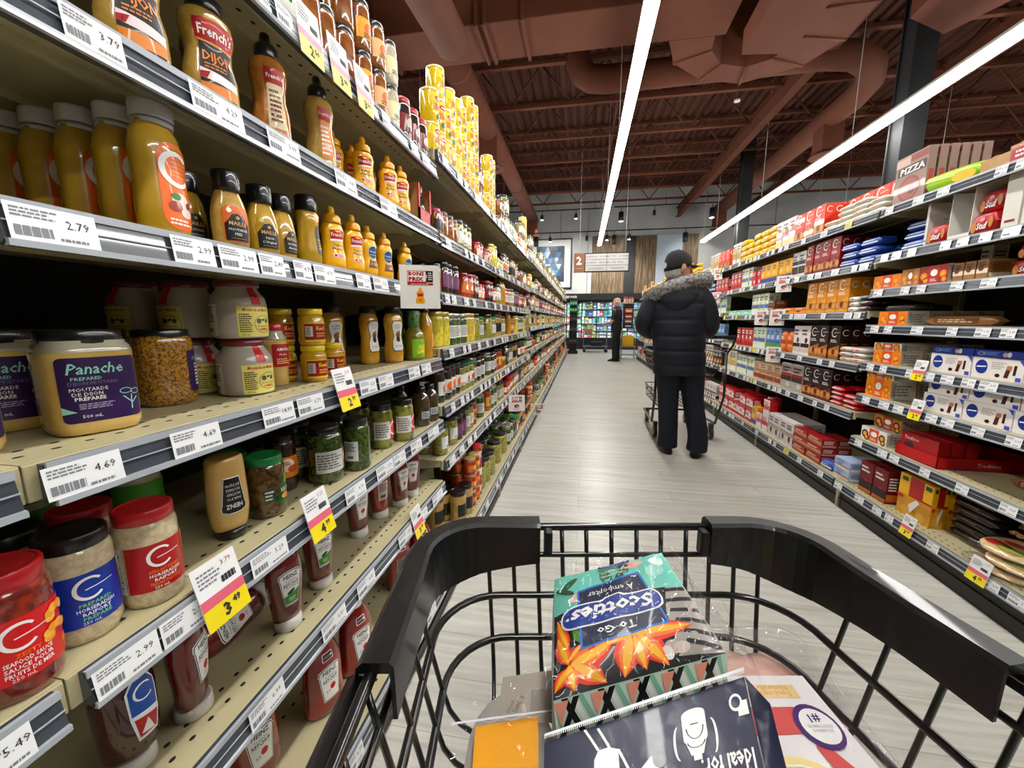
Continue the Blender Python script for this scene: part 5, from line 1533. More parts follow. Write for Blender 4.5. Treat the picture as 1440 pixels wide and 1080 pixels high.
def oval_box(key, top_blue, desc, w_=.205, h=.085, d=.10):
    BL = P('#1f3f9e')
    def f(q, w_, h):
        if top_blue:
            text_block(q, -w_ * .3, h * .3, 0, h * .8, 3, P('#8fa8e0'), 2, 1); q.el(w_ * .12, h * .5, w_ * .05, h * .3, P('#c9b08a'), 1).el(w_ * .2, h * .55, w_ * .04, h * .35, P('#e0d8c8'), 2)
            q.el(-w_ * .36, h * .5, w_ * .07, h * .22, W, 1).el(-w_ * .36, h * .5, w_ * .06, h * .17, BL, 2)
        else:
            q.el(-w_ * .30, h * .56, w_ * .125, h * .34, BL, 1, 24).poly([(-w_ * .40, h * .52), (-w_ * .20, h * .56), (-w_ * .20, h * .62), (-w_ * .39, h * .58)], W, 2)
            text_block(q, -w_ * .10, h * .5, w_ * .18, h * .85, 4, P('#b8b0a8'), 2, 1)
            q.poly([(w_ * .16, h * .15), (w_ * .24, h * .15), (w_ * .28, h * .68), (w_ * .20, h * .68)], P('#5a2418'), 1).poly([(w_ * .20, h * .52), (w_ * .29, h * .52), (w_ * .29, h * .72), (w_ * .2, h * .72)], P('#c9825a'), 2)
            q.poly([(w_ * .32, h * .30), (w_ * .37, h * .30), (w_ * .38, h * .75), (w_ * .33, h * .75)], P('#4a1c14'), 1).el(w_ * .04, h * .22, w_ * .05, h * .09, P('#3a1410'), 1)
            q.rect(w_ * .38, h * .04, w_ * .48, h * .22, P('#4a5ec8'), 1).poly([(w_ * .40, h), (w_ / 2, h), (w_ / 2, h * .72)], P('#4a6ad0'), 1)
    bkind(key, 'cookie_box', w_, h, d, f, '#1f3f9e' if top_blue else '#ebe6e2', lambda q, d, h: text_block(q, -d * .4, h * .2, d * .4, h * .8, 3, P('#9a96a0'), 2, 1), desc=desc)
oval_box('whb', False, 'white cookie box with blue oval logo')
oval_box('blb', True, 'flat blue cookie box', .205, .030)
def generic(key, base, accs, desc, w_, h, d, name='cracker_box', text=None, tcol='#f0efeb', sidecol=None, seed=1, cat='box', soft=False):
    def f(q, w_, h):
        rd = random.Random(seed)
        for i, a in enumerate(accs):
            y0 = rd.uniform(.03, .5) * h
            if i % 2: q.el(rd.uniform(-.2, .2) * w_, y0 + h * .15, w_ * rd.uniform(.15, .3), h * rd.uniform(.08, .16), P(a), 1 + i)
            else: q.rect(-w_ * .49, y0, w_ * .49, y0 + h * rd.uniform(.12, .3), P(a), 1 + i)
        if text: q.text(text, 0, h * .78, h * .12, P(tcol), 8, bold=.02, w=w_ * .8)
        else: text_block(q, -w_ * .35, h * .66, w_ * .35, h * .90, 2, P(tcol), seed, 8)
    def s(q, d, h):
        if accs: q.rect(-d * .45, h * .08, d * .45, h * .3, P(accs[0]), 1)
        text_block(q, -d * .35, h * .4, d * .35, h * .85, 5, P(tcol), seed + 2, 1)
    bkind(key, name, w_, h, d, f, base, s, sidecol, desc=desc, cat=cat, soft=soft)
generic('yelpk', '#f0c414', ['#e8a010', '#c8402c', '#f6e08a'], 'yellow cracker pack', .16, .055, .07, 'cracker_pack', seed=3, tcol='#8a3a1c', soft=True)
generic('whor', '#e9e5dc', ['#eccfa8', '#e8a05a', '#f2ece0'], 'white cracker pack with orange print', .14, .030, .08, 'cracker_pack', seed=4, tcol='#d0884a', soft=True)
generic('wpink', '#ece4e0', ['#d8a0a8', '#b88a9a', '#e8d8a0', '#c8a05a'], 'white and pink cracker box', .10, .215, .05, 'snack_box', seed=5, tcol='#8a5a7a')
generic('wtall', '#e4e0d2', ['#d8c890', '#3a2c20', '#c8a86a'], 'cream cracker box with dark picture', .10, .22, .06, 'snack_box', seed=6, tcol='#4a3a2a')
generic('yelbx', '#eab41a', ['#d8901a', '#f0d060', '#2a4a9a'], 'yellow cookie box', .11, .17, .06, seed=7, tcol='#2a4a9a')
generic('wblk', '#dcd8d2', ['#3a2420', '#5a3a34', '#2a2a30'], 'white and dark chocolate box', .09, .19, .07, 'chocolate_box', seed=8, tcol='#2a2a30')
generic('redpk', '#c8202a', ['#e04a50', '#f0e8e0'], 'red wafer box', .09, .14, .07, 'wafer_box', seed=9)
generic('grnbx', '#dfe3d4', ['#6aa83c', '#e8c85a', '#5a7ac0'], 'green and white biscuit box', .085, .19, .05, 'biscuit_box', seed=10, tcol='#3a7a3a')
generic('blubx', '#8fb0d8', ['#4a78b8', '#e0e4e8', '#6aa84a'], 'light blue biscuit box', .085, .19, .05, 'biscuit_box', seed=11, tcol='#24407a')
generic('redgf', '#b81c22', ['#d84a3a', '#f0ece4'], 'red gift biscuit box', .10, .18, .06, 'biscuit_box', seed=12)
generic('wchoc', '#e6e2de', ['#3c1c18', '#6a3028', '#d8ccc8'], 'white box with dark chocolate biscuits', .11, .215, .06, 'chocolate_box', seed=13, tcol='#5a2a2a')
generic('orbag', '#e07a1c', ['#f0a04a', '#f0ece4', '#c8541c'], 'orange candy bag', .10, .17, .05, 'candy_bag', seed=14, cat='bag', soft=True)
generic('dkpk', '#3c1a20', ['#5a2a30', '#c8b8b0'], 'dark wine-red biscuit pack', .11, .032, .06, 'biscuit_roll', seed=15, soft=True)
generic('whpk', '#e6e0dc', ['#d8c0b0', '#7a3a34'], 'white biscuit roll pack', .09, .030, .06, 'biscuit_roll', seed=16, tcol='#7a3a34', soft=True)
generic('traypk', '#7a4a2c', ['#9a6a3a', '#3a2014'], 'brown cookie tray', .13, .06, .10, seed=17)
generic('ortray', '#e08a1c', ['#f0b04a', '#7a3a1c'], 'orange cookie tray', .16, .045, .10, seed=18)
generic('redwh', '#d8cfc8', ['#e0b8a8', '#c8141c'], 'red and white biscuit pack', .115, .030, .08, 'biscuit_roll', seed=19, tcol='#b01c24', sidecol='#c8141c', soft=True)
generic('redblu', '#c8181f', ['#2a46a0', '#3050b0', '#e8e0d8'], 'red and blue biscuit pack', .13, .030, .08, 'biscuit_roll', seed=20, soft=True)
generic('beige', '#d8c4a4', ['#a83a2c', '#e8dcc4', '#b88a5a'], 'beige cracker box with red print', .13, .165, .06, 'toast_box', seed=21, tcol='#a83a2c')
generic('greyrd', '#b9b2aa', ['#a3161f', '#d8d2c8', '#4a2c24'], 'grey biscuit box with red crest', .16, .205, .07, seed=22, tcol='#6a1c20')
generic('redst', '#c4161f', ['#e8e4e0', '#e8564a', '#f0ece8'], 'red and white stacked biscuit box', .15, .115, .10, 'wafer_box', seed=23)
generic('wred', '#ece8e6', ['#d84a50', '#f2eeea'], 'white biscuit box with red edges', .11, .14, .07, seed=24, tcol='#c8202a', sidecol='#c8202a')
generic('blbag', '#3560b8', ['#e8ecf2', '#5a86d8', '#f0ece0'], 'blue biscuit bag', .14, .055, .10, 'biscuit_bag', seed=25, cat='bag', soft=True)
generic('choc', '#ded8d4', ['#2c1814', '#4a2a24', '#c8b0a0'], 'white box with dark chocolate pictures', .10, .185, .07, 'chocolate_box', seed=26, tcol='#4a2a24')
generic('redlg', '#a81c24', ['#d8a070', '#c8434a', '#b8763a'], 'long dark red cookie box', .18, .058, .09, 'long_cookie_box', seed=27)
generic('ltblu', '#b8c8e2', ['#e6eaf0', '#7a98d0', '#c98a4a'], 'pale blue cookie box', .15, .060, .09, 'flat_box', seed=28, tcol='#3a58a0')
generic('teal', '#a8d8c8', ['#c8e8dc', '#e8f0ea'], 'pale green flat cookie box', .20, .05, .09, 'flat_box', seed=29, tcol='#2a7a5a')
generic('blcr', '#2450a8', ['#e0d0a8', '#4a78d0', '#dfe6f2'], 'blue cracker bag', .17, .048, .10, 'cracker_bag', seed=30, cat='bag', soft=True)
generic('dkred', '#7c1218', ['#c87a2c', '#b83a2c', '#2a0c0c'], 'dark red cookie box with cookie picture', .10, .175, .06, seed=31)
generic('dkfilm', '#2c2320', ['#5a4438', '#4a3c36', '#6a5a50'], 'dark film-wrapped cracker pack', .22, .035, .10, 'cracker_pack', seed=32, tcol='#a89a90', soft=True)
generic('edge', '#a87c4c', ['#e8dcc8', '#7a4a20'], 'brown-edged cookie box', .05, .08, .10, seed=33, tcol='#4a2a1c')
# pizza kit box
def fpz(q, w_, h):
    q.rect(-w_ * .5, h * .80, -w_ * .05, h * .96, P('#c8b0a4'), 1).rect(-w_ * .05, h * .84, w_ * .5, h * .97, P('#9a4a40'), 1)
    q.rect(-w_ * .42, h * .60, w_ * .46, h * .78, P('#4a3c38'), 2).text('PIZZA', .01, h * .69, h * .13, P('#e8e2dc'), 3, bold=.03, w=w_ * .76)
    q.el(0, h * .30, w_ * .34, h * .26, P('#9a5248'), 2, 24).el(0, h * .30, w_ * .27, h * .21, P('#a8665a'), 3, 20).el(.02, h * .26, w_ * .1, h * .08, P('#7a3c34'), 4)
bkind('pizza', 'pizza_kit_box', .21, .245, .035, fpz, '#a08478', lambda q, d, h: q.rect(-d * .3, h * .12, d * .3, h * .55, P('#b8442c'), 1), desc='pizza kit box')
def fstuf(q, w_, h):
    q.el(-w_ * .38, h * .35, w_ * .12, h * .30, P('#d08a3c'), 1).el(w_ * .40, h * .5, w_ * .1, h * .3, P('#d08a3c'), 1)
    q.text('Stuf', 0, h * .38, h * .34, W, 2, bold=.03, w=w_ * .5, shear=.1).el(0, h * .72, w_ * .12, h * .12, P('#e8a0a0'), 1)
m = MB(); pillow(m, .125, .062, .06, P('#b8121a')); q = D(); fstuf(q, .10, .055); q.put(m, on_front(0, -.0015, .003))
Kind('stuf', 'biscuit_pack', 'biscuit pack', [('wrapper', m, None, [])], .0625, .062); BKD['stuf'] = (.125, .06); DESC['stuf'] = 'red sandwich biscuit pack'
m = MB(); pillow(m, .38, .045, .05, P('#9a6a3c')); D().rect(-.12, .012, .10, .034, P('#7a4a2c'), 0).micro(-.1, .014, .08, .032, 2, P('#e0c8a0'), 1, 3).put(m, on_front(0, -.0005, 0))
Kind('logpk', 'wafer_roll_pack', 'biscuit pack', [('wrapper', m, None, [])], .19, .045); BKD['logpk'] = (.38, .05)
# open white display box
m = MB(); WC = M('white_carton', '#dcd8d0', rough=.6); w_, h, d = .11, .205, .28
m.box(-w_ / 2, 0, 0, w_ / 2, d, .004, WC); m.box(-w_ / 2, 0, 0, -w_ / 2 + .003, d, h, WC); m.box(w_ / 2 - .003, 0, 0, w_ / 2, d, h, WC); m.box(-w_ / 2, d - .003, 0, w_ / 2, d, h, WC)
m.box(-w_ / 2, 0, 0, w_ / 2, .003, .02, WC); D().text('B', .0, .10, .02, P('#8a1c20'), 0, bold=.03).put(m, on_plane((w_ / 2, d / 4, 0), (0, 1, 0), (0, 0, 1), (1, 0, 0)))
Kind('wopen', 'display_carton', 'box', [('carton', m, None, [])], w_ / 2, h); BKD['wopen'] = (w_, d)
bkind('wclosed', 'display_carton', .065, .225, .25, lambda q, w, h: q.rect(-w * .3, h * .1, w * .3, h * .14, P('#8a1c20'), 1), '#dcd8d0', lambda q, d, h: q.text('B', d * .2, h * .3, .02, P('#8a1c20'), 1, bold=.03), desc='white display carton')
# red low tray
m = MB(); RT = P('#c4121a'); w_, h, d = .25, .055, .41
m.box(-w_ / 2, 0, 0, w_ / 2, d, .003, RT); m.box(-w_ / 2, 0, 0, w_ / 2, .003, h, RT); m.box(-w_ / 2, 0, 0, -w_ / 2 + .003, d, h, RT); m.box(w_ / 2 - .003, 0, 0, w_ / 2, d, h, RT); m.box(-w_ / 2, d - .003, 0, w_ / 2, d, h, RT)
D().text('Tradition', .0, .028, .018, P('#f0e4dc'), 1, shear=.2).put(m, on_plane((w_ / 2, d / 2, 0), (0, 1, 0), (0, 0, 1), (1, 0, 0)))
Kind('redtray', 'display_tray', 'box', [('tray', m, None, [])], w_ / 2, h); BKD['redtray'] = (w_, d)
def ftr(q, w_, h):
    q.text('Tradition', -w_ * .2, h * .8, h * .14, W, 2, w=w_ * .4, shear=.2).el(-w_ * .25, h * .5, w_ * .14, h * .14, P('#4a3c3a'), 2).poly([(0, h * .2), (w_ * .4, h * .25), (w_ * .42, h * .42), (w_ * .02, h * .38)], P('#d8a468'), 2).el(w_ * .2, h * .12, w_ * .2, h * .07, P('#e0b078'), 3)
bkind('tradi', 'wafer_box', .22, .12, .05, ftr, '#b3141c', None, desc='red wafer box with script lettering')
# chip-cracker box, yellow and red
def frt(q, w_, h):
    q.rect(-w_ * .18, h * .50, w_ * .5, h, P('#b8141c'), 1).rect(-w_ * .5, h * .50, -w_ * .18, h, P('#e8b81c'), 1).rect(w_ * .24, h * .55, w_ * .5, h * .98, P('#e8b81c'), 2).rect(-w_ * .42, h * .84, -w_ * .24, h * .94, P('#2a5a2c'), 3).rect(w_ * .28, h * .84, w_ * .46, h * .94, P('#2a5a2c'), 3)
    for i, (x, y_) in enumerate(((-.35, .30), (-.2, .15), (.05, .28), (.25, .12), (.38, .32), (-.05, .08), (.15, .40))): q.el(x * w_, y_ * h, w_ * .13, h * .10, P('#e0b04a' if i % 2 else '#d09a30'), 3 + i)
    q.poly([(-w_ * .05, h * .1), (w_ * .2, h * .45), (w_ * .1, h * .5), (-w_ * .12, h * .3)], P('#e8e4e0'), 12).rect(-w_ * .5, h * .40, -w_ * .3, h * .48, P('#c8141c'), 12)
bkind('chipbox', 'cracker_box', .20, .205, .065, frt, '#d8a42a', frt, desc='yellow and red cracker box')
# pizza crusts and flat breads in film, nuts in bags
m = MB()
BREAD = M('flatbread', '#dcb67e', rough=.6, col2='#e8cf9e', scale=40, bump=.3)
m.lathe([(.09, .002), (.105, .006), (.108, .014), (.10, .022), (.07, .025), (.01, .024)], BREAD, n=26, cy=.11)
d_ = D().el(-.05, -.03, .035, .025, P('#c8302c'), 0).el(.01, -.05, .04, .025, P('#b8c060'), 1).el(.05, .04, .035, .03, P('#c8442c'), 1).el(-.03, .02, .03, .02, P('#c8302c'), 0).el(.03, -.01, .035, .022, P('#e8dca0'), 1).el(.02, .03, .02, .012, P('#5a7a3a'), 2).el(-.02, -.03, .02, .015, P('#7a6a2a'), 2)
d_.put(m, on_plane((0, .10, .026), (1, 0, 0), (0, 1, 0), (0, 0, 1)))
f_ = MB(); pillow(f_, .25, .036, .24, film('bread_film', gloss=.10)); 
f_.v = [(x, y_ - .01, z - .001) for x, y_, z in f_.v]
Kind('crust', 'pizza_crust_pack', 'pizza crust', [('crust', m, None, []), ('film_wrap', f_, None, [])], .125, .034); BKD['crust'] = (.25, .24)
m = MB(); NUT = M('brown_cookies', '#8a5a2c', rough=.55, col2='#c9964e', scale=60, tex='voronoi', lo=.1, hi=.6, bump=.5); rd = random.Random(5)
for i in range(42):
    x, y_, z = rd.uniform(-.075, .075), rd.uniform(.01, .09), rd.uniform(.008, .075)
    z = min(z, .085 - abs(x) * .4)
    m.lathe([(.004, z - .009), (.014, z - .006), (.0165, z), (.013, z + .006), (.004, z + .008)], NUT, cx=x, cy=y_, n=8, cap=True)
Kind('nutbag', 'cookie_bag', 'bag', [('cookies', m, None, [])], .09, .095); BKD['nutbag'] = (.18, .10)
# green snack bag lying at a slant
m = MB(); pillow(m, .27, .085, .14, P('#a8d02c')); D().el(.06, .035, .05, .022, P('#e0c02c'), 1).poly([(-.12, .05), (.02, .045), (.02, .065), (-.1, .07)], P('#d8ec8a'), 0).put(m, on_front(0, -.0015, 0))
Kind('grbag', 'snack_bag', 'bag', [('wrapper', m, None, [])], .135, .08); BKD['grbag'] = (.27, .14)
def kraft_tray(key, col, w_, h, printed):
    m = MB(); KB = M('kraft_card', '#b08a5c', rough=.8, col2='#b8946a', scale=12)
    m.box(-w_ / 2, 0, 0, w_ / 2, .14, .003, KB); m.box(-w_ / 2, 0, 0, w_ / 2, .003, h * .7, KB)
    for s_ in (-1, 1):
        x = s_ * w_ / 2
        m.add([(x, 0, 0), (x, .14, 0), (x, .14, h), (x, .05, h), (x, 0, h * .55), (x - s_ * .003, 0, 0), (x - s_ * .003, .14, 0), (x - s_ * .003, .14, h), (x - s_ * .003, .05, h), (x - s_ * .003, 0, h * .55)], [(0, 1, 2, 3, 4), (9, 8, 7, 6, 5), (2, 7, 8, 3), (3, 8, 9, 4)], KB)
    m.box(-w_ / 2, .137, 0, w_ / 2, .14, h, KB)
    if printed:
        D().rect(-w_ * .48, .003, w_ * .48, h * .62, P(col), 0).micro(-w_ * .4, h * .2, 0, h * .5, 2, W, 1, 4).el(w_ * .3, h * .3, w_ * .1, h * .14, P('#e8b07a'), 1).put(m, on_front(0, 0, 0))
    Kind(key, 'display_tray', 'box', [('tray', m, None, [])], w_ / 2, h); BKD[key] = (w_, .14)
kraft_tray('kraft', '#b08a5c', .12, .085, False); kraft_tray('kraftred', '#b02c34', .24, .105, True)

RR = -PI / 2
XF = 1.642
RS = dict(t=1.755, a=1.508, b=1.321, c=1.123, d=.911, e=.721, f=.463, g=.177)
def Rp(key, sh, yc, label, dx=0.0, dz=0.0, group=None, rz=0.0, S=None):
    z = (RS[sh] if S is None else S) + dz + .0005
    return put(key, XF + dx - (.04 if sh == 'g' else 0), yc, z, RR + rz, label, group)
# near bay, from the top
for i in range(6):
    Rp('pizza', 't', 2.545, 'pizza kit box upright on the top right shelf, %s' % (['front one facing the aisle'] + ['%s behind the front one' % nth(j) for j in range(1, 6)])[i], dx=.015 + i * .045, group='pizza kit boxes')
Rp('grbag', 't', 2.29, 'lime green snack bag lying beside the pizza kit boxes', dx=.01, rz=.15)
Rp('kraft', 't', 2.09, 'empty brown kraft display tray on the top right shelf', dx=.015)
Rp('kraftred', 't', 1.905, 'brown display tray with red printed front at the right frame edge', dx=.01)
Rp('wclosed', 'a', 2.365, 'thin white carton panel left of the red biscuit packs').scale = (.22, 1, .88)
Rp('stuf', 'a', 2.295, 'red sandwich biscuit pack left of the open white carton', dx=-.005).scale = (.92, 1, 1.35)
Rp('wopen', 'a', 2.185, 'open white display carton between red biscuit packs')
for k in range(2):
    Rp('stuf', 'a', 2.07, 'red sandwich biscuit pack right of the open white carton, %s' % ['lower', 'upper'][k], dx=-.005 + k * .02, dz=k * .086).scale = (.92, 1, 1.35)
Rp('wclosed', 'a', 1.965, 'tall white display carton, left of two at the right edge')
Rp('wclosed', 'a', 1.89, 'tall white display carton, right of two at the right edge')
for k in range(3):
    for j in range(2):
        Rp('blcr', 'a', 2.46 + j * .0 , 'dark blue cracker bag, %s layer, %s row' % (['bottom', 'middle', 'top'][k], ['front', 'back'][j]), dx=.02 + j * .11 + k * .012, dz=k * .049, group='dark blue cracker bags', rz=.06 * (k - 1)).scale = (1.25, 1, 1)
Rp('orb', 'b', 2.58, 'orange cookie box with oval logo on the third right shelf, left end')
Rp('tan', 'b', 2.42, 'tan cookie box between the orange boxes on the third right shelf')
Rp('ordark', 'b', 2.28, 'dark orange cookie box with one large round cookie')
for i in range(3): Rp('edge', 'b', 2.165 - i * .056, 'brown-edged cookie box, %s after the dark orange box' % nth(i + 1), dx=.01)
Rp('stuf', 'b', 1.90, 'dark red biscuit pack near the yellow tag, third right shelf, lower', dx=.03)
Rp('stuf', 'b', 1.90, 'dark red biscuit pack near the yellow tag, third right shelf, upper', dx=.04, dz=.063)
Rp('wchoc', 'b', 2.23, 'tall tan carton in the shade behind the dark orange box', dx=.16).scale = (.5, 1, .75)
Rp('wclosed', 'b', 1.79, 'white carton standing at the right edge of the third right shelf').scale = (1, 1, .75)
for i in range(4): Rp('orb', 'c', 2.50, 'orange cookie box on the fourth right shelf, %s' % ['front one', 'second in the file', 'third in the file', 'last in the file'][i], dx=i * .105, group='orange cookie boxes on the fourth right shelf')
Rp('dkfilm', 'c', 2.50, 'dark pack lying across the orange boxes on the fourth right shelf', dx=.02, dz=.073)
Rp('logpk', 'c', 2.14, 'long brown wafer roll lying on the fourth right shelf', dx=.02)
for i in range(3):
    Rp('orb3' if 0 else 'orb', 'd', 2.50, 'white-sided orange cookie box on the fifth right shelf, %s' % ['front one', 'second in the file', 'third in the file'][i], dx=i * .105, group='orange boxes on the fifth right shelf')
    Rp('orb2', 'd', 2.50 + .012, 'flat orange-banded box on top of the file on the fifth right shelf, %s' % ['front', 'second', 'third'][i], dx=.005 + i * .122, dz=.0728, group='flat boxes on the fifth right shelf')
for i, y_ in enumerate((2.115, 1.905, 1.695)):
    nm = ['left', 'middle', 'right'][i]
    Rp('whb', 'd', y_, 'white cookie box with blue oval, %s one on the fifth right shelf' % nm, group='white boxes with blue oval')
    Rp('blb', 'd', y_ + .01, 'flat dark blue box on top of the %s white oval-logo box' % nm, dx=.01, dz=.0858, group='flat blue boxes')
    Rp('whb', 'e', y_ + .005, 'white cookie box with blue oval, %s lower one on the sixth right shelf' % nm, group='white boxes with blue oval')
    Rp('whb', 'e', y_ - .004, 'white cookie box with blue oval, %s upper one on the sixth right shelf' % nm, dz=.0858, dx=.006, group='white boxes with blue oval')
for i in range(3):
    Rp('orb3', 'e', 2.53, 'deep orange cookie box on the sixth right shelf, %s' % ['front', 'second', 'third'][i], dx=i * .125, group='deep orange boxes')
    Rp('orb2', 'e', 2.53, 'flat orange-banded box on the deep orange ones, %s' % ['front', 'second', 'third'][i], dx=i * .125 + .002, dz=.1056, group='flat boxes on the sixth right shelf')
for i in range(2):
    Rp('donut', 'f', 2.51, 'orange box of ring-shaped cookies, lower %s' % ['front', 'back'][i], dx=.0 + i * .14)
    Rp('donut2', 'f', 2.51, 'brown box of ring-shaped cookies, upper %s' % ['front', 'back'][i], dx=.06 + i * .14, dz=.0758)
Rp('redtray', 'f', 2.21, 'long red display tray half empty on the seventh right shelf', dx=-.005)
for i in range(3): Rp('tradi', 'f', 2.21, 'red wafer box with script lettering standing in the red tray, %s' % ['front', 'second', 'third'][i], dx=.003 + i * .056, dz=.004, group='red wafer boxes in the tray')
Rp('logpk', 'f', 1.82, 'small brown wafer pack at the right end of the seventh right shelf', dx=.14).scale = (.6, 1, 1)
for i in range(3):
    Rp('dkred', 'g', 2.475 - .0 * i, 'dark red cookie box on the bottom right shelf, %s of the left file' % ['front', 'second', 'third'][i], dx=.01 + i * .062, group='dark red cookie boxes')
    Rp('dkred', 'g', 2.365, 'dark red cookie box on the bottom right shelf, %s of the right file' % ['front', 'second', 'third'][i], dx=.01 + i * .062, group='dark red cookie boxes')
for i in range(3): Rp('chipbox', 'g', 2.165, 'yellow and red cracker box on the bottom right shelf, %s' % ['front', 'second', 'third'][i], dx=.03 + i * .067, group='yellow and red cracker boxes')
for i in range(6): 
    for j in range(2): Rp('dkfilm', 'g', 1.955 + j * .0, 'dark film-wrapped cracker pack, %s layer, %s' % (nth(i + 1), ['front', 'back'][j]), dx=.10 + j * .102, dz=i * .0355, group='dark film-wrapped cracker packs')
for i in range(3): Rp('nutbag', 'g', 1.765, 'brown cookie bag on the bottom right shelf, %s' % ['front', 'middle', 'back'][i], dx=.135 + i * .105, group='brown cookie bags')
for i in range(2): Rp('nutbag', 'g', 1.765, 'brown cookie bag stacked on top, %s' % ['front', 'back'][i], dx=.14 + i * .105, dz=.096, group='brown cookie bags')
for i in range(3): Rp('crust', 'g', 1.72 - (i % 2) * .03, 'film-wrapped pizza crust at the lower right, %s' % ['bottom', 'middle', 'top'][i], dx=-.03 + i * .010, dz=i * .035, group='film-wrapped pizza crusts', rz=.1 * i)
card(2.22, .905, '2.49', '3.29', 'promo card on the fifth right shelf below the white oval-logo boxes', .07, .2, 'R', 1.603)
card(2.20, .715, '2.49', '3.29', 'promo card on the sixth right shelf below the white oval-logo boxes', .07, .2, 'R', 1.603)
card(2.07, .175, '3.99', '4.49', 'promo card on the bottom right rail under the cracker box', .07, .2, 'R', 1.552)
card(1.72, .175, '4.99', '5.99', 'promo card on the bottom right rail before the pizza crusts', .08, .2, 'R', 1.552)

# shelves beyond, filled from near to far
FN = ['top right shelf', 'second right shelf', 'third right shelf', 'fourth right shelf', 'fifth right shelf', 'bottom right shelf']
def fill_right(si, S, y0, y1, seq, dxb=0.0):
    y = y0; shn = FN[si]
    for key, n, tiers, rows in seq:
        w_, d = BKD[key]; h = KINDS[key].h
        for c_ in range(n):
            if y + w_ > y1: return y
            for rw in range(rows):
                for t_ in range(max(1, tiers - (random.random() < .35) * (tiers > 1))):
                    c = COUNT.get((shn, key), 0) + 1; COUNT[(shn, key)] = c
                    put(key, XF + dxb + rw * (d + .003) + random.uniform(0, .008), y + w_ / 2, S + .0005 + t_ * (h + .0006), RR + random.uniform(-.04, .04), '%s, %s such along the %s' % (DESC[key], nth(c), shn.replace(' right', ' of the right aisle side') if 0 else 'far ' + shn), '%s on the %s' % (DESC[key].replace('box', 'boxes').replace('pack', 'packs').replace('bag', 'bags'), shn))
            y += w_ + .006
    return y
FS = [[('whor', 3, 4, 1), ('whor', 1, 3, 1), ('orc', 3, 1, 3), ('wpink', 3, 1, 2), ('yelpk', 2, 5, 1), ('yelpk', 3, 4, 1), ('wtall', 3, 1, 2), ('yelbx', 3, 2, 1), ('wtall', 3, 1, 1)],
      [('blcr', 2, 3, 2), ('redc', 4, 1, 3), ('wblk', 2, 1, 3), ('yelbx', 5, 1, 3), ('redpk', 2, 1, 2), ('grnbx', 3, 1, 2), ('redgf', 4, 1, 2)],
      [('dkpk', 1, 4, 3), ('whpk', 1, 4, 3), ('yelc', 4, 1, 3), ('ortray', 3, 1, 2), ('traypk', 1, 3, 1), ('grnbx', 4, 1, 2), ('teal', 3, 1, 2)],
      [('redwh', 2, 3, 2), ('brc', 3, 1, 3), ('wchoc', 2, 1, 2), ('orbag', 2, 1, 2), ('blubx', 3, 1, 2), ('grnbx', 3, 1, 2), ('redgf', 4, 1, 2)],
      [('redblu', 2, 4, 2), ('purc', 3, 1, 3), ('greyrd', 2, 1, 2), ('beige', 4, 1, 2), ('grnbx', 5, 1, 2), ('wtall', 3, 1, 2)],
      [('ltblu', 1, 2, 2), ('blbag', 1, 1, 2), ('redlg', 2, 3, 2), ('choc', 4, 1, 3), ('wred', 2, 2, 2), ('yelbx', 1, 1, 1), ('redst', 7, 2, 2)]]
rs = random.Random(11)
for si in range(6):
    S = ([1.755, 1.48, 1.20, .89, .60, .18])[si]
    dxb = -.04 if si == 5 else 0
    y = fill_right(si, S, 2.69 if si != 5 else 2.60, 5.06, FS[si], dxb)
    S2 = ([1.755, 1.465, 1.235, .912, .608, .18])[si]
    seq = [(k, n, max(1, t // 1), 1) for k, n, t, r in FS[si]]; rs.shuffle(seq)
    y = fill_right(si, S2, 5.12, 8.7, seq * 2, dxb)
    seq = [(k, max(1, n // 2), max(1, t), 1) for k, n, t, r in seq]; rs.shuffle(seq)
    fill_right(si, S2, 8.75, RIGHT_END - .03, seq * 4, dxb)
for i in range(4): Rp('orc', 't', 2.80 + i * .13, 'tall orange ring-letter cracker box behind the white cracker packs, %s from the near end' % nth(i + 1), dx=.13, group='orange boxes behind the white packs')
m = MB(); m.lathe([(.045, 0), (.047, .004), (.047, .11), (.03, .125), (.012, .128)], P('#9fc0b8'), n=20)
tag(obj('dip_tub', m, None, (XF + .10, 2.715, 1.7555)), 'pale green tub just left of the pizza kit boxes', 'tub')
for i, (y_, z_) in enumerate(((4.02, 1.17), (3.72, 1.17), (3.66, 1.44), (3.72, .86), (5.35, 1.42), (5.35, 1.70), (6.3, 1.55))):
    prix_sign(1.60, y_, z_, 'BONS PRIX sign on the right shelving, %s' % ['farther of the two on the third shelf', 'nearer of the two on the third shelf', 'on the second shelf beside yellow boxes', 'on the fourth shelf below the orange bags', 'just past the walking man, second shelf', 'just past the walking man, top shelf', 'in the distance beyond the walking man'][i], -PI / 2 + .55, .13, .13, 'round')
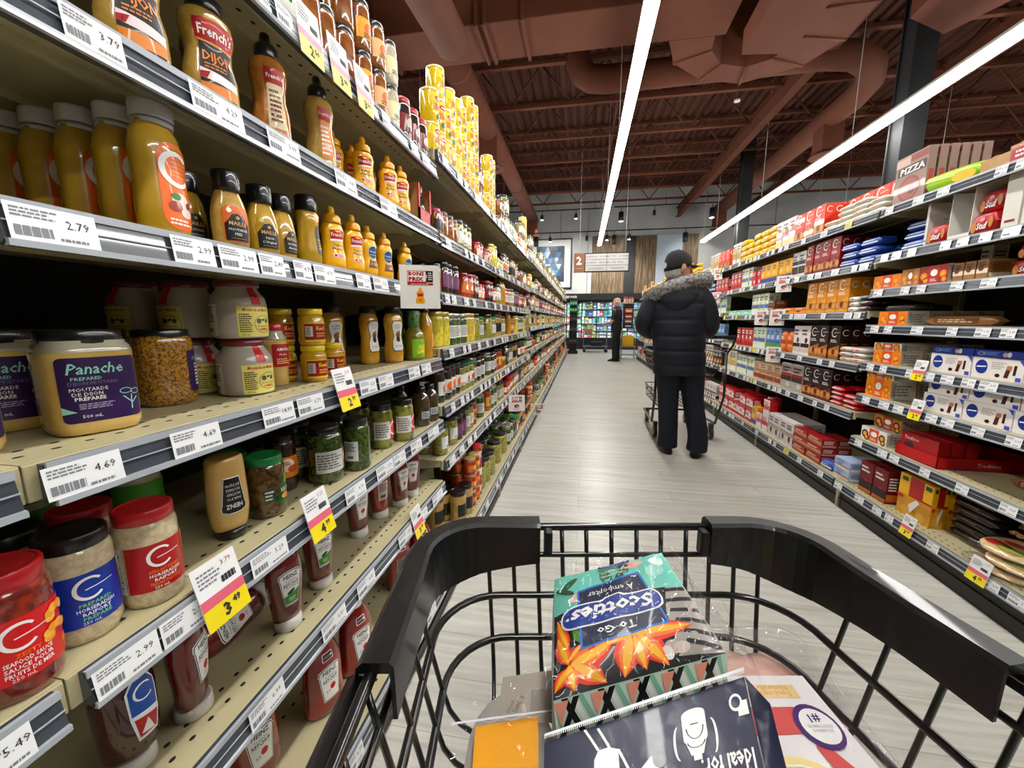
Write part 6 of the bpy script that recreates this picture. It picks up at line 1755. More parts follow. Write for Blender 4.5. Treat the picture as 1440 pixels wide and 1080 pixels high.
# ------------------------------------------------------------------ shopping carts
WIRE = M('black_wire', '#0c0c0d', rough=.28, coat=.6)
PLAST = M('black_cart_plastic', '#08080a', rough=.42, coat=.15)
RUB = M('wheel_rubber', '#3a3b3d', rough=.6)
CHR = M('wheel_hub', '#8a8c8e', rough=.3, metal=.7)
V0, VF = -.20, .545
def ring_path(k, z, rc=.085):
    """basket outline, open towards the handle; k = inset from the rim"""
    ul = lambda v: -.121 + k
    ur = lambda v: .415 + (.45 - v) * .13 - k if v < .45 else .415 - k
    vf = VF - k * .8
    out = []
    v = V0
    while v < vf - rc:
        out.append((ul(v), v, z)); v += .06
    for i in range(9):
        a = math.radians(180 - i * 90 / 8)
        out.append((ul(0) + rc + rc * math.cos(a), vf - rc + rc * math.sin(a), z))
    R_ = ur(vf - rc)
    n = 6
    for i in range(1, n):
        out.append((ul(0) + rc + (R_ - rc - ul(0) - rc) * i / n, vf, z))
    for i in range(9):
        a = math.radians(90 - i * 90 / 8)
        out.append((R_ - rc + rc * math.cos(a), vf - rc + rc * math.sin(a), z))
    v = vf - rc - .03
    while v > V0 - .001:
        out.append((ur(v), v, z)); v -= .06
    return out
def inset(z): return (.85 - z) * .22
def at_ring(kind, t, z):
    k = inset(z); vf = VF - k * .8
    if kind == 'far': return (t + (.165 - t) * k * 1.2, vf, z)
    if kind == 'left': return (-.121 + k, t, z)
    return (.415 + (.45 - t) * .13 - k, t, z)
def sweep(path, secs, mat):
    """path of (u,v); secs: per point list of (inward offset, z)"""
    m = MB(); N = len(path); ns = len(secs[0]); vs = []
    for i, (u, v) in enumerate(path):
        a = path[max(0, i - 1)]; b_ = path[min(N - 1, i + 1)]
        t = Vector((b_[0] - a[0], b_[1] - a[1], 0)).normalized()
        n = Vector((t.y, -t.x, 0))         # inward, path runs left->far->right
        for o, z in secs[i]:
            vs.append((u + n.x * o, v + n.y * o, z))
    fs = []
    for i in range(N - 1):
        for j in range(ns):
            k = (j + 1) % ns; fs.append((i * ns + j, (i + 1) * ns + j, (i + 1) * ns + k, i * ns + k))
    fs.append(tuple(range(ns))); fs.append(tuple(reversed([(N - 1) * ns + j for j in range(ns)])))
    m.add(vs, fs, mat, False)
    return m
def cart(label, loc, rz, hero):
    t = thing('shopping_cart', label, 'shopping cart', loc, rz)
    m = MB()
    m.tube(ring_path(0, .85), .0058, WIRE, n=8)
    for z, r in ((.81, .004), (.752, .0048), (.692, .0048)):
        m.tube(ring_path(inset(z), z), r, WIRE, n=8)
    zb = .625; kb = inset(zb) + .03
    m.tube(ring_path(kb, zb), .004, WIRE, n=6)
    zs = [.85, .81, .75, .70, .665, .64, .628]
    def down(kind, tt, rad=.0034):
        pts = [at_ring(kind, tt, z) for z in zs[:4]]
        base = at_ring(kind, tt, .665); d_ = {'far': (0, -1), 'left': (1, 0), 'right': (-1, 0)}[kind]
        for z, o in ((.665, .002), (.645, .010), (.631, .024), (.626, .042)):
            p = at_ring(kind, tt, z); pts.append((p[0] + d_[0] * o, p[1] + d_[1] * o, z))
        return pts
    for u in (-.037, .0, .036, .073, .109, .146, .183, .219, .256, .291, .328, .365):
        p = down('far', u); p += [(p[-1][0], V0 + .03, .625)]; m.tube(p, .0032, WIRE, n=6)
    for v in [.43, .385, .335, .285, .235, .185, .135, .085, .035, -.02, -.08, -.14]:
        pl = down('left', v); pr_ = down('right', v)
        m.tube(pl, .0032, WIRE, n=6); m.tube(pr_, .0032, WIRE, n=6)
    for v in (.40, .30, .2, .1, 0, -.1):
        m.tube([(-.03, v, .621), (.385, v, .621)], .003, WIRE, n=6)
    obj('basket', m, t)
    # moulded bumper guards over the two front corners of the rim
    rim = ring_path(0, .85, .085); P2 = [(p[0], p[1]) for p in rim]
    dense = []
    for a, b_ in zip(P2, P2[1:]):
        for i in range(4): dense.append((a[0] + (b_[0] - a[0]) * i / 4, a[1] + (b_[1] - a[1]) * i / 4))
    dense.append(P2[-1])
    def guard(sel, ends):
        path = [p for p in dense if sel(p)]
        N = len(path); secs = []
        L_ = [0]
        for a, b_ in zip(path, path[1:]): L_.append(L_[-1] + math.hypot(b_[0] - a[0], b_[1] - a[1]))
        for i in range(N):
            s_ = L_[i] / L_[-1]
            cs = ends(s_)
            lo = .808 - .028 * cs
            wi = .017 + .004 * (1 - cs)
            secs.append([(-.012, .858), (-.006, .8635), (wi - .004, .8635), (wi, .859), (wi + .001, lo), (wi - .003, lo), (wi - .004, .853), (-.009, .853), (-.011, .826), (-.0145, .826)])
        mm = sweep(path, secs, PLAST)
        # slots moulded in the top
        for f in (.16, .46, .80):
            i = min(N - 2, int(f * N)); a = path[i]; b_ = path[i + 1]
            tt = Vector((b_[0] - a[0], b_[1] - a[1], 0)).normalized(); n = Vector((tt.y, -tt.x, 0)); c = Vector((a[0], a[1], .8640)) + n * .0025
            mm.face([c - tt * .014 - n * .003, c + tt * .014 - n * .003, c + tt * .014 + n * .003, c - tt * .014 + n * .003][::-1], BLACK)
        return mm
    obj('corner_guard', guard(lambda p: p[0] < .046 and p[1] > .292, lambda s_: math.exp(-((s_ - .62) / .26) ** 2)), t)
    obj('corner_guard', guard(lambda p: p[0] > .283 and p[1] > .285, lambda s_: math.exp(-((s_ - .36) / .26) ** 2)), t)
    for x in (.052, .276):
        mm = MB(); mm.box(x - .006, VF - .022, .815, x + .006, VF - .004, .852, PLAST, .003); obj('guard_clip', mm, t)
    # side rails, handle, lower frame, wheels
    m = MB()
    for s_, ux in ((-1, -.135), (1, .515)):
        m.tube([(ux, .30 if s_ < 0 else .28, .838), (ux, -.2, .845), (ux, -.32, .93), (ux, -.36, 1.0)], .010, PLAST, n=8)
        m.tube([(ux + (.02 if s_ < 0 else -.02), -.24, .86), (ux + (.02 if s_ < 0 else -.02), -.26, .45), (ux + (.03 if s_ < 0 else -.03), -.12, .16), (ux + (.06 if s_ < 0 else -.10), .50, .15)], .012, WIRE, n=8)
    m.tube([(-.08, .50, .15), (.16, .53, .15), (.42, .50, .15)], .012, WIRE, n=8)
    obj('frame', m, t)
    m = MB(); m.tube([(-.135, -.36, 1.0), (.515, -.36, 1.0)], .016, PLAST, n=10); obj('handle', m, t)
    m = MB()
    for z, k in ((.46, 0), (.40, .01), (.33, .02)):
        m.tube([(-.09 + k, -.15, z), (-.09 + k, .44, z), (-.05 + k, .48, z), (.38 - k, .48, z), (.42 - k, .44, z), (.46 - k, -.15, z)], .0045, WIRE, n=6)
    for u in [i * .045 - .06 for i in range(11)]:
        m.tube([(u, .48, .46), (u, .46, .32), (u, -.15, .32)], .003, WIRE, n=5)
    for v in [i * .06 - .12 for i in range(10)]:
        m.tube([(-.09, v, .46), (-.07, v, .32), (.42, v, .32), (.44, v, .46)], .003, WIRE, n=5)
    obj('lower_basket', m, t)
    for x, y in ((-.07, -.12), (.45, -.12), (-.04, .50), (.38, .50)):
        m = MB(); m.tube([(x - .014, y, .062), (x + .014, y, .062)], .062, RUB, n=20); m.tube([(x - .016, y, .062), (x + .016, y, .062)], .03, CHR, n=14)
        w_ = obj('wheel', m, t)
        m = MB(); m.box(x - .02, y - .02, .055, x - .016, y + .02, .14, WIRE); m.box(x + .016, y - .02, .055, x + .02, y + .02, .14, WIRE); m.box(x - .02, y - .02, .13, x + .02, y + .02, .16, WIRE)
        obj('wheel_fork', m, w_)
    return t
cart('black wire shopping cart in the foreground holding packaged goods', (0, 0, 0), PSI, True)
cart('black wire shopping cart pushed by the person in the dark parka', (.80, 4.15, 0), .02, False)

# ------------------------------------------------------------------ goods in the near cart (cart coordinates turned into world ones)
def cw(p):
    c, s_ = math.cos(PSI), math.sin(PSI)
    return (p[0] * c - p[1] * s_, p[0] * s_ + p[1] * c, p[2])
def bil(q):
    A, B, C__, E = [Vector(p) for p in q]        # far-left, far-right, near-right, near-left
    nrm = (B - A).cross(E - A).normalized()
    if nrm.z < 0: nrm = -nrm
    def fn(s_, t, bulge=0.0):
        p = (E * (1 - s_) + C__ * s_) * (1 - t) + (A * (1 - s_) + B * s_) * t
        return p + nrm * bulge
    return fn, nrm
def sheet(fn, mat, m, nu=14, nv=12, bulge=None, th=0):
    vs = []; fs = []
    for j in range(nv + 1):
        for i in range(nu + 1):
            s_, t = i / nu, j / nv
            vs.append(fn(s_, t, bulge(s_, t) if bulge else 0))
    for j in range(nv):
        for i in range(nu):
            a = j * (nu + 1) + i; fs.append((a, a + 1, a + nu + 2, a + nu + 1))
    m.add(vs, fs, mat, True)
Q = [(.059, .50, .796), (.204, .50, .836), (.245, .40, .775), (.044, .365, .750)]
tq, tn = bil(Q)
def bul(s_, t): 
    e = min(s_, 1 - s_, t, 1 - t)
    return .010 * (1 - math.exp(-e * 12)) + .0012 * math.sin(s_ * 23 + t * 9) * math.sin(t * 17)
t = thing('tissue_pack', 'film-wrapped bundle of floral tissue packs on top of the cart load', 'tissues', (0, 0, 0), PSI)
m = MB(); sheet(tq, P('#17181a'), m, bulge=bul)
# sides going down
rim_ = [tq(i / 12, 0) for i in range(13)] + [tq(1, i / 10) for i in range(1, 11)] + [tq(1 - i / 12, 1) for i in range(1, 13)] + [tq(0, 1 - i / 10) for i in range(1, 10)]
low = [Vector((p.x * .94 + .01, p.y * .97 + .012, p.z - .075)) for p in rim_]
vs = [tuple(p) for p in rim_] + [tuple((p + q_) / 2 + (p - Vector((.14, .44, p.z))).normalized() * .006) for p, q_ in zip(rim_, low)] + [tuple(p) for p in low]
n = len(rim_); fs = []
for r in range(2):
    for i in range(n):
        k = (i + 1) % n; fs.append((r * n + i, r * n + k, (r + 1) * n + k, (r + 1) * n + i))
fs.append(tuple(range(2 * n, 3 * n)))
m.add(vs, fs, P('#c9d8cc'), True)
def tfn(u, v, l): 
    p = tq(u, v, bul(u, v) + .0006 + .0003 * l); return tuple(p)
q = D(); TEAL = P('#7fd0c0'); NV = P('#10204e')
q.rect(0, .62, 1, 1, TEAL, 0)
for cx, cy, rx, ry, rot, c in ((.13, .86, .10, .03, .6, '#3a6a4a'), (.10, .80, .09, .025, -.5, '#2a5a3a'), (.45, .85, .05, .08, .3, '#5a8a6a'), (.55, .78, .04, .09, -.4, '#2e6a4a'), (.62, .90, .05, .06, .2, '#4a7a5a'), (.25, .74, .10, .035, .2, '#f0c4b8'), (.20, .70, .08, .03, -.1, '#f6d8cc'), (.70, .92, .10, .04, .1, '#f0b8ac'), (.85, .80, .08, .06, .3, '#a8dcd0'), (.90, .90, .06, .05, -.4, '#dff0ea')):
    q.el(cx, cy, rx, ry, P(c), 1, 14, rot)
# grey striped leaf on the right
q.poly([(.74, .05), (1, .0), (1, .62), (.86, .62), (.78, .40)], P('#b3aca4'), 1)
for k in range(6): q.poly([(.80, .12 + k * .09), (.99, .02 + k * .11), (.99, .06 + k * .11), (.82, .15 + k * .09)], P('#1c1a1a'), 2)
q.el(.72, .12, .05, .05, P('#c8b8b0'), 2).el(.77, .10, .05, .04, P('#ddd0c8'), 3).el(.68, .09, .035, .05, P('#e6dcd6'), 3)
# orange petals
O1, O2, O3 = P('#f0401c'), P('#f58a1c'), P('#f8c02c')
def petal(x0, y0, x1, y1, w_, l=3):
    dx, dy = x1 - x0, y1 - y0; L_ = math.hypot(dx, dy); nx, ny = -dy / L_, dx / L_
    for k, (sc, mt) in enumerate(((1, O1), (.66, O2), (.34, O3))):
        pts = []
        for i in range(9):
            f = i / 8; e = math.sin(PI * f ** .8) * w_ * sc; pts.append((x0 + dx * f + nx * e, y0 + dy * f + ny * e))
        for i in range(7, 0, -1):
            f = i / 8; e = math.sin(PI * f ** .8) * w_ * sc; pts.append((x0 + dx * f - nx * e, y0 + dy * f - ny * e))
        q.poly(pts, mt, l + k)
for a in ((.10, .16, .40, .27, .095), (.10, .18, .03, .42, .05), (.10, .18, .12, .01, .06), (.12, .18, .30, .01, .075), (.10, .16, .01, .03, .05), (.10, .30, .03, .56, .04), (.10, .2, .20, .32, .03),
          (.50, .28, .40, .01, .085), (.52, .28, .53, .02, .07), (.54, .28, .66, .01, .085), (.50, .28, .90, .25, .085), (.52, .28, .34, .25, .04)): petal(*a)
q.poly([(.14, .36), (.20, .30), (.18, .42), (.13, .46)], P('#5a9a2c'), 3).poly([(.02, .50), (.07, .42), (.06, .54)], P('#6aa83a'), 3)
# navy panel, border, lettering upside down
q.poly([(.18, .26), (.77, .30), (.72, .82), (.20, .76)], P('#2a86d8'), 7).poly([(.195, .275), (.755, .315), (.705, .80), (.215, .745)], NV, 8)
q.rr(.06, .425, .80, .625, .09, W, 9).rr(.072, .437, .788, .613, .08, P('#1d49a0'), 10)
q.poly([(.34, .60), (.40, .64), (.52, .65), (.58, .61)], W, 9).poly([(.36, .60), (.41, .63), (.51, .638), (.56, .60)], P('#1d49a0'), 10)
q.text('Scotties', .43, .525, .115, W, 11, bold=.03, w=.60, shear=.25, rot=PI)
q.text('To Go', .43, .355, .062, W, 11, bold=.02, w=.26, rot=PI).text('À emporter', .46, .69, .052, W, 11, w=.36, rot=PI)
q.rr(.40, .935, .70, .985, .025, W, 9).rr(.405, .94, .695, .98, .02, P('#1d49a0'), 10).text('Scotties', .55, .96, .03, W, 11, w=.24, rot=PI)
q.text('8 PACKS / PAQUETS', .55, .885, .022, W, 9, w=.26, rot=PI).text('NON PARFUMÉS', .52, .845, .020, W, 9, w=.22, rot=PI)
q.put(m, tfn, .07, .07, True)
# chevron pattern on the near side of the bundle
A_, B_ = Vector(Q[3]), Vector(Q[2])
def sfn(u, v, l):
    top = A_ * (1 - u) + B_ * u; lo_ = Vector((top.x * .94 + .01, top.y * .97 + .012, top.z - .075))
    p = top * (1 + v) + lo_ * (-v) if False else top + (lo_ - top) * (-v)
    out = -math.sin(min(1, -v * 2) * PI / 2) * .0075 if -v < .5 else -.0075 * (1 + v) * 2
    return (p.x, p.y + out - .0010 - .0003 * l, p.z)
q = D(); q.rect(0, -1, 1, 0, P('#cfe0d4'), 0)
for k in range(-1, 6):
    x = k * .2 + .04
    for off, c, w_ in ((0, '#17181a', .035), (.05, '#e8ece8', .03), (.09, '#93c8ae', .03)):
        q.poly([(x + off, 0), (x + off + w_, 0), (x + off + w_ + .1, -.55), (x + off + .1, -.55)], P(c), 1)
        q.poly([(x + .2 + off * .3, -.55), (x + .2 - w_ + off * .3, -.55), (x + .3 - w_, 0), (x + .3, 0)], P('#17181a'), 2) if off == 0 else None
    q.poly([(x + .16, -.02), (x + .24, -.02), (x + .19, -.32)], P('#eba890'), 3)
q.rect(0, -.72, .55, -.55, P('#e89ac0'), 3).rect(.55, -.75, .8, -.52, P('#9fd8b0'), 3).rect(.8, -.8, .88, -.50, P('#d8d82c'), 4).rect(.88, -.85, 1, -.48, P('#17181a'), 4)
for k in range(8): q.el(.89 + (k % 4) * .03, -.55 - (k // 4) * .12, .008, .02, W, 5, 8)
q.p = [([(min(1, max(0, x)), y) for x, y in vs], f, m_, l_) for vs, f, m_, l_ in q.p]
q.put(m, sfn, .08, .12, True)
obj('bundle', m, t)
FILM = film('clear_film', gloss=.018, opac=.01)
m = MB(); rd = random.Random(3)
def ffn(s_, t_, b_=0):
    s2 = -.03 + s_ * 1.10; t2 = -.05 + t_ * 1.08
    p = tq(s2, t2, .016 + .004 * math.sin(s_ * 31) * math.cos(t_ * 23) + .003 * math.sin(s_ * 57 + t_ * 40))
    if s_ > .93: p.z -= (s_ - .93) * .5; p.x += (s_ - .93) * .25
    return p
sheet(ffn, FILM, m, 34, 26)
def ffn2(s_, t_, b_=0):                        # loose end on the right
    a = tq(1.06, t_ * 1.03 - .02, .012); 
    return Vector((a.x + s_ * (.028 + .012 * math.sin(t_ * 7)), a.y - s_ * .01, a.z - .02 * s_ - .03 * s_ * s_ + .004 * math.sin(t_ * 40 + s_ * 20)))
sheet(ffn2, FILM, m, 8, 30)
obj('film_wrap', m, t)

# navy header-card bag
NQ = [(.031, .322, .750), (.256, .382, .762), (.212, .262, .752), (.024, .245, .745)]
nq, nn = bil(NQ)
t = thing('header_card_bag', 'clear bag with navy header card and white backpack icons, nearest in the cart', 'bag', (0, 0, 0), PSI)
m = MB(); sheet(nq, P('#10184a'), m, 8, 6); 
q = D()
q.el(.52, .52, .035, .07, P('#0a0d1c'), 1, 18)
# backpack icon, upside down
bx, by = .70, .66
q.rr(bx - .060, by - .10, bx + .060, by + .20, .05, W, 1).poly([(bx - .05, by - .08), (bx + .05, by - .08), (bx + .03, by - .18), (bx - .03, by - .18)], W, 1).rect(bx - .02, by - .22, bx + .02, by - .17, W, 1)
q.ring(bx, by + .04, .045, .006, NV, 2, 180, 360, ry=.10).ring(bx, by - .08, .045, .006, NV, 2, 180, 360, ry=.05).rect(bx - .02, by + .06, bx + .02, by + .07, NV, 2)
q.ring(bx - .085, by - .06, .025, .012, W, 1, 90, 270, ry=.14).ring(bx + .085, by - .06, .025, .012, W, 1, -90, 90, ry=.14)
q.el(.925, .80, .035, .075, W, 1).el(.925, .80, .024, .05, NV, 2).rect(.93, .68, .985, .80, W, 1)
q.text('Ideal for:', .84, .36, .14, W, 2, bold=.02, w=.26, rot=PI)
# apron shape and folded cloth shape
q.poly([(.22, .12), (.34, .12), (.33, .70), (.29, .74), (.24, .74), (.22, .66)], W, 1)
for a, b_ in (((.24, .74), (.18, .99)), ((.29, .74), (.24, .96)), ((.33, .70), (.42, .30))):
    L_ = math.hypot(b_[0] - a[0], b_[1] - a[1]); nx, ny = -(b_[1] - a[1]) / L_ * .006, (b_[0] - a[0]) / L_ * .006
    q.poly([(a[0] + nx, a[1] + ny), (a[0] - nx, a[1] - ny), (b_[0] - nx, b_[1] - ny), (b_[0] + nx, b_[1] + ny)], W, 1)
q.el(.28, .30, .028, .08, NV, 2).el(.28, .30, .022, .065, W, 3)
q.poly([(.42, .05), (.53, .05), (.52, .42), (.48, .56), (.43, .48)], W, 1)
for k in range(7): q.rect(.43 + k * .013, .26 + (k % 3) * .03, .438 + k * .013, .272 + (k % 3) * .03, NV, 2)
q.put(m, lambda u, v, l: tuple(nq(u, v, .0005 + .0003 * l)), .15, .2)
obj('header_card', m, t)
m = MB(); 
def nf(s_, t_, b_=0): return nq(-.02 + s_ * 1.12, -.03 + t_ * 1.09, .004 + .0008 * math.sin(s_ * 22 + t_ * 7))
sheet(nf, film('header_film', gloss=.008, rough=.22), m, 24, 12)
obj('bag_film', m, t)
m = MB()                                          # serrated heat seal along the top
q = D()
for k in range(110): q.rect(k / 110, 0, k / 110 + .0045, .05, M('seal_white', '#dcdce0', rough=.3), 0)
q.rect(0, .02, 1, .045, M('seal_white', '#dcdce0'), 1)
q.put(m, lambda u, v, l: tuple(nq(u, 1.0 + v * 1.2, .005 + .0003 * l)))
obj('heat_seal', m, t)
m = MB(); sq_, _ = bil([(.258, .384, .760), (.276, .366, .745), (.236, .262, .740), (.214, .262, .751)]); sheet(sq_, P('#141c44'), m, 4, 4); obj('folded_edge', m, t)
# clothes inside the bag under the header, seen as soft dark volume
m = MB(); m.loft([(.13, .31, .63, .09, .05), (.13, .31, .66, .10, .055), (.13, .31, .72, .095, .05), (.13, .31, .742, .08, .04)], P('#8a8478')); obj('contents', m, t)

# left bag with yellow card
t = thing('yellow_card_bag', 'clear bag with plain yellow card and grey paper insert, left in the cart', 'bag', (0, 0, 0), PSI)
m = MB(); yq, _ = bil([(-.041, .38, .700), (.030, .389, .703), (.024, .29, .700), (-.040, .29, .697)]); sheet(yq, P('#f5b40c'), m, 4, 4)
q = D().ring(1.0, .22, .34, .03, NV, 2, 90, 180, ry=.25).el(1.0, .2, .3, .2, W, 1)
q.p = [([(min(1, x), y) for x, y in vs], f, m_, l_) for vs, f, m_, l_ in q.p]
q.put(m, lambda u, v, l: tuple(yq(u, v, .0004 + .0003 * l)))
obj('yellow_card', m, t)
m = MB(); gq, _ = bil([(-.012, .452, .690), (.060, .462, .692), (.050, .392, .690), (-.018, .396, .688)]); 
sheet(gq, P('#b8afa4'), m, 6, 6)
q = D().rect(.55, .15, .95, .62, P('#a39a90'), 1).text('Simply', .33, .35, .10, P('#7e766c'), 1, w=.36, rot=1.3).text('linen', .2, .3, .08, P('#8a8278'), 1, w=.25, rot=1.3)
q.put(m, lambda u, v, l: tuple(gq(u, v, .0004 + .0003 * l))); obj('paper_insert', m, t)
m = MB(); fq, _ = bil([(-.072, .445, .695), (.068, .462, .700), (.05, .28, .708), (-.060, .28, .700)])
def yf(s_, t_, b_=0): return fq(s_, t_, .006 + .002 * math.sin(s_ * 33 + t_ * 21) + .001 * math.sin(t_ * 60))
sheet(yf, FILM, m, 22, 22)
q = D().rect(.0, .60, 1, .612, M('seal_white', '#dcdce0'), 0)
for k in range(70): q.rect(k / 70, .588, k / 70 + .005, .60, M('seal_white', '#dcdce0'), 0)
q.put(m, lambda u, v, l: tuple(yf(u, v) + Vector((0, 0, .001))), .2)
obj('bag_film', m, t)
m = MB(); m.loft([(.0, .36, .632, .05, .07), (.0, .36, .65, .055, .08), (.0, .36, .685, .05, .075)], P('#cfcac2')); obj('contents', m, t)

# deli tray with sliced meat
t = thing('deli_meat_tray', 'clear plastic tray of sliced deli meat with purple rosette, right in the cart', 'deli meat', (0, 0, 0), PSI)
out = [(.262, .515), (.385, .518), (.402, .505), (.409, .480), (.395, .398), (.386, .30), (.384, .24), (.215, .24), (.232, .40), (.255, .50)]
m = MB(); CLR = film('tray_plastic', gloss=.08, opac=.10)
def offs(o): 
    cx = sum(p[0] for p in out) / len(out); cy = sum(p[1] for p in out) / len(out)
    return [(cx + (x - cx) * o, cy + (y_ - cy) * o) for x, y_ in out]
levels = [(1.04, .704), (1.04, .7055), (.98, .7055), (.95, .68), (.90, .645), (.80, .642)]
vs = []; fs = []
for o, z in levels: vs += [(x, y_, z) for x, y_ in offs(o)]
n = len(out)
for r in range(len(levels) - 1):
    for i in range(n):
        k = (i + 1) % n; fs.append((r * n + i, r * n + k, (r + 1) * n + k, (r + 1) * n + i))
fs.append(tuple((len(levels) - 1) * n + i for i in range(n)))
m.add(vs, fs, CLR, True); obj('tray', m, t)
MEAT = M('sliced_meat', '#c99a8c', rough=.5, col2='#e2bcae', scale=22)
MEATR = M('sliced_salami', '#b8403c', rough=.45, col2='#d87068', scale=40)
for i, (cx, cy, r, mt) in enumerate(((.305, .480, .034, MEAT), (.345, .470, .036, MEAT), (.31, .45, .05, MEAT), (.34, .40, .045, MEATR), (.30, .36, .05, MEATR), (.33, .32, .05, MEAT), (.29, .30, .05, MEATR))):
    m = MB(); m.lathe([(r, .676 + i * .0035), (r, .679 + i * .0035), (r * .6, .681 + i * .0035)], mt, cx=cx, cy=cy, n=22, sy=.8); obj('meat_slice', m, t)
m = MB(); lq, _ = bil([(.255, .440, .7045), (.368, .440, .7045), (.372, .25, .7045), (.225, .25, .7045)]); sheet(lq, P('#e9e4e4'), m, 6, 6)
q = D().rect(.04, .84, .8, .93, P('#ecd2a0'), 1).text('Naturally smoked', .42, .905, .035, P('#d8a050'), 2, w=.6, rot=PI).text('Fumé naturellement', .42, .865, .035, P('#d8a050'), 2, w=.6, rot=PI)
q.poly([(.05, .60), (.62, .62), (.75, .56), (.70, .78), (.05, .78)], P('#d5605e'), 1).poly([(.62, .55), (.72, .56), (.98, .22), (.80, .20), (.66, .40)], P('#d5605e'), 1)
q.el(.35, .22, .42, .28, P('#f0dca0'), 1, 24).el(.30, .18, .34, .22, P('#f2c452'), 2, 24).ring(.35, .22, .36, .01, W, 3, ry=.24)
PUR = P('#56207a')
q.el(.76, .66, .19, .135, PUR, 4, 22).el(.77, .66, .155, .105, W, 5, 22).text('#1', .77, .70, .05, PUR, 6, bold=.02, w=.10, rot=PI).text('LES PLUS VENDUES', .77, .655, .018, P('#8a6aa0'), 6, w=.22, rot=PI).text('DE CONFIANCE', .77, .63, .018, P('#8a6aa0'), 6, w=.18, rot=PI)
q.put(m, lambda u, v, l: tuple(lq(u, v, .0004 + .0003 * l)), .12, .12); obj('label', m, t)
m = MB()
def df(s_, t_, b_=0): 
    x = .225 + s_ * .175 + (t_ - .5) * .04; y_ = .24 + t_ * .28
    return Vector((x, y_, .7065 + .003 * math.sin(s_ * 21 + t_ * 33) ** 2 + .002 * math.sin(t_ * 50)))
sheet(df, FILM, m, 24, 28); obj('film_lid', m, t)
# ------------------------------------------------------------------ people
SKIN = M('skin', '#b98268', rough=.5, col2='#c08a70', scale=30)
SKIN2 = M('skin_pale', '#b88470', rough=.5)
DENIM = M('dark_denim', '#10141f', rough=.8, col2='#171c2a', scale=60, bump=.2)
PARKA = M('navy_parka', '#080d1b', rough=.66, col2='#0c1222', scale=14, bump=.25, bscale=18)
BLKC = M('black_cloth', '#101012', rough=.8, bump=.15, col2='#141417', scale=20)
SHOE = M('black_leather', '#0b0b0c', rough=.4)
GREYH = M('grey_hair', '#8f8a84', rough=.7, col2='#b5b0aa', scale=90, bump=.4)
def soften(o, vox, k=6):
    md = o.modifiers.new('remesh', 'REMESH'); md.mode = 'VOXEL'; md.voxel_size = vox; md.use_smooth_shade = True
    sm = o.modifiers.new('smooth', 'SMOOTH'); sm.iterations = k; sm.factor = .5
def limb(m, pts, rs, mat, n=14, k=5):
    """smooth tapered limb through joints"""
    P3 = [Vector(p) for p in pts]; out = []; rr = []
    for i in range(len(P3) - 1):
        p0 = P3[max(0, i - 1)]; p1 = P3[i]; p2 = P3[i + 1]; p3 = P3[min(len(P3) - 1, i + 2)]
        for j in range(k):
            t = j / k
            out.append(.5 * ((2 * p1) + (p2 - p0) * t + (2 * p0 - 5 * p1 + 4 * p2 - p3) * t * t + (3 * p1 - p0 - 3 * p2 + p3) * t ** 3)); rr.append(rs[i] + (rs[i + 1] - rs[i]) * t)
    out.append(P3[-1]); rr.append(rs[-1])
    m.tube(out, rr, mat, n=n)
def hand(m, wrist, fwd, down, side, mat, grip=True):
    """palm plus four unequal curled fingers and a thumb; side = unit vector across the palm towards the thumb"""
    w_, f, d, s_ = Vector(wrist), Vector(fwd).normalized(), Vector(down).normalized(), Vector(side).normalized()
    palm = []
    for t, wd, th in ((0, .024, .017), (.03, .032, .016), (.07, .040, .014), (.09, .038, .012)):
        c = w_ + f * t; palm.append([c + s_ * wd * math.cos(a) + d * th * math.sin(a) for a in [i * PI / 6 for i in range(12)]])
    vs = [p for r in palm for p in r]; fs = []
    for j in range(3):
        for i in range(12):
            k = (i + 1) % 12; fs.append((j * 12 + i, j * 12 + k, (j + 1) * 12 + k, (j + 1) * 12 + i))
    fs.append(tuple(reversed(range(12)))); fs.append(tuple(36 + i for i in range(12)))
    m.add(vs, fs, mat, True)
    for o, L_ in ((.028, .072), (.010, .080), (-.010, .075), (-.028, .060)):
        b0 = w_ + f * .085 + s_ * o; c = .9 if grip else .35
        p = [b0 - f * .015, b0, b0 + (f * math.cos(c) + d * math.sin(c)) * L_ * .42]
        p.append(p[-1] + (f * math.cos(c * 2) + d * math.sin(c * 2)) * L_ * .32); p.append(p[-1] + (f * math.cos(c * 2.8) + d * math.sin(c * 2.8)) * L_ * .26)
        m.tube(p, [.0085, .009, .0085, .0078, .006], mat, n=8)
    b0 = w_ + f * .028 + s_ * .028
    p = [b0 - s_ * .01, b0 + s_ * .018 + f * .018, b0 + s_ * .024 + f * .045 + d * .015, b0 + s_ * .014 + f * .062 + d * .03]
    m.tube(p, [.012, .011, .010, .007], mat, n=8)
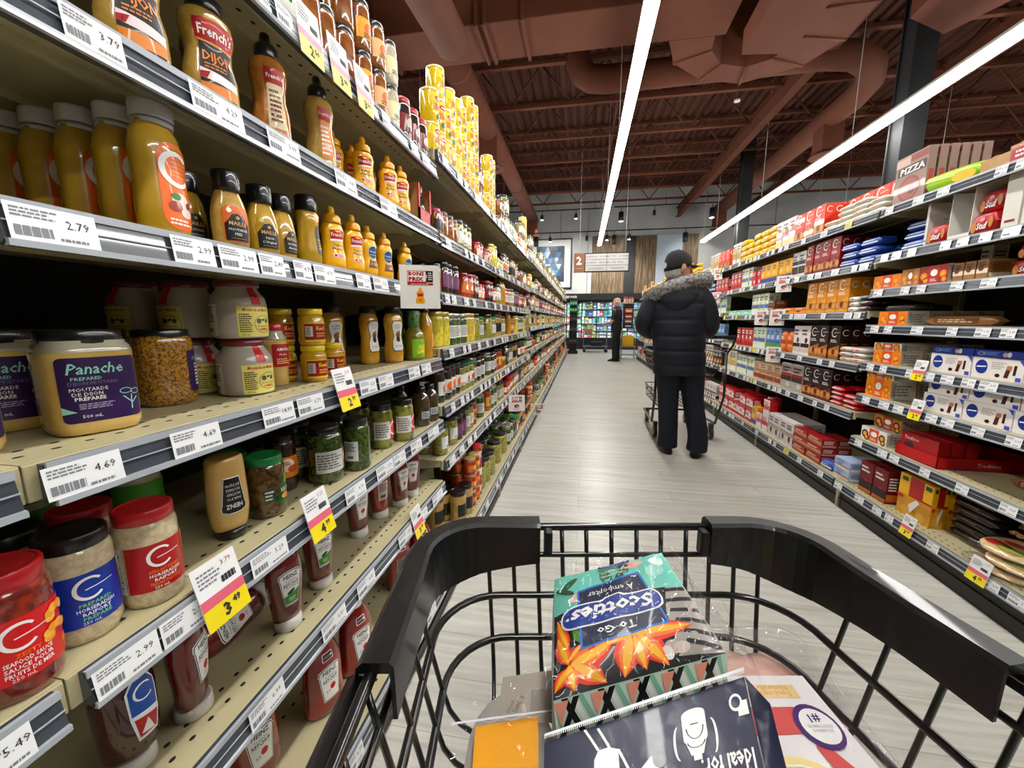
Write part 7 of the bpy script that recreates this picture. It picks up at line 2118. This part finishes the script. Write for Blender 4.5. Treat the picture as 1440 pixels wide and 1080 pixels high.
def head(m, c, yaw, mat, s=1.0):
    """head facing +Y before the yaw: skull, jaw, nose, brow, ears"""
    R = Matrix.Rotation(yaw, 4, 'Z'); h = MB()
    h.loft([(0, .010, -.115, .028, .030), (0, .016, -.105, .045, .052), (0, .012, -.085, .058, .070), (0, .004, -.055, .066, .082), (0, -.004, -.02, .072, .092), (0, -.008, .02, .077, .098), (0, -.010, .055, .076, .098), (0, -.012, .085, .066, .088), (0, -.014, .108, .044, .062), (0, -.014, .118, .015, .02)], mat, n=24)
    h.tube([(0, .088, .012), (0, .100, -.005), (0, .112, -.024), (0, .098, -.034)], [.009, .011, .014, .009], mat, n=8)
    h.tube([(-.04, .080, .022), (0, .094, .026), (.04, .080, .022)], [.009, .010, .009], mat, n=8)
    h.tube([(-.022, .080, -.058), (0, .088, -.056), (.022, .080, -.058)], [.006, .008, .006], mat, n=8)
    h.tube([(-.018, .079, -.068), (0, .086, -.069), (.018, .079, -.068)], [.006, .008, .006], mat, n=8)
    h.tube([(0, .072, -.098), (0, .078, -.090)], [.018, .016], mat, n=10)
    for sx in (-1, 1):
        ear = []
        for i in range(10):
            a = i * 2 * PI / 10; ear.append((sx * (.078 + .008 * math.cos(a * .5)), -.012 + .016 * math.cos(a), -.008 + .030 * math.sin(a)))
        h.tube(ear, .0075, mat, n=6, closed=True); h.tube([(sx * .070, -.012, -.03), (sx * .080, -.012, -.01), (sx * .078, -.012, .014)], [.010, .012, .010], mat, n=8)
    h.tube([(0, -.02, -.05), (0, -.03, -.13), (0, -.02, -.19)], [.052, .052, .062], mat, n=14)
    T = Matrix.Translation(Vector(c)) @ R @ Matrix.Scale(s, 4)
    m.join(h, T)
    return T
def eyes(T, parent):
    for sx in (-1, 1):
        m = MB(); e = MB()
        e.lathe([(.0005, -.011), (.008, -.008), (.011, 0), (.008, .008), (.0005, .011)], M('eye_white', '#d8d4cc', rough=.2), n=12, cx=sx * .030, cy=.076)
        e.lathe([(.0005, -.005), (.005, -.003), (.006, 0), (.005, .003), (.0005, .005)], M('iris', '#2a1c14', rough=.1), n=10, cx=sx * .030, cy=.0835)
        m.join(e, T); obj('eye', m, parent)
def shoe(m, x, y, yaw, mat, L_=.29):
    R = Matrix.Translation(Vector((x, y, 0))) @ Matrix.Rotation(yaw, 4, 'Z'); s_ = MB()
    s_.loft([(0, .05, .0, .046, .140), (0, .05, .018, .048, .145), (0, .05, .03, .046, .138), (0, .035, .055, .042, .115), (0, .0, .085, .042, .065), (0, -.02, .11, .046, .05)], mat, n=20, power=2.4)
    m.join(s_, R)

# --- the man in the parka
PX, PY = .775, 3.52
man = thing('person', 'person in black cap and navy fur-hooded parka pushing a cart away', 'person', (PX, PY, 0), 0)
m = MB(); HC = (-.02, .01, 1.565)
T = head(m, HC, -1.22, SKIN, 1.04)
m.loft([(.03, 0, .80, .15, .11), (.03, 0, .95, .16, .11), (.0, 0, 1.1, .15, .10), (-.01, 0, 1.3, .19, .11), (-.015, 0, 1.40, .13, .09), (-.02, 0, 1.45, .06, .06)], SKIN)
for s_, hx, fx, fy in ((-1, -.06, -.02, .04), (1, .13, .205, -.03)):
    limb(m, [(hx, 0, .88), (hx + (fx - hx) * .45, .02, .48), (fx, fy - .01, .09)], [.09, .058, .04], SKIN)
    m.loft([(fx, fy + .04, .015, .035, .11), (fx, fy + .03, .05, .03, .07), (fx, fy, .09, .035, .04)], SKIN)
LE, RE = (-.29, .02, 1.12), (.27, .02, 1.12)
LW, RW = (-.10, .235, 1.03), (.28, .235, 1.04)
limb(m, [(-.20, 0, 1.36), LE, LW], [.055, .045, .028], SKIN); limb(m, [(.19, 0, 1.36), RE, RW], [.055, .045, .028], SKIN)
hand(m, LW, (.15, 1, -.1), (0, -.1, -1), (1, 0, 0), SKIN); hand(m, RW, (-.1, 1, -.1), (0, -.1, -1), (-1, 0, 0), SKIN)
b_ = obj('body', m, man); soften(b_, .0055, 3)
eyes(T, man)
# hair, cap, glasses
m = MB(); h = MB()
h.loft([(0, -.034, -.085, .052, .050), (0, -.032, -.06, .066, .068), (0, -.030, -.03, .074, .080), (0, -.026, .0, .079, .087), (0, -.022, .02, .080, .090)], GREYH, n=24)
m.join(h, T); obj('hair', m, man)
CAPM = M('black_cap_cloth', '#0a0a0c', rough=.75)
m = MB(); h = MB()
h.loft([(0, -.010, -.004, .085, .104, .22), (0, -.010, .025, .088, .107, .16), (0, -.010, .070, .086, .103, .06), (0, -.012, .105, .070, .084, 0), (0, -.013, .128, .045, .055, 0), (0, -.013, .138, .012, .015, 0)], CAPM, n=28)
h.tube([(0, -.013, .136), (0, -.013, .142)], [.008, .006], CAPM, n=8)
vs = []; fs = []
for j, (r, dz) in enumerate(((.85, 0), (1.45, -.004), (2.0, -.014))):
    for i in range(11):
        a = math.radians(20 + i * 14); vs.append((.080 * math.cos(a) * (1 if j < 1 else 1.0), .035 + .070 * math.sin(a) * r, .034 + dz - .012 * abs(math.cos(a))))
for j in range(2):
    for i in range(10): fs.append((j * 11 + i, j * 11 + i + 1, (j + 1) * 11 + i + 1, (j + 1) * 11 + i))
nv = len(vs); vs += [(x, y_, z - .005) for x, y_, z in vs]; fs += [tuple(reversed([k + nv for k in f])) for f in fs]
ed = [i for i in range(11)] + [21, 32] + [32 - i for i in range(1, 11)] + [11]
for a, c in zip(ed, ed[1:] + ed[:1]): fs.append((a, c, c + nv, a + nv))
h.add(vs, fs, CAPM, True)
m.join(h, T); cp = obj('cap', m, man)
m = MB(); h = MB(); D().el(0, 0, .024, .022, M('cap_gap_hair', '#b9b2ac', rough=.7), 0).put(h, lambda u, v, l: (u, -.1195 + .0, .018 + v) ); m.join(h, T); obj('cap_opening', m, cp)
m = MB(); h = MB(); GF = M('glasses_frame', '#0c0c0e', rough=.3)
for sx in (-1, 1):
    h.tube([(sx * .032 + .022 * math.cos(a), .098 - .006 * abs(math.cos(a)), .004 + .015 * math.sin(a)) for a in [i * PI / 7 for i in range(14)]], .0018, GF, n=5, closed=True)
    h.tube([(sx * .054, .092, .010), (sx * .078, .06, .012), (sx * .084, -.01, .010)], .0020, GF, n=5)
h.tube([(-.010, .101, .008), (.010, .101, .008)], .002, GF, n=5)
m.join(h, T); obj('glasses', m, man)
# trousers
m = MB()
m.loft([(.035, 0, .74, .15, .125), (.03, 0, .90, .165, .13), (.02, 0, 1.0, .16, .12)], DENIM)
for hx, fx, fy in ((-.055, -.02, .04), (.125, .205, -.03)):
    limb(m, [(hx, 0, .84), (hx + (fx - hx) * .25, .01, .64), (hx + (fx - hx) * .5, .015, .46), (fx, fy - .01, .20), (fx, fy - .01, .055)], [.108, .098, .084, .080, .086], DENIM)
o = obj('trousers', m, man); soften(o, .009, 5)
for fx, fy, a in ((-.02, .05, .12), (.205, -.02, -.35)):
    m = MB(); shoe(m, fx, fy, a, SHOE); obj('shoe', m, man)
# parka
m = MB(); rings = []
base = [(.70, .205, .155, .03), (.82, .210, .160, .025), (.95, .207, .158, .015), (1.10, .208, .155, .0), (1.24, .222, .150, -.01), (1.34, .225, .138, -.012), (1.41, .175, .118, -.015), (1.46, .11, .095, -.02), (1.49, .085, .085, -.02)]
z = .70; seams = (.78, .90, 1.02, 1.15, 1.28)
while z <= 1.491:
    for (z0, a0, c0, x0), (z1, a1, c1, x1) in zip(base, base[1:]):
        if z0 <= z <= z1:
            f = (z - z0) / (z1 - z0); rx, ry, cx = a0 + (a1 - a0) * f, c0 + (c1 - c0) * f, x0 + (x1 - x0) * f
    dip = sum(math.exp(-((z - s_) / .012) ** 2) for s_ in seams) * .011
    rings.append((cx, 0, z, rx - dip, ry - dip)); z += .008
m.loft(rings, PARKA, n=36)
def sleeve(pts, rs):
    out = []; 
    limb(m, pts, rs, PARKA, n=18, k=10)
sleeve([(-.155, 0, 1.375), (-.225, -.005, 1.27), (-.275, .0, 1.12), (-.21, .12, 1.05), LW], [.080, .078, .070, .062, .050])
sleeve([(.13, 0, 1.375), (.200, -.005, 1.27), (.245, .0, 1.12), (.27, .12, 1.06), RW], [.080, .080, .074, .066, .052])
o = obj('parka', m, man); soften(o, .009, 2)
# hood hanging on the back, with its fur edge
m = MB()
m.loft([(-.045, -.115, 1.22, .04, .035), (-.045, -.125, 1.25, .09, .055), (-.04, -.125, 1.30, .13, .07), (-.03, -.105, 1.36, .155, .085), (-.02, -.08, 1.42, .14, .09), (-.02, -.05, 1.47, .11, .08)], PARKA, n=28)
o = obj('hood', m, man); soften(o, .009, 5)
FURB = M('grey_fur', '#5c5a58', rough=.9, col2='#a3a09c', scale=45)
FUR = [M('fur_light', '#b8b5b0', rough=.9), M('fur_mid', '#807d7a', rough=.9), M('fur_dark', '#3c3a39', rough=.9)]
arcp = [(-.245, .06, 1.335), (-.235, -.03, 1.345), (-.195, -.10, 1.37), (-.13, -.145, 1.40), (-.05, -.165, 1.43), (.04, -.155, 1.452), (.12, -.12, 1.468), (.175, -.06, 1.475), (.20, .02, 1.465), (.19, .09, 1.44)]
m = MB(); limb(m, arcp, [.035, .042, .046, .048, .048, .046, .044, .044, .042, .032], FURB, n=12, k=4)
rd = random.Random(2)
AP = [Vector(p) for p in arcp]
for k in range(5200):
    f = rd.uniform(0, len(AP) - 1.001); i = int(f); c = AP[i].lerp(AP[i + 1], f - i); tg = (AP[i + 1] - AP[i]).normalized()
    u = tg.orthogonal().normalized(); w_ = tg.cross(u); a = rd.uniform(0, 2 * PI)
    nrm = (u * math.cos(a) + w_ * math.sin(a)); p0 = c + nrm * .036
    dr = (nrm * .75 + Vector((rd.uniform(-.6, .6), rd.uniform(-.4, .2), rd.uniform(-.9, .3)))).normalized()
    L_ = rd.uniform(.018, .036); sd = dr.cross(Vector((rd.random(), rd.random(), rd.random()))).normalized() * .0012
    mid = p0 + dr * L_ * .6 + Vector((0, 0, -.002)); e = p0 + dr * L_ + Vector((0, 0, -.006))
    m.face([p0 - sd, p0 + sd, mid + sd * .7, e, mid - sd * .7], FUR[rd.choice((0, 0, 1, 1, 2))])
obj('fur_trim', m, man)

# --- the shop worker at the end of the aisle
EX, EY = .93, 11.55
emp = thing('person', 'bald person in black shirt and trousers standing sideways at the aisle end', 'person', (EX, EY, 0), 1.2)
m = MB(); T = head(m, (0, .03, 1.635), .15, SKIN2)
m.loft([(0, 0, .88, .15, .10), (0, 0, 1.0, .15, .11), (0, 0, 1.15, .155, .11), (0, .0, 1.32, .17, .11), (0, 0, 1.44, .15, .09), (0, 0, 1.5, .06, .06)], SKIN2)
for s_ in (-1, 1):
    limb(m, [(s_ * .09, 0, .90), (s_ * .095, .01, .48), (s_ * .10, -.01, .09)], [.085, .055, .038], SKIN2)
    m.loft([(s_ * .10, .05, .015, .035, .11), (s_ * .10, .03, .05, .03, .07), (s_ * .10, 0, .09, .035, .04)], SKIN2)
    WR = (s_ * .15, .33, 1.02)
    limb(m, [(s_ * .20, 0, 1.42), (s_ * .24, .04, 1.14), WR], [.048, .040, .026], SKIN2)
    hand(m, WR, (0, 1, -.1), (0, -.1, -1), (-s_, 0, 0), SKIN2)
b_ = obj('body', m, emp); soften(b_, .006, 3)
eyes(T, emp)
m = MB(); h = MB(); h.loft([(0, -.045, -.06, .05, .045), (0, -.040, -.03, .068, .066), (0, -.035, .0, .0775, .078), (0, -.036, .03, .079, .076)], GREYH, n=20); m.join(h, T); obj('hair', m, emp)
m = MB()
m.loft([(0, 0, .86, .180, .135), (0, 0, .92, .180, .135), (0, 0, 1.0, .175, .13), (0, 0, 1.12, .18, .13), (0, 0, 1.28, .195, .13), (0, 0, 1.42, .185, .115), (0, 0, 1.49, .10, .085), (0, .005, 1.53, .065, .065)], BLKC, n=28)
for s_ in (-1, 1): limb(m, [(s_ * .16, 0, 1.43), (s_ * .22, .015, 1.30), (s_ * .24, .04, 1.16)], [.075, .070, .064], BLKC)
o = obj('shirt', m, emp); soften(o, .01, 4)
m = MB(); m.loft([(0, 0, .82, .165, .12), (0, 0, 1.02, .165, .12)], BLKC)
for s_ in (-1, 1): limb(m, [(s_ * .085, 0, .86), (s_ * .09, .01, .50), (s_ * .10, -.01, .05)], [.10, .082, .078], BLKC)
o = obj('trousers', m, emp); soften(o, .01, 4)
for s_ in (-1, 1):
    m = MB(); shoe(m, s_ * .10, 0, -s_ * .15, SHOE); obj('shoe', m, emp)

# ------------------------------------------------------------------ coolers, stand, rack and trolley at the end of the aisle
t = thing('glass_door_cooler', 'black glass-door cooler with bright shelves at the end of the aisle', 'cooler', (0, 16.15, 0))
CB_ = M('cooler_inside', '#dfe6ea', rough=.6)
m = MB(); x0, x1 = -1.9, 2.35
m.box(x0, 0, 0, x1, .82, .42, BLACK); m.box(x0, 0, 1.86, x1, .82, 1.92, BLACK); m.box(x0, .78, .42, x1, .82, 1.86, CB_); m.box(x0, 0, .42, x0 + .04, .8, 1.86, BLACK); m.box(x1 - .04, 0, .42, x1, .8, 1.86, BLACK)
obj('cabinet', m, t)
LEDW = M('cooler_led', '#e8f4ff', emit=9)
doors = [-1.85, -1.25, -.65, -.06, .52, 1.10, 1.70, 2.31]
for i, xx in enumerate(doors):
    m = MB(); m.box(xx - .02, -.01, .42, xx + .02, .03, 1.86, BLACK); m.box(xx - .008, .04, .48, xx + .008, .06, 1.82, LEDW); obj('door_post', m, t)
for i in range(len(doors) - 1):
    m = MB(); m.box(doors[i] + .02, .0, .44, doors[i + 1] - .02, .006, 1.85, film('door_glass', gloss=.04)); obj('glass_door', m, t)
    m = MB(); m.box(doors[i + 1] - .06, -.03, 1.0, doors[i + 1] - .045, -.005, 1.35, CHR); obj('door_handle', m, t)
for z in (.46, .74, 1.02, 1.30, 1.58):
    m = MB(); m.box(x0 + .04, .12, z, x1 - .04, .78, z + .012, CB_); obj('shelf', m, t)
pal2 = ['#3fae6a', '#e8eef2', '#7fb8e0', '#f0f4f6', '#3a78c8', '#a8d8b0', '#e8d85a', '#dfe8f0', '#5ac0c8', '#e86a5a']
rd = random.Random(8); n_ = 0
for zi, z in enumerate((.4725, .7525, 1.0325, 1.3125, 1.5925)):
    x = -1.2
    while x < 2.2:
        w_ = rd.choice((.09, .11, .14)); h_ = rd.uniform(.16, .24); c_ = rd.choice(pal2)
        m = MB(); m.box(-w_ / 2, 0, 0, w_ / 2, .1, h_, P(c_), .004); D().rect(-w_ * .4, h_ * .3, w_ * .4, h_ * .6, P(rd.choice(pal2)), 0).put(m, on_front(0, 0, 0))
        n_ += 1
        tag(obj('chilled_carton', m, None, (x + w_ / 2, 16.30, z)), 'chilled carton in the end cooler, %s on its %s shelf from the bottom' % (nth(int((x + 1.2) / .12) + 1), nth(zi + 1)), 'carton', 'chilled cartons on cooler shelf %s' % nth(zi + 1))
        x += w_ + rd.uniform(.01, .04)
# dark display stand at the end of the left shelving
t = thing('display_stand', 'narrow black display stand with green packs at the end of the left shelving', 'stand', (-.34, 13.9, 0))
m = MB(); m.box(-.16, -.1, 0, .18, .3, .10, BLACK); m.box(-.12, .1, .1, .14, .3, 1.85, BLACK)
for z in (.35, .75, 1.1, 1.4, 1.62): m.box(-.12, -.06, z, .14, .1, z + .02, BLACK)
obj('stand', m, t)
k = 0
for z, c_ in ((.372, '#2b2622'), (.772, '#332c26'), (1.122, '#2b2b2b'), (1.422, '#2f8a3a'), (1.642, '#2f8f6a')):
    for x in (-.07, .01, .09):
        m = MB(); m.box(-.036, 0, 0, .036, .1, .14, P(c_), .003); D().rect(-.026, .05, .026, .09, P('#9fd89a' if z > 1.3 else '#77706a'), 0).put(m, on_front(0, 0, 0)); k += 1
        tag(obj('hanging_pack', m, None, (-.34 + x, 13.86, z)), '%s pack on the black display stand, %s from the bottom left' % ('green' if z > 1.3 else 'dark', nth(k)), 'pack', 'packs on the black display stand')
# rack beside the worker
t = thing('display_rack', 'grey metal rack with red-capped jars right of the standing worker', 'rack', (1.22, 12.15, 0))
m = MB()
for x in (-.09, .30):
    for y_ in (0, .35): m.box(x, y_, 0, x + .02, y_ + .02, .92, CHR)
for z in (.12, .36, .90): m.box(-.09, 0, z, .32, .37, z + .02, CHR)
m.box(-.06, .05, .92, .22, .32, 1.62, BLACK)
obj('frame', m, t)
m = MB(); YC = P('#e8b81c'); m.box(-.06, .03, 0, .26, .33, .30, YC, .01); tag(obj('yellow_crate', m, None, (1.22, 12.15, .3805)), 'yellow crate on the rack behind the standing worker', 'crate')
for i in range(4):
    m = MB(); m.lathe([(.03, 0), (.033, .01), (.033, .12), (.026, .14)], P('#c8b8a8'), n=14); m.lathe([(.030, .14), (.030, .19)], LID_RD, n=14)
    tag(obj('red_capped_jar', m, None, (1.19 + i * .07, 12.28, 1.6205)), 'red-capped jar on top of the rack, %s from the left' % nth(i + 1), 'jar', 'red-capped jars on the rack')
for i, (z, c_) in enumerate(((.925, '#2a2422'), (1.06, '#7a6a5a'), (1.20, '#b0362c'), (1.36, '#c86a5a'))):
    m = MB(); m.box(-.10, 0, 0, .10, .04, .12, P(c_), .003); D().rect(-.08, .03, .08, .07, P('#e0d0c0'), 0).put(m, on_front(0, 0, 0)); tag(obj('snack_pack', m, None, (1.30, 12.155, z)), 'snack pack hung on the rack by the worker, %s from the bottom' % nth(i + 1), 'pack', 'snack packs on the rack')
# flat stock trolley with boxes before the coolers
t = thing('stock_trolley', 'grey metal stock trolley parked in front of the coolers', 'trolley', (.45, 14.75, 0))
m = MB(); GR = M('trolley_steel', '#6d7378', rough=.35, metal=.6)
m.box(-.45, -.25, .20, .45, .25, .23, GR); m.box(-.42, -.22, .62, .40, .22, .64, GR)
for x in (-.42, .40):
    for y_ in (-.22, .22): m.tube([(x, y_, .2), (x, y_, .95)], .014, GR, n=6)
m.tube([(.40, -.22, .95), (.52, -.22, 1.02), (.52, .22, 1.02), (.40, .22, .95)], .014, GR, n=6); m.tube([(-.42, -.22, .95), (-.42, .22, .95)], .014, GR, n=6); m.tube([(-.42, -.22, .95), (.40, -.22, .95)], .01, GR, n=6)
obj('frame', m, t)
for x in (-.38, .38):
    for y_ in (-.2, .2):
        m = MB(); m.tube([(x, y_ - .015, .06), (x, y_ + .015, .06)], .06, BLACK, n=14); m.box(x - .02, y_ - .02, .1, x + .02, y_ + .02, .2, GR); obj('wheel', m, t)
m = MB(); m.box(-.14, -.12, 0, .14, .12, .2, P('#b08a6a'), .004); tag(obj('cardboard_box', m, None, (.20, 14.75, .6405)), 'brown cardboard box on the stock trolley', 'box')
m = MB(); m.box(-.2, -.15, 0, .2, .15, .14, BLACK, .02); tag(obj('black_bin', m, None, (.5, 14.75, .2305)), 'black bin on the lower deck of the stock trolley', 'bin')
# ceiling speaker dot
m = MB(); m.lathe([(.05, 0), (.05, .03), (.02, .04)], P('#d8d4cc'), n=16); m.tube([(0, 0, .04), (0, 0, 1.1)], .006, BROWN, n=5)
tag(obj('smoke_detector', m, None, (2.6, 8.4, 5.0)), 'small white round detector hanging under the joists right of the strip light', 'detector')
